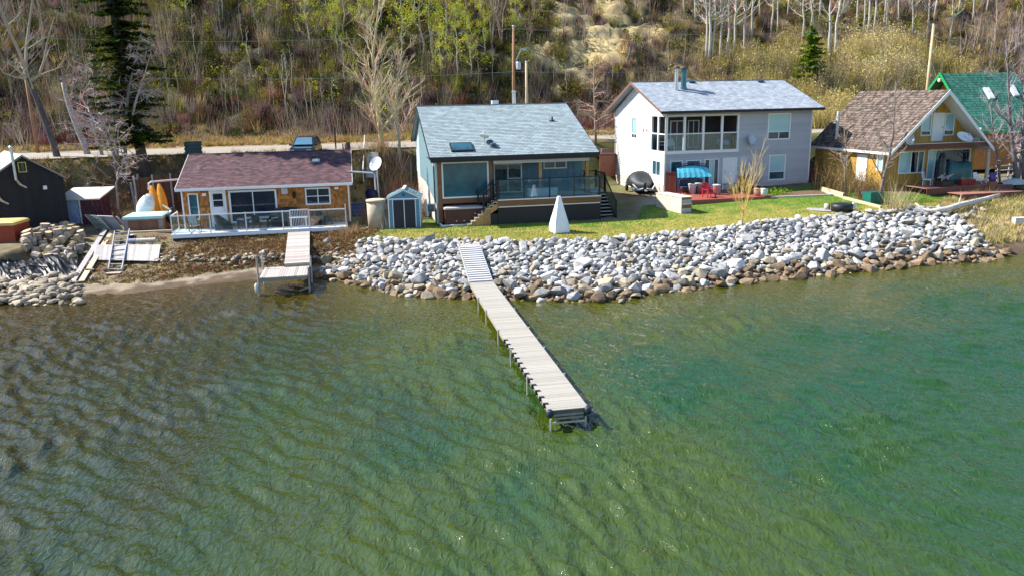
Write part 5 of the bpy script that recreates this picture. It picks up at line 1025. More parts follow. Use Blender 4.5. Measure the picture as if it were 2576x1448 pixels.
bare_tree("birch_tree", "bare birch with a spotted grey stem between the snag and the spruce", "tree", 13, pxpath([(262, 405), (247, 360), (236, 320), (224, 264), (218, 200), (222, 140)], 66), [.15, .13, .12, .10, .06, .03], 22, .25, 2.7, 1.1, 2, 5, **pk)
bare_tree("birch_tree", "crooked thin pale birch leaning over the hot tub with the teal lid", "tree", 14, pxpath([(300, 545), (296, 500), (292, 462), (305, 430), (312, 400), (296, 350), (300, 300)], 57.5), [.07, .065, .06, .05, .045, .03, .015], 15, .3, 2.0, 1.15, 2, 4, **pk)
bare_tree("birch_tree", "thin bare birch rising beside the spruce trunk", "tree", 15, pxpath([(296, 425), (295, 360), (290, 310), (284, 268), (280, 200)], 65), [.12, .11, .10, .08, .03], 14, .3, 2.2, 1.1, 2, 4, **pk)
POP = dict(col=(.62, .52, .33), tw=(.64, .53, .36), up=.75, minr=.0105, bark=mat("pale_poplar_bark", (.50, .42, .26), .9, .2, 4, bump=.5), spread=.8)
bare_tree("poplar_tree", "tall pale bare poplar with upswept limbs between cottage and teal house", "tree", 21, pxpath([(966, 412), (962, 370), (956, 320), (949, 260), (943, 200), (938, 140), (948, 60), (955, 0)], 69), [.26, .24, .22, .19, .16, .12, .08, .03], 30, .2, 3.9, .66, 2, 6, **POP)
bare_tree("poplar_tree", "shorter pale bare poplar beside the tall one", "tree", 22, pxpath([(1006, 412), (1004, 360), (998, 310), (996, 260), (1000, 200), (1012, 120)], 68), [.16, .14, .13, .10, .07, .03], 26, .18, 3.2, .66, 2, 6, **POP)
bare_tree("larch_tree", "bare brown tree with level branches in the gap between teal and white house", "tree", 23, pxpath([(1499, 364), (1498, 320), (1496, 270), (1494, 215), (1494, 155)], gp(1498, 362).y), [.12, .105, .085, .06, .02], 34, .15, 2.6, 1.35, 2, 4, .25, .1, (.42, .30, .22), tw=(.46, .33, .26))
p0 = gp(1866, 576)
bare_tree("willow_sapling", "yellow twigged sapling standing where lawn meets the rock bank", "tree", 24, [p0 + Vector((0, 0, -.3)), p0 + Vector((.02, 0, .6)), p0 + Vector((.0, .05, 1.1))], [.055, .045, .035], 13, .5, 3.4, .42, 2, 5, 1.1, 0, (.62, .44, .14), tw=(.66, .48, .17), spread=.45, minr=.007)
bare_tree("ash_tree", "slim dark grey bare tree on the grass in front of the pine cabin", "tree", 25, pxpath([(2211, 512), (2222, 450), (2236, 400), (2246, 340), (2250, 280), (2252, 215)], 55.7), [.12, .105, .09, .06, .04, .015], 18, .35, 2.2, .8, 2, 4, .6, 0, (.30, .24, .22), tw=(.33, .26, .24), forks=[(pxpath([(2222, 452), (2200, 412, 55.4), (2180, 370, 55.2)], 55.7), [.05, .035, .012])])
bare_tree("ash_tree", "thin brown bare tree at the cabin corner beside the van", "tree", 26, pxpath([(2128, 492), (2126, 430), (2128, 380), (2122, 300)], 57.5), [.07, .06, .05, .015], 18, .25, 1.7, .9, 2, 4, .5, 0, (.34, .24, .16), tw=(.42, .29, .2))
for i, (a, b_, lab) in enumerate((([(2560, 480), (2552, 400), (2540, 300), (2536, 180), (2530, 100)], .2, "dark bare tree at the frame edge in front of the green roof"), ([(2578, 470), (2572, 380), (2575, 280), (2580, 150)], .18, "grey bare tree beside the terrace fence at the frame edge"), ([(2516, 470), (2512, 410), (2500, 340), (2490, 260)], .09, "thin bare tree just beyond the terrace"))):
    bare_tree("bare_tree", lab, "tree", 31 + i, pxpath(a, 60), list(np.linspace(b_, .03, len(a))), 22, .2, 3.0, .9, 2, 4, .4, .1, (.24, .2, .21), tw=(.36, .31, .34))
b = thing("leaning_trunk", "pale split trunk leaning at the frame edge beyond the terrace", "tree trunk", tuple(gp(2550, 470)))
MB().tube([(0, 0, -.2), (.2, 0, 2), (.55, .1, 4.4)], [.3, .27, .2], 9).build("trunk", SNAG, b, smooth=True)
# spruce and juniper
def conifer(label, base, h, rad, seed, cols, dens, name="spruce_tree", top=0, lean=(0, 0), sparse=.0):
    r = random.Random(seed); t = thing(name, label, "tree", tuple(base)); P = up_path((0, 0, 0), h, lean, 4, .05, seed); MB().tube(P, [.26 * h / 15, .22 * h / 15, .16 * h / 15, .10 * h / 15, .02], 8).build("trunk", DBARK, t, smooth=True)
    m = MB(); nb = int(h * dens)
    for k in range(nb):
        f = .12 + .88 * k / nb; zc = h * f; L = rad * (1 - f) ** .7 * r.choice((.45, .7, 1., 1.3)) * r.uniform(.8, 1.1) + .15; a = r.uniform(0, 6.283)
        if r.random() < sparse * (1 - f): continue
        ax = Vector((lean[0] * zc, lean[1] * zc, zc)); d = Vector((math.cos(a), math.sin(a), -.22)); sd = Vector((-d.y, d.x, 0)); nseg = max(4, int(L * 10))
        for j in range(nseg):
            q = ax + d * L * (j + .6) / nseg + Vector((0, 0, .12 * L * (j / nseg) ** 2)); wd_ = L * .32 * (1 - .7 * j / nseg) + .1; c = r.choice(cols); m.cur = tuple(x * r.uniform(.6, 1.3) for x in c)
            for sg in (-1, 1):
                tip = q + sd * sg * wd_ + d * .16 + Vector((0, 0, -.1 - .16 * r.random())) + rv(r) * .05
                m.add([q - d * .09, tip, q + d * .12 + Vector((0, 0, .02))], [(0, 1, 2)])
                q2 = q + rv(r) * .14; m.add([q2, q2 + sd * sg * .22 + rv(r) * .08 + Vector((0, 0, -.12)), q2 + d * .12], [(0, 1, 2)])
    m.build("crown", VEG, t, col=True); return t
conifer("tall dark spruce standing behind the bare birches near the cottage", gp(370, 452), 25, 2.8, 5, [(.02, .034, .012), (.03, .05, .013), (.13, .16, .015), (.03, .05, .013)], 25, lean=(-.075, 0), sparse=.6)  # brighter yellow-green needles paint in sunlit clumps on the dark crown
conifer("small bright green juniper in front of the cream thicket", gp(2035, 208), 6.4, 2.0, 6, [(.10, .18, .015), (.20, .28, .02), (.05, .09, .012)], 24, name="juniper_tree")
for px, py, h, lab in ((1030, 40, 9, "dark spruce high on the slope behind the tall poplar"), (480, 30, 9, "dark spruce high on the slope near the frame top"), (1650, 15, 7, "olive conifer above the sandstone ledges")):
    conifer(lab, gp(px, py), h, 2.0, px, [(.03, .05, .015), (.07, .09, .02)], 12)
# ------------------------------------------------------------------ things in the yards
def loc_of(o, x, y, z): return o.matrix_basis @ Vector((x, y, z))
RZ_C, RZ_B, RZ_W, RZ_A = .184, .194, .231, .226
def gone(name, label, cat, px, py, rz=0, group=None, dz=0): p = gp(px, py); return thing(name, label, cat, (p.x, p.y, p.z + dz), rz, group)
# firewood heap: every log its own thing
LOGB = mat("birch_log_bark", (.37, .31, .25), .9, .3, 5, col2=(.13, .10, .085), rand=.3, bump=.4); LOGC = mat("cut_log_end", (.56, .43, .24), .8, .12, 6, rand=.15)
def log(p, r, L, rot, label=None):
    t = thing("log", label or "sawn log with bark lying in the firewood heap", "log", tuple(p), 0, None if label else "sawn logs in the firewood heap"); t.rotation_euler = rot
    MB().tube([(0, 0, -L / 2), (0, 0, -L / 6), (0, 0, L / 6), (0, 0, L / 2)], [r * 1.03, r * .98, r, r * 1.02], 10, cap=False).build("bark", LOGB, t)
    for s_ in (-1, 1): MB().lathe([(r * .97, s_ * L / 2 - .01), (r * .97, s_ * L / 2 + .004)], (0, 0, 0), 10).build("cut_end", LOGC, t)
    return t
sp = []
for _ in range(420):
    px, py = rr.uniform(62, 212), rr.uniform(572, 660)
    if ((px - 140) / 78) ** 2 + ((py - 622) / 44) ** 2 > 1: continue
    p = gp(px, py)
    if all((p.x - a) ** 2 + (p.y - b) ** 2 > .17 for a, b in sp): sp.append((p.x, p.y))
cx, cy = np.mean([a for a, b in sp]), np.mean([b for a, b in sp])
for i, (a, b_) in enumerate(sp):
    r = rr.uniform(.17, .30); d_ = math.hypot((a - cx) / 2.1, (b_ - cy) / 2.4); hgt = max(0, 1 - d_) * .75; up_ = rr.random() < .4
    log((a, b_, Z(a, b_) + r * .8 + hgt), r, rr.uniform(.38, .55), (rr.uniform(-.25, .25), rr.uniform(-.2, .2), 0) if up_ else (math.pi / 2 + rr.uniform(-.3, .3), rr.uniform(-.3, .3), rr.uniform(0, 6.28)))
for px, py, l in ((184, 590, "big dark barked log standing upright at the top of the firewood heap"), (165, 583, "pale clean sawn log on the very top of the firewood heap")):
    p = gp(px, py); log((p.x, p.y, p.z + .45), .27, .5, (.1, 0, 0) if px > 170 else (1.4, 0, .9), l)
for i, (a, b_) in enumerate((((86, 648), (112, 640)), ((118, 652), (150, 660)))):
    p, q = gp(*a), gp(*b_); o = thing("branch", ("short" if i else "knotty") + " grey branch lying in front of the firewood heap", "branch", tuple(p)); MB().tube([(0, 0, .3), (q.x - p.x, q.y - p.y, .35)], [.09, .07], 7).build("wood", LOGB, o)
# black tarp over a low heap, draped as one wrinkled sheet
p0, p1 = gp(-25, 690), gp(198, 672); n1, n2 = 90, 26; P = []
TARP = mat("black_plastic_sheet", (.004, .005, .008), .38, .25, 3, spec=.22)
for i in range(n1):
    t_ = i / (n1 - 1); row = []
    for j in range(n2):
        s_ = j / (n2 - 1); px = -25 + 225 * t_; py = 646 + 8 * math.sin(t_ * 5) + (58 + 8 * math.sin(t_ * 9)) * s_ * (1 - .25 * abs(t_ - .5)) + 8 * (1 - t_); g = gp(px, py)
        h = .42 * math.sin(math.pi * min(1, s_ * 1.05 + .02)) ** .7 * (.75 + .5 * mnoise.noise(Vector((t_ * 5, 0, 3)))) + .16 * mnoise.noise(Vector((t_ * 26 - s_ * 9, s_ * 4, 1))) + .10 * mnoise.noise(Vector((t_ * 55 - s_ * 14, s_ * 9, 4)))
        row.append((g.x, g.y, g.z + .04 + max(0, h) * (1 if 0 < i < n1 - 1 and 0 < j < n2 - 1 else .05)))
    P.append(row)
o = MB().grid(P).build("tarp", TARP, smooth=True); tag(o, "crumpled black plastic tarp spread below the firewood heap", "tarp")
for i, (pts, lab) in enumerate((([(168, 655), (166, 645), (170, 636), (180, 631), (200, 628)], "curved grey drain hose beside the firewood heap"), ([(45, 690), (80, 682), (130, 688)], "thin black hose lying across the black tarp"))):
    b = MB(); b.tube([gp(*q, dz=.25 if i == 0 else .35) for q in pts], .09 if i == 0 else .035, 8); tag(b.build("hose", mat("grey_hose" if i == 0 else "black_hose", (.5, .48, .46) if i == 0 else (.03, .03, .03), .5), smooth=True), lab, "hose")
# long planks, ladder, old walkway, mat roll
for a, b_, lab in (((182, 714), (271, 579), "long grey plank propped on the bank, the farther of two"), ((205, 711), (293, 572), "long pale plank propped on the bank beside the aluminium ladder")):
    p, q = gp(*a, dz=.08), gp(*b_, dz=.25); o = MB().beam((0, 0, 0), q - p, .30, .06).build("plank", GREY_W if a[0] < 200 else PALE_W); o.location = p; tag(o, lab, "plank", "planks propped on the bank")
a, b_, c_, d_ = gp(273, 683, .1), gp(307, 683, .1), gp(291, 600, .45), gp(328, 594, .45)
o = thing("ladder", "grey metal step ladder laid against the beach bank", "ladder", tuple(a)); A = Vector(a)
GREYM = mat("dull_grey_metal", (.52, .54, .58), .5, .12, 4, metal=.35)
for p, q in ((a, c_), (b_, d_)): MB().beam(p - A, q - A, .05, .14).build("side_rail", GREYM, o)
for i in range(9): t_ = (i + .15) / 8.6; MB().beam(a.lerp(c_, t_) - A, b_.lerp(d_, t_) - A, .10, .035).build("rung", GREYM, o)
p = gp(286, 690); o = MB().bx(-.42, .4, -.16, .25, .02, .09).build("board", mat("pinkish_board", (.50, .36, .30), .8, .1, 4)); o.location = p; o.rotation_euler = (0, 0, .1); tag(o, "pinkish wooden board at the foot of the ladder", "board")
w0, w1, w2, w3 = gp(226, 660, .15), gp(398, 662, .12), gp(232, 628, .3), gp(406, 628, .3)
o = thing("walkway", "weathered plank walkway section lying on the beach bank under the mat roll", "walkway", tuple(w0)); A = Vector(w0); n = 26
for i in range(n):
    t_ = (i + .5) / n; MB().beam(w0.lerp(w1, t_) - A, w2.lerp(w3, t_) - A, (w1 - w0).length / n - .02, .04).build("plank", GREY_W, o)
for s_ in (.15, .85): MB().beam(w0.lerp(w2, s_) - A - Vector((0, 0, .08)), w1.lerp(w3, s_) - A - Vector((0, 0, .08)), .07, .1).build("joist", DARK_W, o)
p, q = gp(326, 623, .4), gp(394, 619, .4); o = thing("mat_roll", "rolled up pale mat with a blue grey end on the old walkway", "roll", tuple(p)); v = q - p
MB().tube([v * .27, v], .14, 12).build("mat", mat("pale_mat", (.55, .52, .45), .9, .1, 8), o); MB().tube([(0, 0, 0), v * .265], .155, 12).build("sleeve", mat("blue_grey_sleeve", (.30, .32, .42), .8), o)
p = gp(332, 606); o = thing("bucket", "small dark blue bucket behind the ladder top", "bucket", tuple(p)); lathed("pail", [(.14, 0), (.19, .36), (.2, .36)], mat("dark_blue_plastic", (.02, .05, .13), .4), o); lathed("lid", [(.2, .362), (.2, .39), (.02, .4)], W_PAINT, o)
# pallet and boards leaning
p = gp(255, 585); o = thing("pallet", "grey green slatted pallet leaning beside the teal hot tub", "pallet", tuple(p), -.5); R3 = Matrix.Rotation(-.95, 3, 'X')
for i in range(9): b = MB(); b.obox(R3 @ Vector((-.62, -.2 + .16 * i - .3, .62 - .3)) + Vector((0, 0, .5)), (1.5, .12, .03), R3); b.build("slat", mat("grey_green_slat", (.28, .33, .30), .8, .15, 4, rand=.2), o)
for x in (-1.3, .05): b = MB(); b.obox(R3 @ Vector((x, .15, .27)) + Vector((0, 0, .5)), (.06, 1.5, .09), R3); b.build("bearer", GREY_W, o)
p = gp(281, 583); o = MB().obox((0, 0, .6), (1.35, 1.3, .05), Matrix.Rotation(-.95, 3, 'X')).build("sheet_board", mat("blue_grey_board", (.33, .36, .44), .7, .1, 3)); o.location = p; o.rotation_euler = (0, 0, -.35); tag(o, "flat blue grey board leaning on the slatted pallet", "board")
p = gp(308, 578); o = MB().lathe([(.5, -.03), (.55, 0), (.5, .03)], (0, 0, .5), 16, R=Matrix.Rotation(.9, 3, 'Y') @ Matrix.Rotation(-.6, 3, 'X')).build("round_board", mat("grey_round_wood", (.36, .33, .33), .8, .15)); o.location = p; tag(o, "round grey wooden disc leaning by the teal covered hot tub", "board")
# hot tubs
def tub(label, p, rz, W_, D_, H_, body, lid, panel=None, lid_h=.16, rim=.05):
    o = thing("hot_tub", label, "hot tub", tuple(p), rz); b = MB(); b.bx(0, W_, 0, D_, 0, H_); b.build("cabinet", body, o)
    if panel:
        n = 9
        for i in range(n): b = MB(); b.bx(W_ * .12 + i * W_ * .76 / n + .005, W_ * .12 + (i + 1) * W_ * .76 / n - .005, -.03, -.003, .06, H_ - .08); b.build("panel_board", panel, o)
    b = MB(); x0, x1, y0, y1 = -rim, W_ + rim, -rim, D_ + rim; z = H_ + .01
    b.add([(x0, y0, z), (x1, y0, z), (x1, y1, z), (x0, y1, z), (x0 + .02, y0 + .02, z + lid_h * .7), (x1 - .02, y0 + .02, z + lid_h * .7), (x1 - .02, y1 - .02, z + lid_h * .7), (x0 + .02, y1 - .02, z + lid_h * .7), (x0 + .22, y0 + .2, z + lid_h), (x1 - .22, y0 + .2, z + lid_h), (x1 - .22, y1 - .2, z + lid_h), (x0 + .22, y1 - .2, z + lid_h)],
          [(0, 3, 2, 1), (0, 1, 5, 4), (1, 2, 6, 5), (2, 3, 7, 6), (3, 0, 4, 7), (4, 5, 9, 8), (5, 6, 10, 9), (6, 7, 11, 10), (7, 4, 8, 11), (8, 9, 10, 11)])
    lo = b.build("cover", lid, o); b = MB(); b.bx(W_ / 2 - .012, W_ / 2 + .012, .16, D_ - .16, z + lid_h + .001, z + lid_h + .012); b.build("cover_seam", lid, lo); return o
p = gp(313, 584); tub("hot tub with teal cover and brown panelled side left of the white deck", p, .16, 2.55, 2.1, .82, mat("grey_brown_cabinet", (.30, .26, .24), .6, .15), mat("pale_teal_vinyl", (.42, .66, .64), .4, .06, 2), mat("rust_brown_panel", (.22, .10, .06), .6, .2, 5, rand=.2), .24)
o = MB().bx(-.15, 3.1, -.35, -.05, -.05, .10).build("plank", PALE_W); o.location = gp(313, 586); o.rotation_euler = (0, 0, .16); tag(o, "pale plank kerb in front of the teal covered hot tub", "plank")
p = loc_of(bh, .5, -.72, 0); p.z = Z(p.x, p.y) + .12
o = tub("dark brown hot tub with a pale folded cover under the sunroom", p, RZ_B, 2.55, 2.0, .98, mat("dark_red_brown_cabinet", (.085, .028, .02), .5, .2), mat("taupe_vinyl", (.50, .44, .42), .45, .06, 2), None, .14)
for x, z in ((.75, .2), (1.25, .2), (1.75, .2), (2.0, .65)): lathed("tub_light", [(.06, 0), (.06, .02)], STEEL, o, (x, -.002, z), 10, Matrix.Rotation(math.pi / 2, 3, 'X'))
b = MB(); b.bx(-.2, 1.75, -.28, -.16, -.2, .03); b.bx(-.32, -.2, -.28, 1.4, -.2, .03); o = b.build("curb", mat("white_curb", (.74, .73, .72), .6)); o.location = p; o.rotation_euler = (0, 0, RZ_B); tag(o, "white kerb around the base of the brown hot tub", "kerb")
q = gp(-45, 612); tub("red hot tub with a yellow lid at the frame edge beside the shaded house", q, .1, 2.05, 2.0, 1.05, mat("brick_red_cabinet", (.36, .055, .02), .6, .15), mat("straw_yellow_lid", (.68, .50, .16), .6, .08), None, .24)
q = gp(-30, 585); o = thing("cabinet", "dark navy cabinet with a pale edge behind the red hot tub", "cabinet", tuple(q), .1); MB().bx(0, 1.55, .9, 1.6, 0, 2.0).build("body", mat("navy_board", (.012, .016, .035), .5), o); MB().bx(-.03, 1.58, .87, 1.63, 2.003, 2.03).build("top", GREYM, o); MB().bx(.77, .79, .885, .9, .1, 1.95).build("door_gap", GREYM, o)
for px, py, wd_, lab in ((56, 596, 1.0, "pale flat paving slab beside the red hot tub"), (44, 589, .5, "small pale paving slab close to the shaded house")): o = MB().bx(-wd_ / 2, wd_ / 2, -.2, .25, 0, .07).build("paving_slab", mat("pale_concrete", (.62, .55, .50))); o.location = gp(px, py); tag(o, lab, "slab")
q = gp(150, 571); o = thing("barrel", "dark blue plastic barrel at the corner of the shaded house", "barrel", tuple(q)); lathed("drum", [(.3, 0), (.34, .1), (.34, .45), (.36, .5), (.34, .55), (.34, 1.2), (.3, 1.3)], mat("blue_drum", (.02, .03, .20), .4), o, n=16); lathed("lid", [(.3, 1.302), (.3, 1.34), (.02, 1.35)], mat("navy_lid", (.01, .015, .08), .4), o)
q = gp(134, 572); o = thing("flower_pot", "teal glazed pot in the shade beside the blue barrel", "pot", tuple(q)); lathed("bowl", [(.16, 0), (.3, .3), (.32, .36)], mat("teal_glaze", (.02, .10, .13), .3), o); lathed("soil", [(.28, .33), (.02, .34)], DARK_W, o)
# low shed with pale roof and blue door
q = gp(162, 566); o = thing("garden_shed", "low shed with a pale flat roof and pale blue door behind the purple shrub", "shed", tuple(q), .1); b = MB(); b.bx(-.1, 2.5, 0, 2.2, -.2, 1.75); b.build("wall", mat("maroon_shed_board", (.10, .03, .04), .7, .2, 4), o)
b = MB(); b.hexa([(-.3, -.25, 1.75), (2.75, -.25, 1.75), (2.85, 2.6, 2.3), (-.1, 2.6, 2.3), (-.3, -.25, 1.85), (2.75, -.25, 1.85), (2.85, 2.6, 2.4), (-.1, 2.6, 2.4)]); b.build("roof", mat("pale_felt_roof", (.66, .60, .50), .9, .1, 2), o)
b = MB(); b.bx(.0, 1.15, -.05, -.005, .0, 1.7); dr = b.build("door", mat("pale_blue_door", (.36, .46, .66), .6, .12, 3), o); lathed("handle", [(.03, 0), (.03, .05)], STEEL, dr, (1.02, -.05, .95), 8, Matrix.Rotation(math.pi / 2, 3, 'X')); b = MB(); b.bx(1.2, 1.3, -.06, -.01, 0, 1.72); b.build("door_post", W_PAINT, o)
# brown fence between the shed and the cottage
fa, fb = atY(336, 451, 60.6), atY(470, 432, 62.8); q0 = G(fa.x, fa.y); o = thing("fence", "tall brown board fence behind the orange kayaks", "fence", tuple(q0), math.atan2(fb.y - fa.y, fb.x - fa.x)); L = math.hypot(fb.x - fa.x, fb.y - fa.y); n = int(L / .17)
FENB = mat("red_brown_fence_board", (.17, .085, .045), .8, .25, 5, rand=.4)
for i in range(n): b = MB(); top = fa.z + (fb.z - fa.z) * i / n - q0.z + rr.uniform(-.05, .05); b.bx(i * .17 - .078, i * .17 + .078, -.012, .012, -.4, top); b.build("board", FENB, o)
for z in (.7, 1.9, 2.7): b = MB(); b.bx(-.1, L, -.06, -.014, z, z + .12); b.build("rail", FENB, o)
for i in range(4): b = MB(); b.bx(i * L / 3 - .06, i * L / 3 + .06, -.16, -.062, -.4, fa.z - q0.z + .25); b.build("post", GREY_W, o)
for a, b_, lab in (((344, 528), (329, 460), "white grey post leaning behind the teal covered hot tub"), ((353, 492), (345, 438), "short grey post standing before the brown fence")):
    p = gp(a[0], a[1] + 12); q = atY(b_[0], b_[1], p.y); o = MB().tube([(0, 0, -.1), q - p], .09, 6).build("post", mat("pale_grey_post", (.50, .48, .50), .8, .12)); o.location = p; tag(o, lab, "post")
b = MB(); pts = [atY(374, 478, 58.2), atY(374, 462, 58.2), atY(380, 458, 58.3), atY(462, 451, 59.5)]; b.tube(pts, .07, 8); tag(b.build("drain_pipe", W_VINYL), "white drain pipe running along the brown fence", "pipe")
b = MB(); b.tube([atY(878, 432, 56.6), atY(937, 436, 56.6), atY(942, 440, 56.6), atY(945, 478, 56.6)], .06, 8); tag(b.build("drain_pipe", mat("grey_white_pipe", (.55, .56, .62), .5)), "grey white elbow pipe coming off the end of the cottage", "pipe")
# kayaks and dinghy
def hull(name, label, cat, base, tip_v, L_, wd_, dp_, m, rz, group=None, seat=True):
    o = thing(name, label, cat, tuple(base), 0, group); d = Vector(tip_v).normalized(); sd = d.cross(Vector((0, -1, .2))).normalized(); nn = sd.cross(d); R3 = Matrix((sd, nn, d)).transposed(); P = []
    for i in range(15):
        t_ = i / 14; s_ = max(.03, math.sin(math.pi * (.04 + .93 * t_)) ** .6); P.append([R3 @ Vector((math.cos(a) * wd_ / 2 * s_, math.sin(a) * dp_ / 2 * s_, t_ * L_)) for a in np.linspace(0, 2 * math.pi, 13)])
    MB().grid(P).build("hull", m, o, smooth=True)
    if seat: MB().lathe([(.20, 0), (.24, .02), (.22, .05)], R3 @ Vector((0, -dp_ / 2 * .95, L_ * .45)), 12, .8, 1.6, R3 @ Matrix.Rotation(math.pi / 2, 3, 'X')).build("cockpit_rim", mat("dark_orange_rim", (.42, .13, .01), .5), o)
    return o
def KB(px, Y=57.2, dz=0): q = atY(px, 540, Y); return G(q.x, q.y, dz)
ORG = mat("orange_kayak_plastic", (.80, .33, .02), .35, .08, 2)
hull("kayak", "orange kayak leaning on the fence, the one nearer the white dinghy", "kayak", KB(399), (-.42, .55, 1.6), 2.9, .72, .38, ORG, 0, "orange kayaks on the fence"); hull("kayak", "orange kayak leaning on the fence, the one nearer the cottage", "kayak", KB(417), (-.38, .55, 1.6), 3.0, .7, .38, ORG, 0, "orange kayaks on the fence")
hull("dinghy", "white upturned dinghy standing on end beside the orange kayaks", "boat", KB(354, 56, .5), (.30, .5, 1.1), 1.9, 1.25, .6, mat("white_hull", (.74, .80, .80), .35), 0, None, False)
p = KB(412, 56.6, .2); o = MB().tube([(0, 0, 1.2), (.55, -.2, .9)], .08, 8).build("foam_roll", mat("pale_green_foam", (.50, .58, .45), .8)); o.location = p; tag(o, "pale green foam roll resting against the orange kayaks", "foam roll")
p = KB(436, 55, .35); o = thing("rubbish_bag", "black rubbish bag tied shut behind the teal covered hot tub", "bag", tuple(p)); lathed("sack", [(.3, 0), (.46, .3), (.44, .7), (.25, .98), (.1, 1.05), (.16, 1.15)], mat("dark_green_plastic", (.014, .03, .03), .3, bump=.6, bscale=5), o); lathed("tie", [(.11, 1.03), (.11, 1.07)], BLACK_P, o)
# dark teal bin stand behind the cottage roof, sign post, black pole
p = atY(488, 392, 65.5); p.z = Z(p.x, p.y); o = thing("bin_stand", "dark green wooden bin stand at the roadside behind the maroon roof", "bin stand", tuple(p), .18); GRN = mat("dark_teal_paint", (.03, .08, .08), .6, .15)
for x in (-.5, .5):
    for y in (-.35, .35): b = MB(); b.bx(x - .06, x + .06, y - .06, y + .06, -.3, 1.15); b.build("post", GRN, o)
for z in (.2, .5, .8, 1.0):
    for y in (-.36, .36): b = MB(); b.bx(-.62, .62, y - .02, y + .02, z, z + .16); b.build("slat", GRN, o)
b = MB(); b.bx(-.44, .44, -.3, .3, .05, .9); b.build("bin", mat("blue_grey_bin", (.06, .09, .14), .5), o)
p = atY(873, 382, 66.5); p.z = Z(p.x, p.y); o = thing("sign_post", "brown wooden sign board on short posts at the roadside", "sign", tuple(p), .18); b = MB(); b.bx(-.05, .3, -.04, .04, .1, 1.05); b.build("board", mat("purple_brown_board", (.13, .045, .05), .6), o)
for x in (-.3, -.12): b = MB(); b.bx(x - .05, x + .05, -.05, .05, -.2, .95); b.build("post", DARK_W, o)
p = atY(846, 388, 68); p.z = Z(p.x, p.y); o = MB().tube([(0, 0, -.2), (0, 0, 1.9)], .06, 7).build("post", BLACK_M); o.location = p; tag(o, "slim black post at the roadside behind the dark car", "post")
# dark car on the road, nose to the lake
def car(label, p, rz, paint, sc=1., name="parked_car", back=False):
    o = thing(name, label, "car", tuple(p), rz); o.scale = (sc,) * 3; Wd = 1.86
    def sect(y, z0, z1, w0, w1): return [(-w0 / 2, y, z0), (w0 / 2, y, z0), (w0 / 2 + .02, y, (z0 + z1) / 2), (w1 / 2, y, z1), (-w1 / 2, y, z1), (-w0 / 2 - .02, y, (z0 + z1) / 2)]
    S_ = [sect(-2.2, .35, .72, 1.6, 1.45), sect(-2.1, .28, .92, 1.78, 1.6), sect(-1.2, .25, 1.02, Wd, 1.7), sect(-.9, .25, 1.06, Wd, 1.74), sect(1.9, .25, 1.10, Wd, 1.76), sect(2.15, .3, 1.05, 1.8, 1.66)]
    b = MB(); k0 = 0
    for q in S_: b.v += q
    for i in range(len(S_) - 1):
        for j in range(6): b.f.append((i * 6 + j, i * 6 + (j + 1) % 6, (i + 1) * 6 + (j + 1) % 6, (i + 1) * 6 + j)); b.c.append((1, 1, 1))
    b.f += [tuple(range(6))[::-1], tuple(range(30, 36))]; b.c += [(1, 1, 1)] * 2; b.build("body", paint, o)
    b = MB(); b.hexa([(-.82, -.88, 1.075), (.82, -.88, 1.075), (.82, 2.0, 1.115), (-.82, 2.0, 1.115), (-.62, -.15, 1.66), (.62, -.15, 1.66), (.62, 1.75, 1.64), (-.62, 1.75, 1.64)]); b.build("cabin", GLASS_D, o)
    b = MB(); b.bx(-.64, .64, -.12, 1.74, 1.645, 1.70)
    for x in (-1, 1):
        b.beam((x * .83, -.9, 1.06), (x * .64, -.14, 1.67), .07, .06); b.beam((x * .83, 1.98, 1.08), (x * .64, 1.74, 1.67), .1, .08); b.beam((x * .84, .55, 1.07), (x * .645, .55, 1.66), .06, .06)
    b.build("roof_frame", paint, o)
    b = MB(); b.add([(-.72, -.9, 1.12), (.72, -.9, 1.12), (.58, -.2, 1.635), (-.58, -.2, 1.635)], [(0, 1, 2, 3)]); b.v = [(x, y - .03, z + .02) for x, y, z in b.v]; b.build("windscreen", mat("sky_tinted_glass", (.10, .22, .30), .05, .1, spec=.8), o)
    for x in (-.92, .92):
        for y in (-1.35, 1.4): MB().lathe([(.33, -.1), (.34, -.05), (.34, .05), (.33, .1)], (x * .97, y, .34), 16, R=Matrix.Rotation(math.pi / 2, 3, 'Y')).build("wheel", BLACK_P, o)
        b = MB(); b.obox((x * 1.1, -.72, 1.12), (.2, .12, .14)); b.build("mirror", paint, o)
        b = MB(); b.obox((x * .68, -2.13, .74), (.36, .1, .14)); b.build("headlight", mat("headlight_glass", (.7, .74, .78), .1), o)
        b = MB(); b.obox((x * .8, 2.15, .85), (.14, .08, .3)); b.build("tail_light", mat("red_lens", (.35, .01, .01), .2), o)
    b = MB(); b.bx(-.42, .42, -2.24, -2.18, .5, .64); b.build("grille", BLACK_P, o); b = MB(); b.bx(-.26, .26, 2.155, 2.18, .7, .82); b.build("number_plate", W_PAINT, o); return o
BLKP = mat("black_car_paint", (.012, .014, .022), .18, .1, spec=.6, coat=1)
p = atY(769, 372, 65.4); p.z = Z(p.x, p.y) + .03; car("dark car parked nose first on the road behind the maroon roof", p, .05, BLKP, 1.02)
p = gp(2092, 455); p.y += 1.5; p.z = Z(p.x, p.y); o = car("dark blue van parked tail first between white house and pine cabin", p, math.pi + .35, mat("navy_car_paint", (.015, .013, .035), .25, .1, coat=1), 1.25, "parked_van")
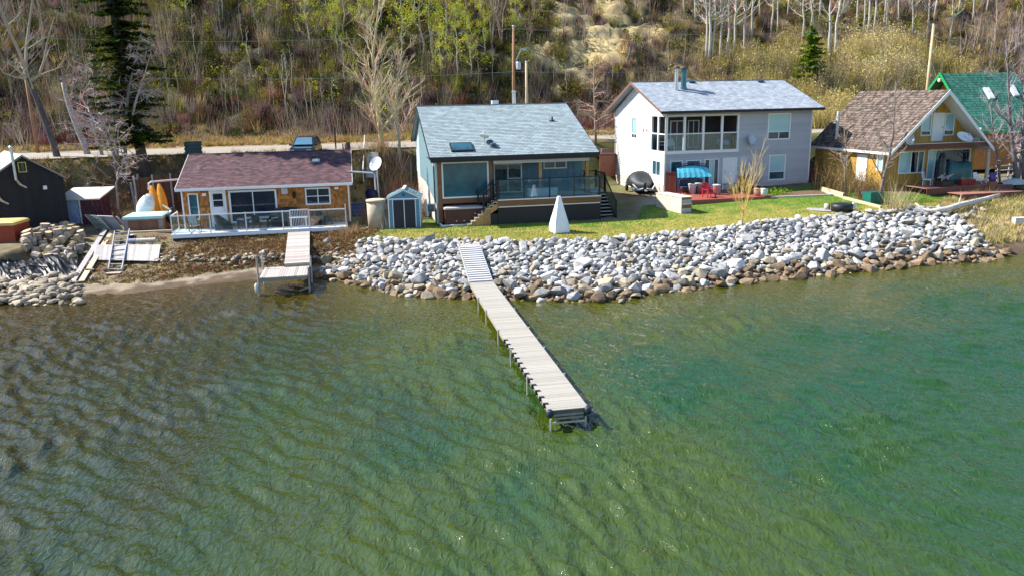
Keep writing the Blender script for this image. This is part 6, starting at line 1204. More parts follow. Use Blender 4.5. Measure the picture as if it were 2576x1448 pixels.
# stairs, boarded walk and dish between cottage and teal house
p = gp(898, 462); o = thing("staircase", "dark timber stairs with a pale handrail climbing beside the cottage to the road", "stairs", (p.x, p.y, p.z), .12); nst = 14; hz = (6.0 - p.z) / nst
for i in range(nst): b = MB(); b.bx(-.5, .45, i * .36, i * .36 + .30, (i + 1) * hz - .05, (i + 1) * hz); b.build("tread", mat("olive_brown_tread", (.22, .17, .09), .8, .2, rand=.2), o); b = MB(); b.bx(-.48, .43, i * .36 + .26, i * .36 + .29, i * hz, (i + 1) * hz - .055); b.build("riser", DARK_W, o)
b = MB(); b.beam((.55, -.1, 1.05), (.55, nst * .36, nst * hz + 1.0), .06, .1); b.build("handrail", W_PAINT, o)
for i in (0, 5, 9, 13): b = MB(); b.bx(.50, .60, i * .36, i * .36 + .1, i * hz, i * hz + 1.1); b.build("post", GREY_W, o)
b = MB(); b.prism([(.62, 0, -.3), (.62, nst * .36, nst * hz - .3), (.62, nst * .36, nst * hz + .05), (.62, 0, .1)], (.04, 0, 0)); b.build("stringer", DARK_W, o)
q0, q1 = gp(928, 452), gp(932, 385); o = thing("boardwalk", "grey boarded ramp beside the pale handrail stairs", "boardwalk", tuple(q0), math.atan2(q1.y - q0.y, q1.x - q0.x) - math.pi / 2); L = (q1 - q0).length; sl2 = math.atan2(q1.z - q0.z, math.hypot(q1.x - q0.x, q1.y - q0.y)); R3 = Matrix.Rotation(sl2, 3, 'X'); me = MB().bx(-.75, .75, -.09, .09, -.02, .02).mesh("plank", GREY_W); n = int(L / .2)
for i in range(n): q = R3 @ Vector((0, i * .2, .35)); inst("plank", me, tuple(q), (sl2, 0, 0), parent=o)
for x in (-.65, .65): b = MB(); b.obox(R3 @ Vector((x, L / 2, .22)), (.08, L, .2), R3); b.build("bearer", DARK_W, o)
def dish(label, p, r, rz, tilt, m, pole=1.0, mount=None):
    o = thing("satellite_dish", label, "satellite dish", tuple(p), rz); R3 = Matrix.Rotation(tilt, 3, 'X'); P = []
    for i in range(7): q = i / 6; P.append([R3 @ Vector((math.cos(a) * r * q, math.sin(a) * r * q * 1.08, .28 * r * q * q)) for a in np.linspace(0, 2 * math.pi, 21)])
    b = MB(); b.grid(P); b.v += [tuple(Vector(v) - R3 @ Vector((0, 0, .02))) for v in b.v]; k = 7 * 21
    b.f += [tuple(i + k for i in f)[::-1] for f in list(b.f)]; b.c = [(1, 1, 1)] * len(b.f); b.build("reflector", m, o, smooth=True)
    b = MB(); b.tube([R3 @ Vector((0, -r * 1.0, .2 * r)), R3 @ Vector((0, -r * .55, 1.0 * r))], .025, 5); b.obox(R3 @ Vector((0, -r * .5, 1.05 * r)), (.1, .1, .14), R3); b.build("feed_arm", GREYM, o)
    b = MB(); b.tube([Vector((0, 0, -.02)), Vector(mount) if mount else Vector((0, .1, -pole))], .04, 6); b.build("mast", GREYM, o); return o
p = atY(947, 414, 57.0); g = Z(p.x, p.y); dish("large white dish on a pole between the cottage and the poplars", p, .5, -.5, 1.05, W_PAINT, p.z - g)
p = loc_of(wh, 7.17, -.35, 6.3); dish("grey dish fixed to the front wall of the white house", p, .42, .3 + RZ_W, 1.2, mat("pale_grey_dish", (.55, .60, .68), .5), 1, (.05, .34, -.35))
p = loc_of(af, 5.75, -1.25, 6.4); dish("white dish on the balcony edge of the pine cabin", p, .55, .1, .62, W_PAINT, 1, (-.05, .0, -.35))
p = loc_of(af, 1.0, -1.2, 6.5); dish("translucent grey mesh dish at the low end of the balcony", p, .48, .3, 1.2, mat("grey_mesh_dish", (.5, .5, .46), .7), 1, (0, .05, -.55))
p = loc_of(bh, 3.56, 1.35, 7.4); dish("small pale dish standing on the grey roof of the teal house", p, .32, -.4, -.35, mat("cream_dish", (.74, .68, .58), .5), 1, (0, 0, -.45))
p = gp(902, 547); o = thing("steps", "blue grey painted steps at the end of the cottage deck", "steps", tuple(p), RZ_C); BG = mat("blue_grey_paint", (.06, .13, .27), .6, .15, 3)
for i in range(4): b = MB(); b.bx(-.55, .5, .1 + i * .42, .1 + (i + 1) * .42 + .02, -.2, .22 * (i + 1) + i * .004); b.build("step", BG, o)
p = gp(900, 566); o = thing("retaining_box", "mossy plank retaining box below the blue grey steps", "planter", tuple(p), RZ_C)
for i in range(4): b = MB(); b.bx(-.7, .65, 0, .08, -.1 + i * .17, .055 + i * .17); b.build("plank", mat("mossy_plank", (.22, .21, .11), .85, .2, 4, rand=.2), o)
p = gp(934, 512); o = thing("barbecue", "barbecue under a navy cover beside the concrete cistern", "barbecue", tuple(p)); lathed("cover", [(.52, 0), (.55, .5), (.5, .85), (.3, 1.05), (.05, 1.1)], mat("navy_cover", (.012, .014, .09), .5, .2, 4, bump=.4), o, sx=1, sy=.75)
p = gp(946, 578); o = thing("cistern", "round beige concrete cistern beside the blue garden shed", "cistern", tuple(p)); CC = mat("beige_concrete", (.52, .42, .31), .9, .15, 3, bump=.3); lathed("wall", [(.60, -.1), (.62, 1.75), (.56, 1.76)], CC, o, (0, .6, 0), 24); lathed("lid", [(.66, 1.765), (.66, 1.9), (.6, 1.92), (.02, 1.93)], CC, o, (0, .6, 0), 24)
# blue garden shed
p = gp(980, 577); o = thing("garden_shed", "small blue resin shed with dark double doors on the lawn", "shed", tuple(p), .06); SB = mat("blue_resin", (.10, .27, .42), .5, .08, 3); Ws = 2.05; Hs = 1.98
b = MB(); b.bx(0, Ws, .02, 1.9, -.1, Hs); b.prism([(0, .02, Hs), (Ws, .02, Hs), (Ws / 2, .02, Hs + .5)], (0, 1.88, 0)); b.build("wall", SB, o)
for i in range(11):
    for x0, x1 in ((.05, .27), (Ws - .27, Ws - .05)): b = MB(); b.bx(x0, x1, -.02, .018, .02 + i * .175, .175 + i * .175); b.build("panel", SB, o)
for i in range(11): b = MB(); b.bx(Ws + .002, Ws + .03, .1, 1.85, .02 + i * .175, .175 + i * .175); b.build("panel", SB, o)
for x0 in (.32, 1.04): b = MB(); b.bx(x0, x0 + .69, -.03, .018, .04, 1.86); dr = b.build("door", mat("dark_navy_door", (.012, .014, .035), .4, .1), o); b = MB(); b.bx(x0 + (.6 if x0 < 1 else .04), x0 + (.65 if x0 < 1 else .09), -.06, -.031, .95, 1.1); b.build("handle", BLACK_P, dr)
b = MB(); b.bx(-.02, .05, -.05, .0, .0, Hs); b.build("trim", W_VINYL, o)
for x in (.27, 1.0, 1.74, Ws - .03): b = MB(); b.bx(x, x + .045, -.055, .0, .0, Hs - .06); b.build("trim", W_VINYL, o)
b = MB(); b.bx(.0, Ws, -.06, -.0, Hs - .055, Hs + .02); b.build("trim", W_VINYL, o)
b = MB(); b.prism([(-.1, -.1, Hs - .02), (Ws / 2, -.1, Hs + .52), (Ws + .1, -.1, Hs - .02), (Ws + .1, -.1, Hs + .06), (Ws / 2, -.1, Hs + .6), (-.1, -.1, Hs + .06)], (0, .03, 0)); b.build("gable_trim", W_VINYL, o)
SR = mat("dark_blue_shingle", (.10, .20, .26), .7, .15, 4, rand=.5)
b = MB(); b.prism([(-.12, -.06, Hs + .0), (Ws / 2, -.06, Hs + .54), (Ws + .12, -.06, Hs + .0), (Ws + .12, -.06, Hs + .05), (Ws / 2, -.06, Hs + .59), (-.12, -.06, Hs + .05)], (0, 2.05, 0)); rf_ = b.build("roof", SR, o)
shingles(rf_, SR, (-.12, 1.98, Hs + .055), (0, -2.04, 0), (Ws / 2 + .12, 0, .54), 8, 6, t=.02); shingles(rf_, SR, (Ws + .12, -.06, Hs + .055), (0, 2.04, 0), (-Ws / 2 - .12, 0, .54), 8, 6, t=.02)
b = MB(); b.bx(Ws / 2 - .09, Ws / 2 + .09, -.1, 2.0, Hs + .6, Hs + .66); b.build("ridge_cap", W_VINYL, o); b = MB(); b.bx(.93, 1.12, -.0, .015, Hs + .16, Hs + .32); b.build("vent", mat("blue_vent", (.03, .10, .2)), o)
q = loc_of(bh, -.12, .9, 2.6); o = thing("meter_box", "grey blue meter box on the side of the teal house", "meter box", tuple(q), RZ_B); MB().bx(-.32, .10, 0, .4, .0, .5).build("body", mat("grey_blue_box", (.10, .18, .24), .5), o); MB().tube([(-.1, .2, -.6), (-.1, .2, -.005)], .04, 6).build("conduit", GREYM, o)
p = gp(1073, 545); o = MB().obox((0, 0, .5), (.12, .75, 1.3), Matrix.Rotation(-.5, 3, 'X')).build("board", mat("pale_grey_board", (.6, .57, .55), .8)); o.location = p; o.rotation_euler = (0, 0, .3); tag(o, "pale board leaning at the concrete footing of the teal house", "board")
q0, q1 = gp(1050, 462), gp(1052, 395); o = thing("timber_steps", "steep dark timber steps up the bank behind the teal house corner", "steps", tuple(q0), .1); n = 11
for i in range(n): q = q0.lerp(q1, i / n) - q0; b = MB(); b.bx(-.45, .35, q.y, q.y + .28, q.z, q.z + .12); b.build("step", mat("purple_grey_timber", (.16, .13, .15), .8, .2, rand=.25), o)
for x in (-.5, .4): b = MB(); b.beam((x, 0, .05), (x + (q1 - q0).x, (q1 - q0).y, (q1 - q0).z + .05), .08, .18); b.build("side_rail", GREY_W, o)
# covers on deck and lawn
q = loc_of(bh, 6.1, -.95, 3.5); o = thing("storage_bench", "long white covered bench on the veranda behind the glass railing", "bench", tuple(q), RZ_B); b = MB(); b.bx(0, 1.95, 0, .62, .0, .5); b.build("cover", mat("white_cover_cloth", (.80, .82, .84), .6, .04, 3, bump=.2), o); b = MB(); b.bx(-.02, 1.97, -.02, .64, .503, .545); b.build("lid", mat("white_cover_cloth", (.8, .82, .84)), o)
p = gp(1407, 585); o = thing("patio_heater", "tall pyramid shaped patio heater under a white cloth cover on the lawn", "cover", tuple(p), .35); P = []
for i in range(13):
    t_ = i / 12; z = .06 + 2.2 * t_; w_ = (.50 if t_ < .12 else .50 - (.50 - .09) * ((t_ - .12) / .88)); row = []
    for j in range(25):
        a = 2 * math.pi * j / 24; c, s = math.cos(a), math.sin(a); k = 1 / max(abs(c), abs(s)); k = k * .9 + .1; f = 1 + (.05 * math.sin(a * 8 + t_ * 5) + .04 * mnoise.noise(Vector((c * 2, s * 2, t_ * 4)))) * (1 - t_ * .5); row.append((c * k * w_ * f, s * k * w_ * f, z + (.03 * math.sin(a * 8) if i == 0 else 0)))
    P.append(row)
b = MB().grid(P); b.add([P[12][j] for j in range(24)], [tuple(range(24))]); b.build("cover", mat("white_cover_cloth", (.8, .82, .84)), o, smooth=True); b = MB(); b.bx(-.5, .5, -.5, .5, 0, .055); b.build("base", GREYM, o)
# ------------------------------------------------------------------ cottage deck furniture
def cdk(u, v, z=1.75): return loc_of(dk, u, v, z)
WICK = mat("black_wicker", (.018, .02, .026), .6, .3, 30, bump=.6, bscale=60)
o = thing("rocking_chair", "pale sling rocking chair on the near end of the cottage deck", "chair", tuple(cdk(.95, -1.45)), RZ_C + .5)
b = MB(); b.prism([(-.28, -.25, .42), (-.28, .25, .36), (-.28, .25, .39), (-.28, -.25, .45)], (.56, 0, 0)); b.build("seat", mat("pale_sling", (.62, .58, .52), .8), o); b = MB(); b.prism([(-.28, .25, .38), (-.28, .5, 1.05), (-.28, .53, 1.04), (-.28, .28, .37)], (.56, 0, 0)); b.build("backrest", mat("pale_sling", (.62, .58, .52)), o)
for x in (-.3, .3):
    b = MB(); b.tube([(x, -.5, .06), (x, -.1, .02), (x, .5, .08)], .018, 5); b.build("rocker", BLACK_M, o); b = MB(); b.tube([(x, -.28, .04), (x, -.28, .62), (x, .3, .64)], .018, 5); b.build("armrest", BLACK_M, o)
    b = MB(); b.tube([(x, .2, .03), (x, .25, .4), (x, .54, 1.08)], .018, 5); b.build("leg", BLACK_M, o)
def wicker(label, p, rz):
    o = thing("armchair", label, "armchair", tuple(p), rz); b = MB(); b.bx(-.4, .4, -.4, .4, .0, .42); b.build("seat", WICK, o); b = MB()
    P = [[(math.cos(a) * (.42 + .10 * t_), .05 + math.sin(a) * (.42 + .12 * t_), .3 + t_ * (.35 + .5 * max(0, math.sin(a)))) for a in np.linspace(-.25, math.pi + .25, 14)] for t_ in (0, .5, 1)]
    b.grid(P); P2 = [[(x * .88, y * .88, z) for x, y, z in r] for r in P]; b.grid(P2); b.grid([P[2], P2[2]]); b.build("backrest", WICK, o); return o
wicker("black wicker tub armchair on the deck before the white door", cdk(2.75, -1.35), RZ_C + 2.4)
wicker("black wicker armchair under the small double window", cdk(9.3, -1.0), RZ_C + 2.0); 
o = thing("patio_table", "pale topped patio table before the wide glass door", "table", tuple(cdk(4.9, -.95)), RZ_C); b = MB(); b.bx(-.75, .75, -.4, .4, .68, .72); b.build("table_top", mat("pale_table", (.62, .64, .64), .4), o)
for x in (-.65, .65):
    for y in (-.32, .32): b = MB(); b.bx(x - .03, x + .03, y - .03, y + .03, 0, .677); b.build("leg", BLACK_M, o)
def dchair(label, p, rz):
    o = thing("patio_chair", label, "chair", tuple(p), rz, "dark chairs around the patio table"); b = MB(); b.bx(-.25, .25, -.25, .25, .42, .46); b.build("seat", BLACK_P, o); b = MB(); b.prism([(-.25, .22, .46), (-.25, .34, 1.0), (-.25, .37, 1.0), (-.25, .25, .46)], (.5, 0, 0)); b.build("backrest", BLACK_P, o)
    for x in (-.22, .22):
        for y in (-.22, .22): b = MB(); b.bx(x - .02, x + .02, y - .02, y + .02, 0, .415); b.build("leg", BLACK_M, o)
    for x in (-.28, .28): b = MB(); b.tube([(x, -.2, .62), (x, .26, .66)], .02, 5); b.build("armrest", W_VINYL, o)
dchair("dark patio chair at the end of the table nearer the wicker armchair", cdk(3.85, -.95), RZ_C + 1.57); dchair("dark patio chair at the gate end of the table", cdk(6.0, -.8), RZ_C - 1.57); dchair("dark patio chair on the lake side of the table", cdk(4.9, -1.65), RZ_C + 3.1)
o = thing("barbecue", "barbecue under a rounded black cover on the cottage deck", "barbecue", tuple(cdk(6.75, -.65)), RZ_C); lathed("cover", [(.5, 0), (.52, .7), (.5, .95), (.38, 1.2), (.05, 1.28)], BLACK_P, o, sx=1.9, sy=.75, n=18)
o = thing("side_table", "small white side table behind the barred gate", "table", tuple(cdk(7.6, -1.3)), RZ_C); b = MB(); b.bx(-.6, .6, -.3, .3, .62, .68); b.build("table_top", W_PAINT, o)
for x in (-.5, .5): b = MB(); b.bx(x - .04, x + .04, -.25, .25, 0, .617); b.build("leg", W_PAINT, o)
o = thing("flower_pot", "rust brown pot beside the black wicker armchair under the window", "pot", tuple(cdk(8.65, -1.5)), 0); lathed("bowl", [(.2, 0), (.3, .42), (.33, .46)], mat("rust_pot", (.25, .08, .05), .5), o); lathed("soil", [(.27, .43), (.02, .44)], DARK_W, o)
# ------------------------------------------------------------------ white house terrace
def W_(u, v, z=2.8): p = loc_of(wh, u, v, 0); return Vector((p.x, p.y, Z(p.x, p.y) + .03 if z is None else z))
REDD_ = mat("red_deck_board", (.33, .085, .06), .65, .15, 4, rand=.15); zt = 2.5
td = thing("terrace", "low red stained plank terrace in front of the white house", "terrace", (wh.location.x, wh.location.y, 0), RZ_W); me = MB().bx(-.5, .5, -.5, .5, -.5, .5).mesh("plank", REDD_)
for i in range(34): inst("plank", me, (2.95, -5.1 + i * .15, zt), (0, 0, 0), (6.5, .138, .04), td)
b = MB(); b.bx(-.3, 6.2, -5.22, -5.18, zt - .55, zt + .015); b.bx(6.205, 6.24, -5.22, -.1, zt - .4, zt + .015); b.build("rim_board", REDD_, td)
o = thing("privacy_screen", "red brown board screen at the corner of the white house", "screen", tuple(W_(.05, -.25, zt - .2)), RZ_W - .55); 
for i in range(7): b = MB(); b.bx(i * .19, i * .19 + .18, -.02, .02, -.1, 1.75); b.build("board", mat("red_brown_screen_board", (.28, .075, .04), .6, .15, 4, rand=.12), o)
b = MB(); b.bx(-.03, 1.36, -.035, .035, 1.755, 1.81); b.build("cap", mat("red_brown_screen_board", (.3, .1, .06)), o)
def adir(label, p, rz):
    RC = mat("red_chair_plastic", (.50, .02, .04), .4, .1, 4); o = thing("adirondack_chair", label, "chair", tuple(p), rz, "red garden chairs")
    for i in range(5): b = MB(); b.hexa([(-.28, -.32 + i * .12, .40 - i * .035), (.28, -.32 + i * .12, .40 - i * .035), (.28, -.21 + i * .12, .37 - i * .035), (-.28, -.21 + i * .12, .37 - i * .035), (-.28, -.32 + i * .12, .425 - i * .035), (.28, -.32 + i * .12, .425 - i * .035), (.28, -.21 + i * .12, .395 - i * .035), (-.28, -.21 + i * .12, .395 - i * .035)]); b.build("seat_slat", RC, o)
    for i in range(6): x = -.27 + i * .108; h = 1.06 - .10 * abs(i - 2.5) ** 1.3 * .5; b = MB(); b.prism([(x - .045, .26, .24), (x + .045, .26, .24), (x * 1.25 + .05, .58, h), (x * 1.25 - .05, .58, h)], (0, .025, .01)); b.build("back_slat", RC, o)
    for x in (-.36, .36):
        b = MB(); b.bx(x - .07, x + .07, -.36, .42, .60, .625); b.build("armrest", RC, o); b = MB(); b.bx(x - .03, x + .03, -.34, -.24, 0, .597); b.build("leg", RC, o); b = MB(); b.bx(x - .03, x + .03, .30, .38, 0, .597); b.build("leg", RC, o)
def TP(px, py, z=None): z = zt + .02 if z is None else z; return at(px, py, z)
adir("red adirondack chair closest to the red brown screen", TP(1727, 484), RZ_W - .3); adir("red adirondack chair between the two plastic bins, farther back", TP(1765, 480), RZ_W + .2); adir("red adirondack chair out at the front edge of the terrace", TP(1784, 497), RZ_W + .15)
for px, py, lab, c1 in ((1741, 488, "whitish plastic bin with a pale lid between the red chairs", (.50, .56, .62)), (1757, 486, "taupe plastic bin touching the whitish one", (.40, .33, .32)), (1803, 490, "grey plastic bin beside the dark glass table", (.36, .34, .35))):
    o = thing("bin", lab, "bin", tuple(TP(px, py)), 0); lathed("tub", [(.25, 0), (.3, .68), (.31, .7)], mat("bin_%d" % px, c1, .4, .08), o, n=16); lathed("lid", [(.33, .703), (.33, .76), (.02, .79)], mat("bin_lid", (.68, .66, .6), .5), o, n=16)
# garden swing with turquoise canopy
o = thing("garden_swing", "garden swing with a turquoise canopy and arched dark frame", "swing", tuple(W_(.55, -1.3, zt + .02)), RZ_W - .05); NAV = mat("navy_metal", (.02, .03, .08), .4)
CAN = mat("turquoise_canopy", (.10, .52, .66), .6, .1, 3, stretch=(6, 1, 1)); P = []
for i in range(4):
    t_ = i / 3; P.append([((x - .5) * (2.35 + .45 * t_) + 1.2, -.75 * t_ + .35, 1.98 - .72 * t_ ** 1.4 + .13 * math.sin(math.pi * x) * (1 - t_) + .03 * math.sin(x * 40) * t_) for x in np.linspace(0, 1, 22)])
b = MB().grid(P); b.v += [(x, y, z - .02) for x, y, z in b.v]; b.f += [tuple(i + 88 for i in f)[::-1] for f in list(b.f)]; b.c = [(1, 1, 1)] * len(b.f); b.build("canopy", CAN, o)
for dz, r in ((0, .045), (.16, .035)): b = MB(); b.tube([((x - .5) * 2.45 + 1.2, .3, 1.98 + dz + .14 * math.sin(math.pi * x)) for x in np.linspace(0, 1, 12)], r, 6); b.build("arch_bar", NAV, o)
for i in range(10): x = (i + .5) / 10; b = MB(); b.tube([((x - .5) * 2.4 + 1.2, .3, 1.98 + .14 * math.sin(math.pi * x)), ((x - .5) * 2.4 + 1.26, .3, 2.14 + .14 * math.sin(math.pi * x))], .02, 4); b.build("scroll", NAV, o)
for x in (0, 2.4):
    b = MB(); b.tube([(x, .3, 0), (x, .3, 2.15)], .05, 6); b.build("frame_post", NAV, o); b = MB(); b.tube([(x, -.55, 0), (x, .25, 1.6)], .04, 6); b.build("leg", NAV, o)
b = MB(); b.bx(.25, 2.15, -.25, .3, .42, .54); b.build("seat", mat("navy_cushion", (.03, .06, .12), .8), o); b = MB(); b.bx(.25, 2.15, .305, .42, .5, 1.05); b.build("backrest", mat("navy_cushion", (.03, .06, .12)), o)
o = thing("patio_table", "dark glass patio table in front of the white door", "table", tuple(TP(1826, 486)), RZ_W); b = MB(); b.bx(-.75, .75, -.4, .4, .70, .73); b.build("table_top", GLASS_D, o)
for x in (-.6, .6): b = MB(); b.tube([(x, -.3, 0), (x * .6, 0, .697)], .03, 5); b.build("leg", BLACK_M, o); b = MB(); b.tube([(x, .3, 0), (x * .6, .02, .69)], .03, 5); b.build("leg", BLACK_M, o)
o = thing("pedestal_table", "small white pedestal table standing behind the dark glass table", "table", tuple(TP(1812, 474)), 0); lathed("table_top", [(.5, .95), (.5, 1.0), (.02, 1.01)], W_PAINT, o); lathed("pedestal", [(.3, 0), (.28, .05), (.06, .1), (.06, .945)], W_PAINT, o)
o = thing("stump_planter", "dark hollow stump planter by the wall right of the white door", "planter", tuple(TP(1868, 476)), 0); lathed("stump", [(.36, 0), (.30, .4), (.33, 1.0), (.28, 1.02)], mat("dark_stump_bark", (.12, .085, .04), .9, .3, 5, bump=.6), o); bush("olive dead stalks in the stump planter", 0, 0, .6, .4, [(.2, .18, .05)], 60, pos=TP(1868, 476) + Vector((0, 0, .95)))
o = thing("garden_bench", "beige cushioned bench against the white house front", "bench", tuple(TP(1893, 476)), RZ_W); BE = mat("beige_cushion", (.50, .43, .36), .85, .08); b = MB(); b.bx(-.62, .62, -.3, .3, .25, .5); b.build("seat", BE, o); b = MB(); b.bx(-.62, .62, .2, .36, .505, 1.0); b.build("backrest", BE, o)
for x in (-.55, .55): b = MB(); b.bx(x - .05, x + .05, -.25, .3, 0, .247); b.build("leg", DARK_W, o)
for px, py, lab, c1 in ((1905, 493, "terracotta pink pot at the far end of the red terrace", (.58, .32, .24)), (1922, 494, "white urn shaped pot at the corner of the red terrace", (.75, .73, .70))): o = thing("flower_pot", lab, "pot", tuple(TP(px, py)), 0); lathed("bowl", [(.14, 0), (.24, .18), (.28, .38), (.25, .5), (.30, .56)], mat("pot_%d" % px, c1, .6), o, n=16); lathed("soil", [(.24, .52), (.02, .53)], DARK_W, o)
def pchair(label, p, rz):
    o = thing("plastic_chair", label, "chair", tuple(p), rz, "white plastic chairs on the balcony"); b = MB(); b.bx(-.26, .26, -.26, .24, .42, .46); b.build("seat", W_PAINT, o); b = MB(); b.prism([(-.25, .22, .46), (.25, .22, .46), (.2, .36, .98), (-.2, .36, .98)], (0, .03, 0)); b.build("backrest", W_PAINT, o)
    for x in (-.25, .25):
        for y in (-.24, .22): b = MB(); b.tube([(x * 1.15, y * 1.15, 0), (x, y, .415)], .03, 5); b.build("leg", W_PAINT, o)
        b = MB(); b.tube([(x * 1.1, -.24, .45), (x * 1.15, -.2, .68), (x * 1.1, .26, .7)], .025, 5); b.build("armrest", W_PAINT, o)
q = loc_of(wh, .72, .55, 5.63); pchair("white plastic chair behind the front balcony glass", q, RZ_W + 2.7); q = loc_of(wh, .5, 1.75, 5.63); pchair("white plastic chair tucked behind the balcony corner post", q, RZ_W + 1.2)
q = loc_of(wh, 5.45, .9, 5.63); o = thing("table", "pale cloth covered table at the dark end of the balcony", "table", tuple(q), RZ_W); lathed("cloth", [(.62, .4), (.55, .72), (.5, .76), (.02, .77)], mat("pale_blue_cloth", (.5, .58, .66), .8), o); lathed("pedestal", [(.2, 0), (.05, .05), (.05, .7)], BLACK_M, o)
# firewood box of stacked timber
a = gp(1714, 539); bx_dir = Vector((-1.2, 2.75, 0)).normalized(); o = thing("timber_stack", "long stack of squared timbers boarded on its side at the lawn edge", "timber stack", tuple(a), math.atan2(bx_dir.y, bx_dir.x) - math.pi / 2)
STK = [mat("stack_pale", (.66, .57, .46), .8, .12, 4, rand=.1), mat("stack_brown", (.27, .16, .10), .8, .2, 4), mat("stack_grey", (.45, .46, .52), .8, .15, 4)]
for i in range(9): b = MB(); b.bx(.0, .82 + rr.uniform(-.03, .03), .0 + rr.uniform(-.02, .02), 3.0, .01 + i * .122, .122 + i * .122); b.build("timber", STK[[2, 2, 0, 1, 1, 0, 2, 2, 1][i]], o)
for i in range(7): b = MB(); b.bx(-.045, -.004, -.03, 3.03, .01 + i * .158, .158 + i * .158); b.build("side_board", STK[0], o)
b = MB(); b.bx(-.08, .88, -.06, 3.06, 1.115, 1.16); b.build("top_board", STK[0], o)
# boat on trailer under black cover
a, b_ = gp(1622, 492), gp(1580, 452); d = (b_ - a); d.z = 0; ang2 = math.atan2(d.y, d.x) - math.pi / 2; o = thing("covered_boat", "motor boat under a black cover on its trailer beside the white house", "boat", tuple(a), ang2); P = []; Lb_ = 5.0
for i in range(16):
    t_ = i / 15; y = Lb_ * t_; w_ = 1.05 * (min(1, (t_ + .02) / .42) ** .75) * (1 - .22 * max(0, t_ - .6) / .4); hz_ = .98 + .72 * math.exp(-((t_ - .52) / .26) ** 2); P.append([(math.sin(a_) * w_, y + (0 if 0 < i < 15 else 0), .62 + max(0, math.cos(a_)) ** .75 * (hz_ - .62) - max(0, -math.cos(a_)) * .25 + .03 * mnoise.noise(Vector((a_ * 3, t_ * 9, 0)))) for a_ in np.linspace(-1.9, 1.9, 19)])
b = MB().grid(P); b.add([P[0][j] for j in range(19)], [tuple(range(19))]); b.add([P[15][j] for j in range(19)], [tuple(range(19))[::-1]]); b.build("cover", mat("black_boat_cover", (.018, .022, .03), .5, .2, 4, bump=.3), o, smooth=True)
P = [[(sx * 1.0 * (min(1, (t_ + .02) / .3) ** .6) * k, Lb_ * t_ + .02, .60 - .35 * (1 - k) - .02) for sx, k in ((-1, 1), (-.6, .55), (0, .0), (.6, .55), (1, 1))] for t_ in np.linspace(0, 1, 12)]
b = MB().grid([[(x, y, z) for x, y, z in r] for r in P]); b.build("hull", mat("dark_hull", (.03, .025, .06), .3), o, smooth=True)
TRL = mat("trailer_silver", (.5, .5, .56), .4, metal=.5)
for sx in (-1, 1): b = MB(); b.beam((sx * .75, .4, .42), (sx * .6, Lb_, .42), .08, .1); b.build("trailer_rail", TRL, o); MB().lathe([(.28, -.1), (.3, -.05), (.3, .05), (.28, .1)], (sx * 1.0, 3.2, .3), 14, R=Matrix.Rotation(math.pi / 2, 3, 'Y')).build("wheel", BLACK_P, o); b = MB(); b.tube([(sx * .9, .35, .85), (sx * .55, -.02, .45), (sx * .15, -.1, .55)], .05, 6); b.build("bow_strap", W_PAINT, o)
b = MB(); b.bx(-.9, .9, .5, .6, .30, .38); b.bx(-.05, .05, -.9, .5, .38, .46); b.build("trailer_frame", TRL, o); b = MB(); b.bx(-1.05, -.7, .42, .45, .5, .62); b.build("number_plate", W_PAINT, o)
# fire pit on its gravel pad
p = gp(2085, 528); o = MB().lathe([(1.45, -.05), (1.5, .03), (1.4, .05), (.02, .055)], (0, 0, 0), 24, 1, .8).build("gravel_pad", mat("grey_gravel", (.42, .43, .45), .95, .25, 25, bump=.5, bscale=60)); o.location = p + Vector((.1, .3, 0)); tag(o, "grey gravel pad under the covered fire pit", "gravel pad")
p = gp(2117, 533); o = thing("fire_pit", "round fire pit under a black cover on the lawn", "fire pit", tuple(p)); lathed("cover", [(.72, .05), (.76, .5), (.6, .56), (.02, .62)], mat("black_cover", (.012, .014, .02), .5, .2), o, n=8); lathed("base", [(.7, 0), (.7, .045)], GREYM, o, n=8)
p = gp(2080, 530); o = thing("stump", "pale sawn stump beside the covered fire pit", "stump", tuple(p)); lathed("bark", [(.21, 0), (.19, .45)], mat("pale_stump", (.55, .45, .38), .8), o); lathed("cut_end", [(.185, .452), (.02, .456)], LOGC, o)
p = gp(2148, 528); o = MB().bx(-.1, .1, -.08, .08, 0, .5).build("block", W_PAINT); o.location = p; tag(o, "small white block on the far side of the fire pit", "block")
# garden edging and low timber wall
for pts, lab, h, nm in (([(1938, 500), (2090, 494)], "thin timber edging along the flower bed", .10, "edging"), ([(2092, 494), (2060, 478)], "short timber edging closing the flower bed", .10, "edging"), ([(2068, 484), (2122, 500)], "pale low timber wall beside the dark evergreen bush", .34, "retaining_timber"), ([(2122, 502), (2216, 526)], "long pale timber edging running down to the rocks", .16, "retaining_timber")):
    a, b_ = gp(*pts[0]), gp(*pts[1]); o = MB().beam((0, 0, h / 2), b_ - a + Vector((0, 0, h / 2)), .16, h + .1).build(nm, PALE_W if h > .12 else STK[0]); o.location = a; tag(o, lab, "edging")
p = gp(2000, 492); o = MB().grid([[tuple(G(p.x - 2.2 + 4.6 * i / 12, p.y - .55 + 1.7 * j / 5 + .2 * i / 12, .07)) for j in range(6)] for i in range(13)]).build("flower_bed", mat("bark_mulch", (.19, .11, .07), .95, .3, 8, bump=.6, bscale=40)); tag(o, kind="structure")
p = gp(2195, 512); o = thing("planter_tub", "square dark green plastic tub beside the hedge", "tub", tuple(p), .2); b = MB(); b.hexa([(-.45, -.4, 0), (.45, -.4, 0), (.45, .4, 0), (-.45, .4, 0), (-.55, -.5, .8), (.55, -.5, .8), (.55, .5, .8), (-.55, .5, .8)]); b.build("tub", mat("dark_green_tub", (.01, .14, .11), .5), o); b = MB(); b.bx(-.5, .5, -.45, .45, .803, .83); b.build("lid", mat("dark_green_lid", (.01, .07, .06), .5), o)
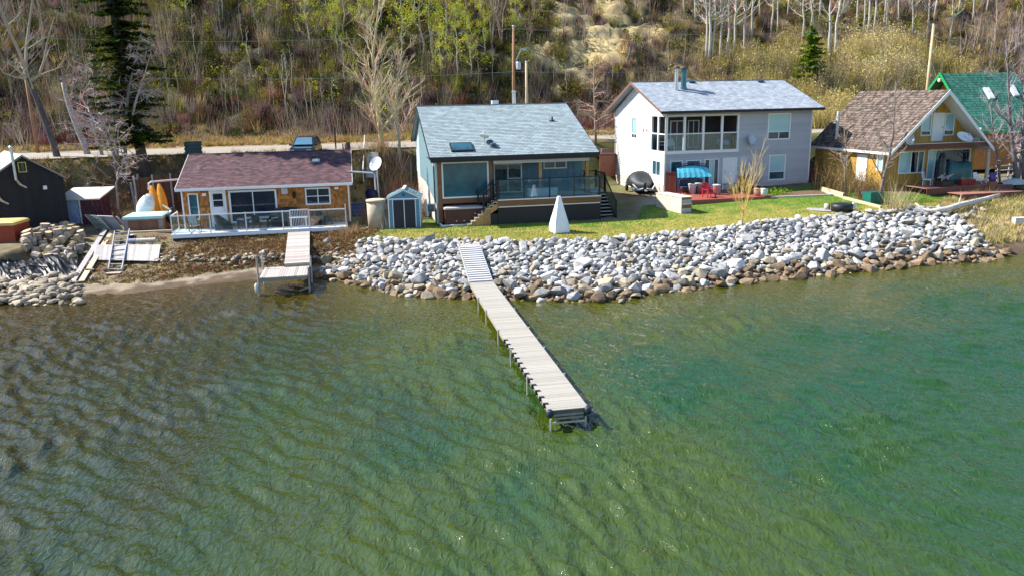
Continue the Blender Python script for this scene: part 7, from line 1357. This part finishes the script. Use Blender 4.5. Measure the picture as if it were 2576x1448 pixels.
# ------------------------------------------------------------------ pine cabin terrace
ct = thing("terrace", "wide red brown plank terrace in front of the pine cabin", "terrace", tuple(af.location), RZ_A); z0 = 2.95; me = MB().bx(-.5, .5, -.5, .5, -.5, .5).mesh("plank", mat("faded_red_plank", (.36, .16, .12), .7, .15, 4, rand=.15))
for i in range(17): inst("plank", me, (5.2, -.1 - i * .17, z0 + .1), (0, 0, 0), (7.4, .155, .04), ct)
for i in range(9): inst("plank", me, (5.7, -3.05 - i * .17, z0 - .22), (0, 0, 0), (5.2, .155, .04), ct)
b = MB(); b.bx(1.5, 8.9, -3.0, -2.95, z0 - .35, z0 + .11); b.build("rim_board", BALC, ct); b = MB(); b.bx(3.1, 8.3, -4.6, -4.55, z0 - .65, z0 - .2); b.build("step_board", BALC, ct)
def C_(u, v, dz=.12): return loc_of(af, u, v, z0 + dz)
def drape(label, p, rz, wx, wy, h, m, name="covered_furniture", cat="cover", sag=.12, seed=0):
    o = thing(name, label, cat, tuple(p), rz); P = []
    for i in range(17):
        row = []
        for j in range(13):
            x, y = i / 16 * 2 - 1, j / 12 * 2 - 1; e = max(abs(x), abs(y)); zz = h * (1 - sag * (1 - (x * x))) if e < .72 else h * max(0, (1 - (e - .72) / .28)) ; k = 1 + .04 * math.sin(9 * x + 7 * y + seed); row.append((x * wx / 2 * k * (.86 + .14 * min(1, e / .72)), y * wy / 2 * k, zz + .05 * mnoise.noise(Vector((x * 3, y * 3, seed)))))
        P.append(row)
    MB().grid(P).build("sheet", m, o, smooth=True); return o
drape("green tarpaulin draped over furniture before the cabin's patio door", C_(5.55, -1.1), RZ_A, 2.5, 1.1, 1.75, mat("green_tarpaulin", (.012, .10, .10), .4, .25, 2, bump=.4, bscale=4), seed=2)
o = thing("parasol", "closed parasol wrapped in shiny black plastic on the cabin terrace", "parasol", tuple(C_(3.75, -1.6)), 0); lathed("cover", [(.3, .1), (.36, .5), (.3, 1.2), (.26, 2.0), (.12, 2.35), (.02, 2.4)], mat("shiny_black_plastic", (.012, .014, .022), .2, .3, 4, bump=.9, bscale=4), o, n=14); lathed("base", [(.3, 0), (.3, .09)], GREYM, o)
o = thing("firewood_basket", "dark basket heaped with kindling under the wrapped parasol", "basket", tuple(C_(3.5, -2.3)), .3); b = MB(); b.bx(-.5, .5, -.35, .35, 0, .42); b.build("basket", DARK_W, o)
for i in range(14): b = MB(); b.tube([(rr.uniform(-.5, .3), rr.uniform(-.3, .3), rr.uniform(.43, .65)), (rr.uniform(-.2, .7), rr.uniform(-.3, .3), rr.uniform(.5, .95))], .03, 5); b.build("stick", GREY_W, o)
for u, lab in ((5.15, "red window box planter with dry straw, nearer the basket"), (5.75, "red window box planter with dry straw, nearer the log post")): o = thing("planter", lab, "planter", tuple(C_(u, -2.25)), RZ_A); b = MB(); b.hexa([(-.26, -.2, 0), (.26, -.2, 0), (.26, .2, 0), (-.26, .2, 0), (-.31, -.25, .42), (.31, -.25, .42), (.31, .25, .42), (-.31, .25, .42)]); b.build("box", mat("oxblood_planter", (.26, .035, .03), .5), o); bush("straw in the red planter", 0, 0, .35, .4, [(.62, .48, .2)], 50, pos=C_(u, -2.25) + Vector((0, 0, .4)), name="dry_plant", cat="plant", group="straw tufts in the red planters")
o = thing("pedestal_pot", "purple patterned pot on a brown pedestal at the terrace step", "pot", tuple(C_(6.9, -3.1, -.2)), 0); b = MB(); b.bx(-.2, .2, -.2, .2, 0, .62); b.build("pedestal", mat("rust_wood", (.25, .12, .06), .8), o); lathed("bowl", [(.2, .625), (.3, .85), (.22, 1.0), (.32, 1.2)], mat("purple_glaze", (.08, .05, .26), .3, .3, 9), o)
o = thing("lounge_chair", "white folding lounge chair on the cabin terrace by the log post", "chair", tuple(C_(7.3, -1.6)), RZ_A + .3); b = MB(); b.obox((0, 0, .3), (.6, .6, .03)); b.build("seat", W_PAINT, o); b = MB(); b.obox((0, .42, .52), (.6, .03, .55), Matrix.Rotation(-.5, 3, 'X')); b.build("backrest", W_PAINT, o)
for x in (-.3, .3): b = MB(); b.tube([(x, -.32, 0), (x, .1, .5), (x, .3, 0)], .025, 5); b.build("leg", W_PAINT, o)
o = thing("plastic_chair", "white plastic chair beside the cabin's left patio door", "chair", tuple(C_(3.05, -1.2)), RZ_A + .6); b = MB(); b.bx(-.3, .3, -.3, .3, .4, .46); b.build("seat", W_PAINT, o); b = MB(); b.prism([(-.3, .28, .46), (.3, .28, .46), (.26, .4, 1.0), (-.26, .4, 1.0)], (0, .03, 0)); b.build("backrest", W_PAINT, o)
for x in (-.26, .26):
    for y in (-.26, .26): b = MB(); b.tube([(x, y, 0), (x, y, .395)], .03, 5); b.build("leg", W_PAINT, o)
# driftwood and far point
DR = mat("bleached_driftwood", (.66, .60, .54), .9, .2, 4, bump=.5); pts = [gp(2303, 524, .3), gp(2318, 536, .25), gp(2340, 541, .25), (gp(2380, 540, .35)), gp(2408, 533, .4), gp(2440, 525, .4), gp(2478, 517, .45), gp(2512, 508, .5)]
o = thing("driftwood", "long bleached driftwood trunk lying between lawn and tan bank", "driftwood", tuple(pts[0])); A = pts[0]; MB().tube([p - A for p in pts], [.08, .10, .13, .17, .19, .18, .15, .10], 8).build("trunk", DR, o, smooth=True); MB().tube([pts[4] - A, pts[4] - A + Vector((.2, .1, .75))], [.06, .02], 5).build("branch_stub", DR, o)
for i in range(9):
    p = gp(2452 + rr.uniform(-22, 26), 545 + rr.uniform(-16, 14)); r = rr.uniform(.16, .34); o = inst("boulder", RM[R_TAN][rr.randrange(12)], (p.x, p.y, p.z + r * .5), (0, 0, rr.uniform(0, 6)), (r * 1.2, r, r)); tag(o, "tan stone of the small heap on the dry grassy point", "stone", "stones heaped on the dry point")
p = gp(2562, 565); o = MB().bx(-.35, .5, -.2, .2, 0, .45).build("block", mat("white_concrete", (.72, .68, .62), .8)); o.location = p; tag(o, "white concrete block in the dry grass at the frame edge", "block")
for i in range(5):
    p = gp([2475, 2497, 2520, 2535, 2460][i], [640, 632, 640, 634, 650][i]); r = [.35, .3, .4, .28, .3][i]; o = inst("boulder", RM[R_WET][i], (p.x, p.y, max(p.z, -.05) + r * .3), (0, 0, i), (r * 1.3, r, r * .8)); tag(o, "brown stone in the shallows off the dry point", "stone", "stones in the shallows off the dry point")
p = gp(1562, 760); o = inst("boulder", RM[R_TAN][4], (p.x, p.y, .05), (0, 0, 1), (.3, .22, .2)); tag(o, "small smooth tan stone alone in the water in front of the rock bank", "stone")
p = gp(2545, 478); o = thing("rowing_boat", "grey upturned rowing boat on trestles beside the cabin terrace", "boat", tuple(p), .25); P = [[(-1.1 + 2.6 * t_, math.sin(a_) * .62 * max(.25, math.sin(math.pi * (.15 + .75 * t_))), .42 + math.cos(a_) * .42 * max(.3, math.sin(math.pi * (.15 + .75 * t_)))) for a_ in np.linspace(-1.55, 1.55, 9)] for t_ in np.linspace(0, 1, 10)]
MB().grid(P).build("hull", mat("grey_hull", (.42, .45, .46), .5), o, smooth=True)
for x in (-.5, .9): b = MB(); b.bx(x - .05, x + .05, -.5, .5, .0, .42); b.build("trestle", GREY_W, o)
q0, q1 = gp(2506, 462), gp(2640, 455); o = thing("fence", "rough weathered pole fence beyond the cabin terrace", "fence", tuple(q0), math.atan2(q1.y - q0.y, q1.x - q0.x)); L = (q1 - q0).length
for i in range(6): b = MB(); b.tube([(i * L / 5, 0, -.3), (i * L / 5 + .05, 0, 1.5)], .07, 6); b.build("post", GREY_W, o)
for z in (.5, 1.0, 1.35): b = MB(); b.tube([(-.2, 0, z), (L / 2, .03, z + .06), (L + .2, 0, z)], .05, 6); b.build("rail", GREY_W, o)
# ------------------------------------------------------------------ utility poles, street lamp, wires
POLE = mat("brown_utility_pole", (.34, .19, .10), .85, .2, 3, bump=.3, stretch=(3, 3, .3)); PPALE = mat("pale_utility_pole", (.55, .42, .24), .85, .15, 3, stretch=(3, 3, .3))
def pole(label, pb, pt, Y, r, m): a, b_ = atY(*pb, Y), atY(*pt, Y); a.z = min(a.z, Z(a.x, a.y)) - .3; o = thing("utility_pole", label, "utility pole", tuple(a)); MB().tube([(0, 0, 0), b_ - a], [r, r * .72], 10).build("shaft", m, o, smooth=True); lathed("cap", [(r * .75, 0), (r * .7, .12), (.02, .14)], GREYM, o, b_ - a); return o, a, b_
P1, a1, b1 = pole("tall brown utility pole with a lamp arm behind the teal house", (1291, 300), (1292, 68), 77.5, .17, POLE)
pole("shorter pale utility pole right beside the lamp pole", (1325, 300), (1324, 158), 75.5, .15, PPALE)
PL_, a3, b3 = pole("brown utility pole leaning behind the dark cottonwood", (96, 388), (62, 180), 71, .16, POLE); PR_, a4, b4 = pole("tan utility pole rising above the cream thicket and green roof", (2334, 215), (2349, 64), 84, .19, PPALE)
for dz in (3.2, ): b = MB(); b.tube([b4 - a4 - Vector((0, 0, dz)), b4 - a4 - Vector((-1.4, -1.0, dz + 2.1))], .03, 4); b.build("service_cable", mat("grey_cable", (.5, .5, .55), .5), PR_)
u = b1 - a1; q = atY(1296, 160, 77.4) - a1; q2 = atY(1312, 124, 77) - a1
b = MB(); b.tube([q, q.lerp(q2, .6) + Vector((0, 0, .1)), q2], .045, 6); la = b.build("lamp_arm", STEEL, P1); b = MB(); b.obox(q2 + Vector((.2, 0, .02)), (.62, .26, .14), Matrix.Rotation(-.15, 3, 'Y')); b.build("lamp_head", mat("lamp_housing", (.42, .46, .52), .4), la); b = MB(); b.obox(q2 + Vector((.25, 0, -.075)), (.4, .2, .05)); b.build("lamp_lens", W_PAINT, la)
b = MB(); b.lathe([(.22, 0), (.24, .1), (.24, .6), (.2, .68)], q + Vector((.3, -.05, -.55)), 10); b.build("transformer", GREYM, P1)
WIRE = mat("overhead_wire", (.34, .36, .34), .5)
def wire(label, A, B, sag=.6, r=.018): b = MB(); n = 24; b.tube([Vector(A).lerp(Vector(B), i / n) - Vector((0, 0, sag * 4 * (i / n) * (1 - i / n))) for i in range(n + 1)], r, 4); tag(b.build("overhead_wire", WIRE), label, "wire")
wire("upper overhead wire strung from the cottonwood to the lamp pole", b3 + Vector((0, 0, 2.8)), b1 - Vector((0, 0, .15)), .7); wire("lower overhead wire strung from the cottonwood to the lamp pole", b3 + Vector((0, 0, -.3)), a1.lerp(b1, .62), .5); wire("upper overhead wire strung from the lamp pole to the tan pole", b1 - Vector((0, 0, .15)), b4, .7); wire("lower overhead wire strung from the lamp pole to the tan pole", a1.lerp(b1, .62), b4 - Vector((0, 0, 3.2)), .5)
# deck beside the road behind the white house
p = loc_of(wh, -1.1, 10.2, 0); o = thing("side_deck", "small red brown railed deck at the back corner of the white house", "deck", (p.x, p.y, 0), RZ_W); b = MB(); b.bx(-.6, 1.0, 0, 1.8, 4.75, 4.9); b.build("floor", BALC, o); b = MB(); b.bx(-.55, .95, .03, .1, 2.9, 4.745); b.build("skirt_or_shade", mat("rust_board", (.28, .10, .06), .7), o)
for i in range(9): b = MB(); b.bx(-.58 + i * .19, -.54 + i * .19, .02, .06, 4.9, 5.85); b.build("baluster", BALC, o)
b = MB(); b.bx(-.62, 1.0, 0, .08, 5.855, 5.93); b.build("rail", BALC, o)
q0, q1 = gp(1528, 435), gp(1500, 375)
for i in range(7): p = gp(1532 + (i % 2) * 4 - i * 2, 432 - i * 8); o = MB().obox((0, 0, .12), (.85, .45, .34)).build("stone_block", R_TAN); o.location = p; o.rotation_euler = (0, 0, .3 + rr.uniform(-.2, .2)); tag(o, "grey block of the stepped edging beside the white house", "block", "stepped edging blocks beside the white house")
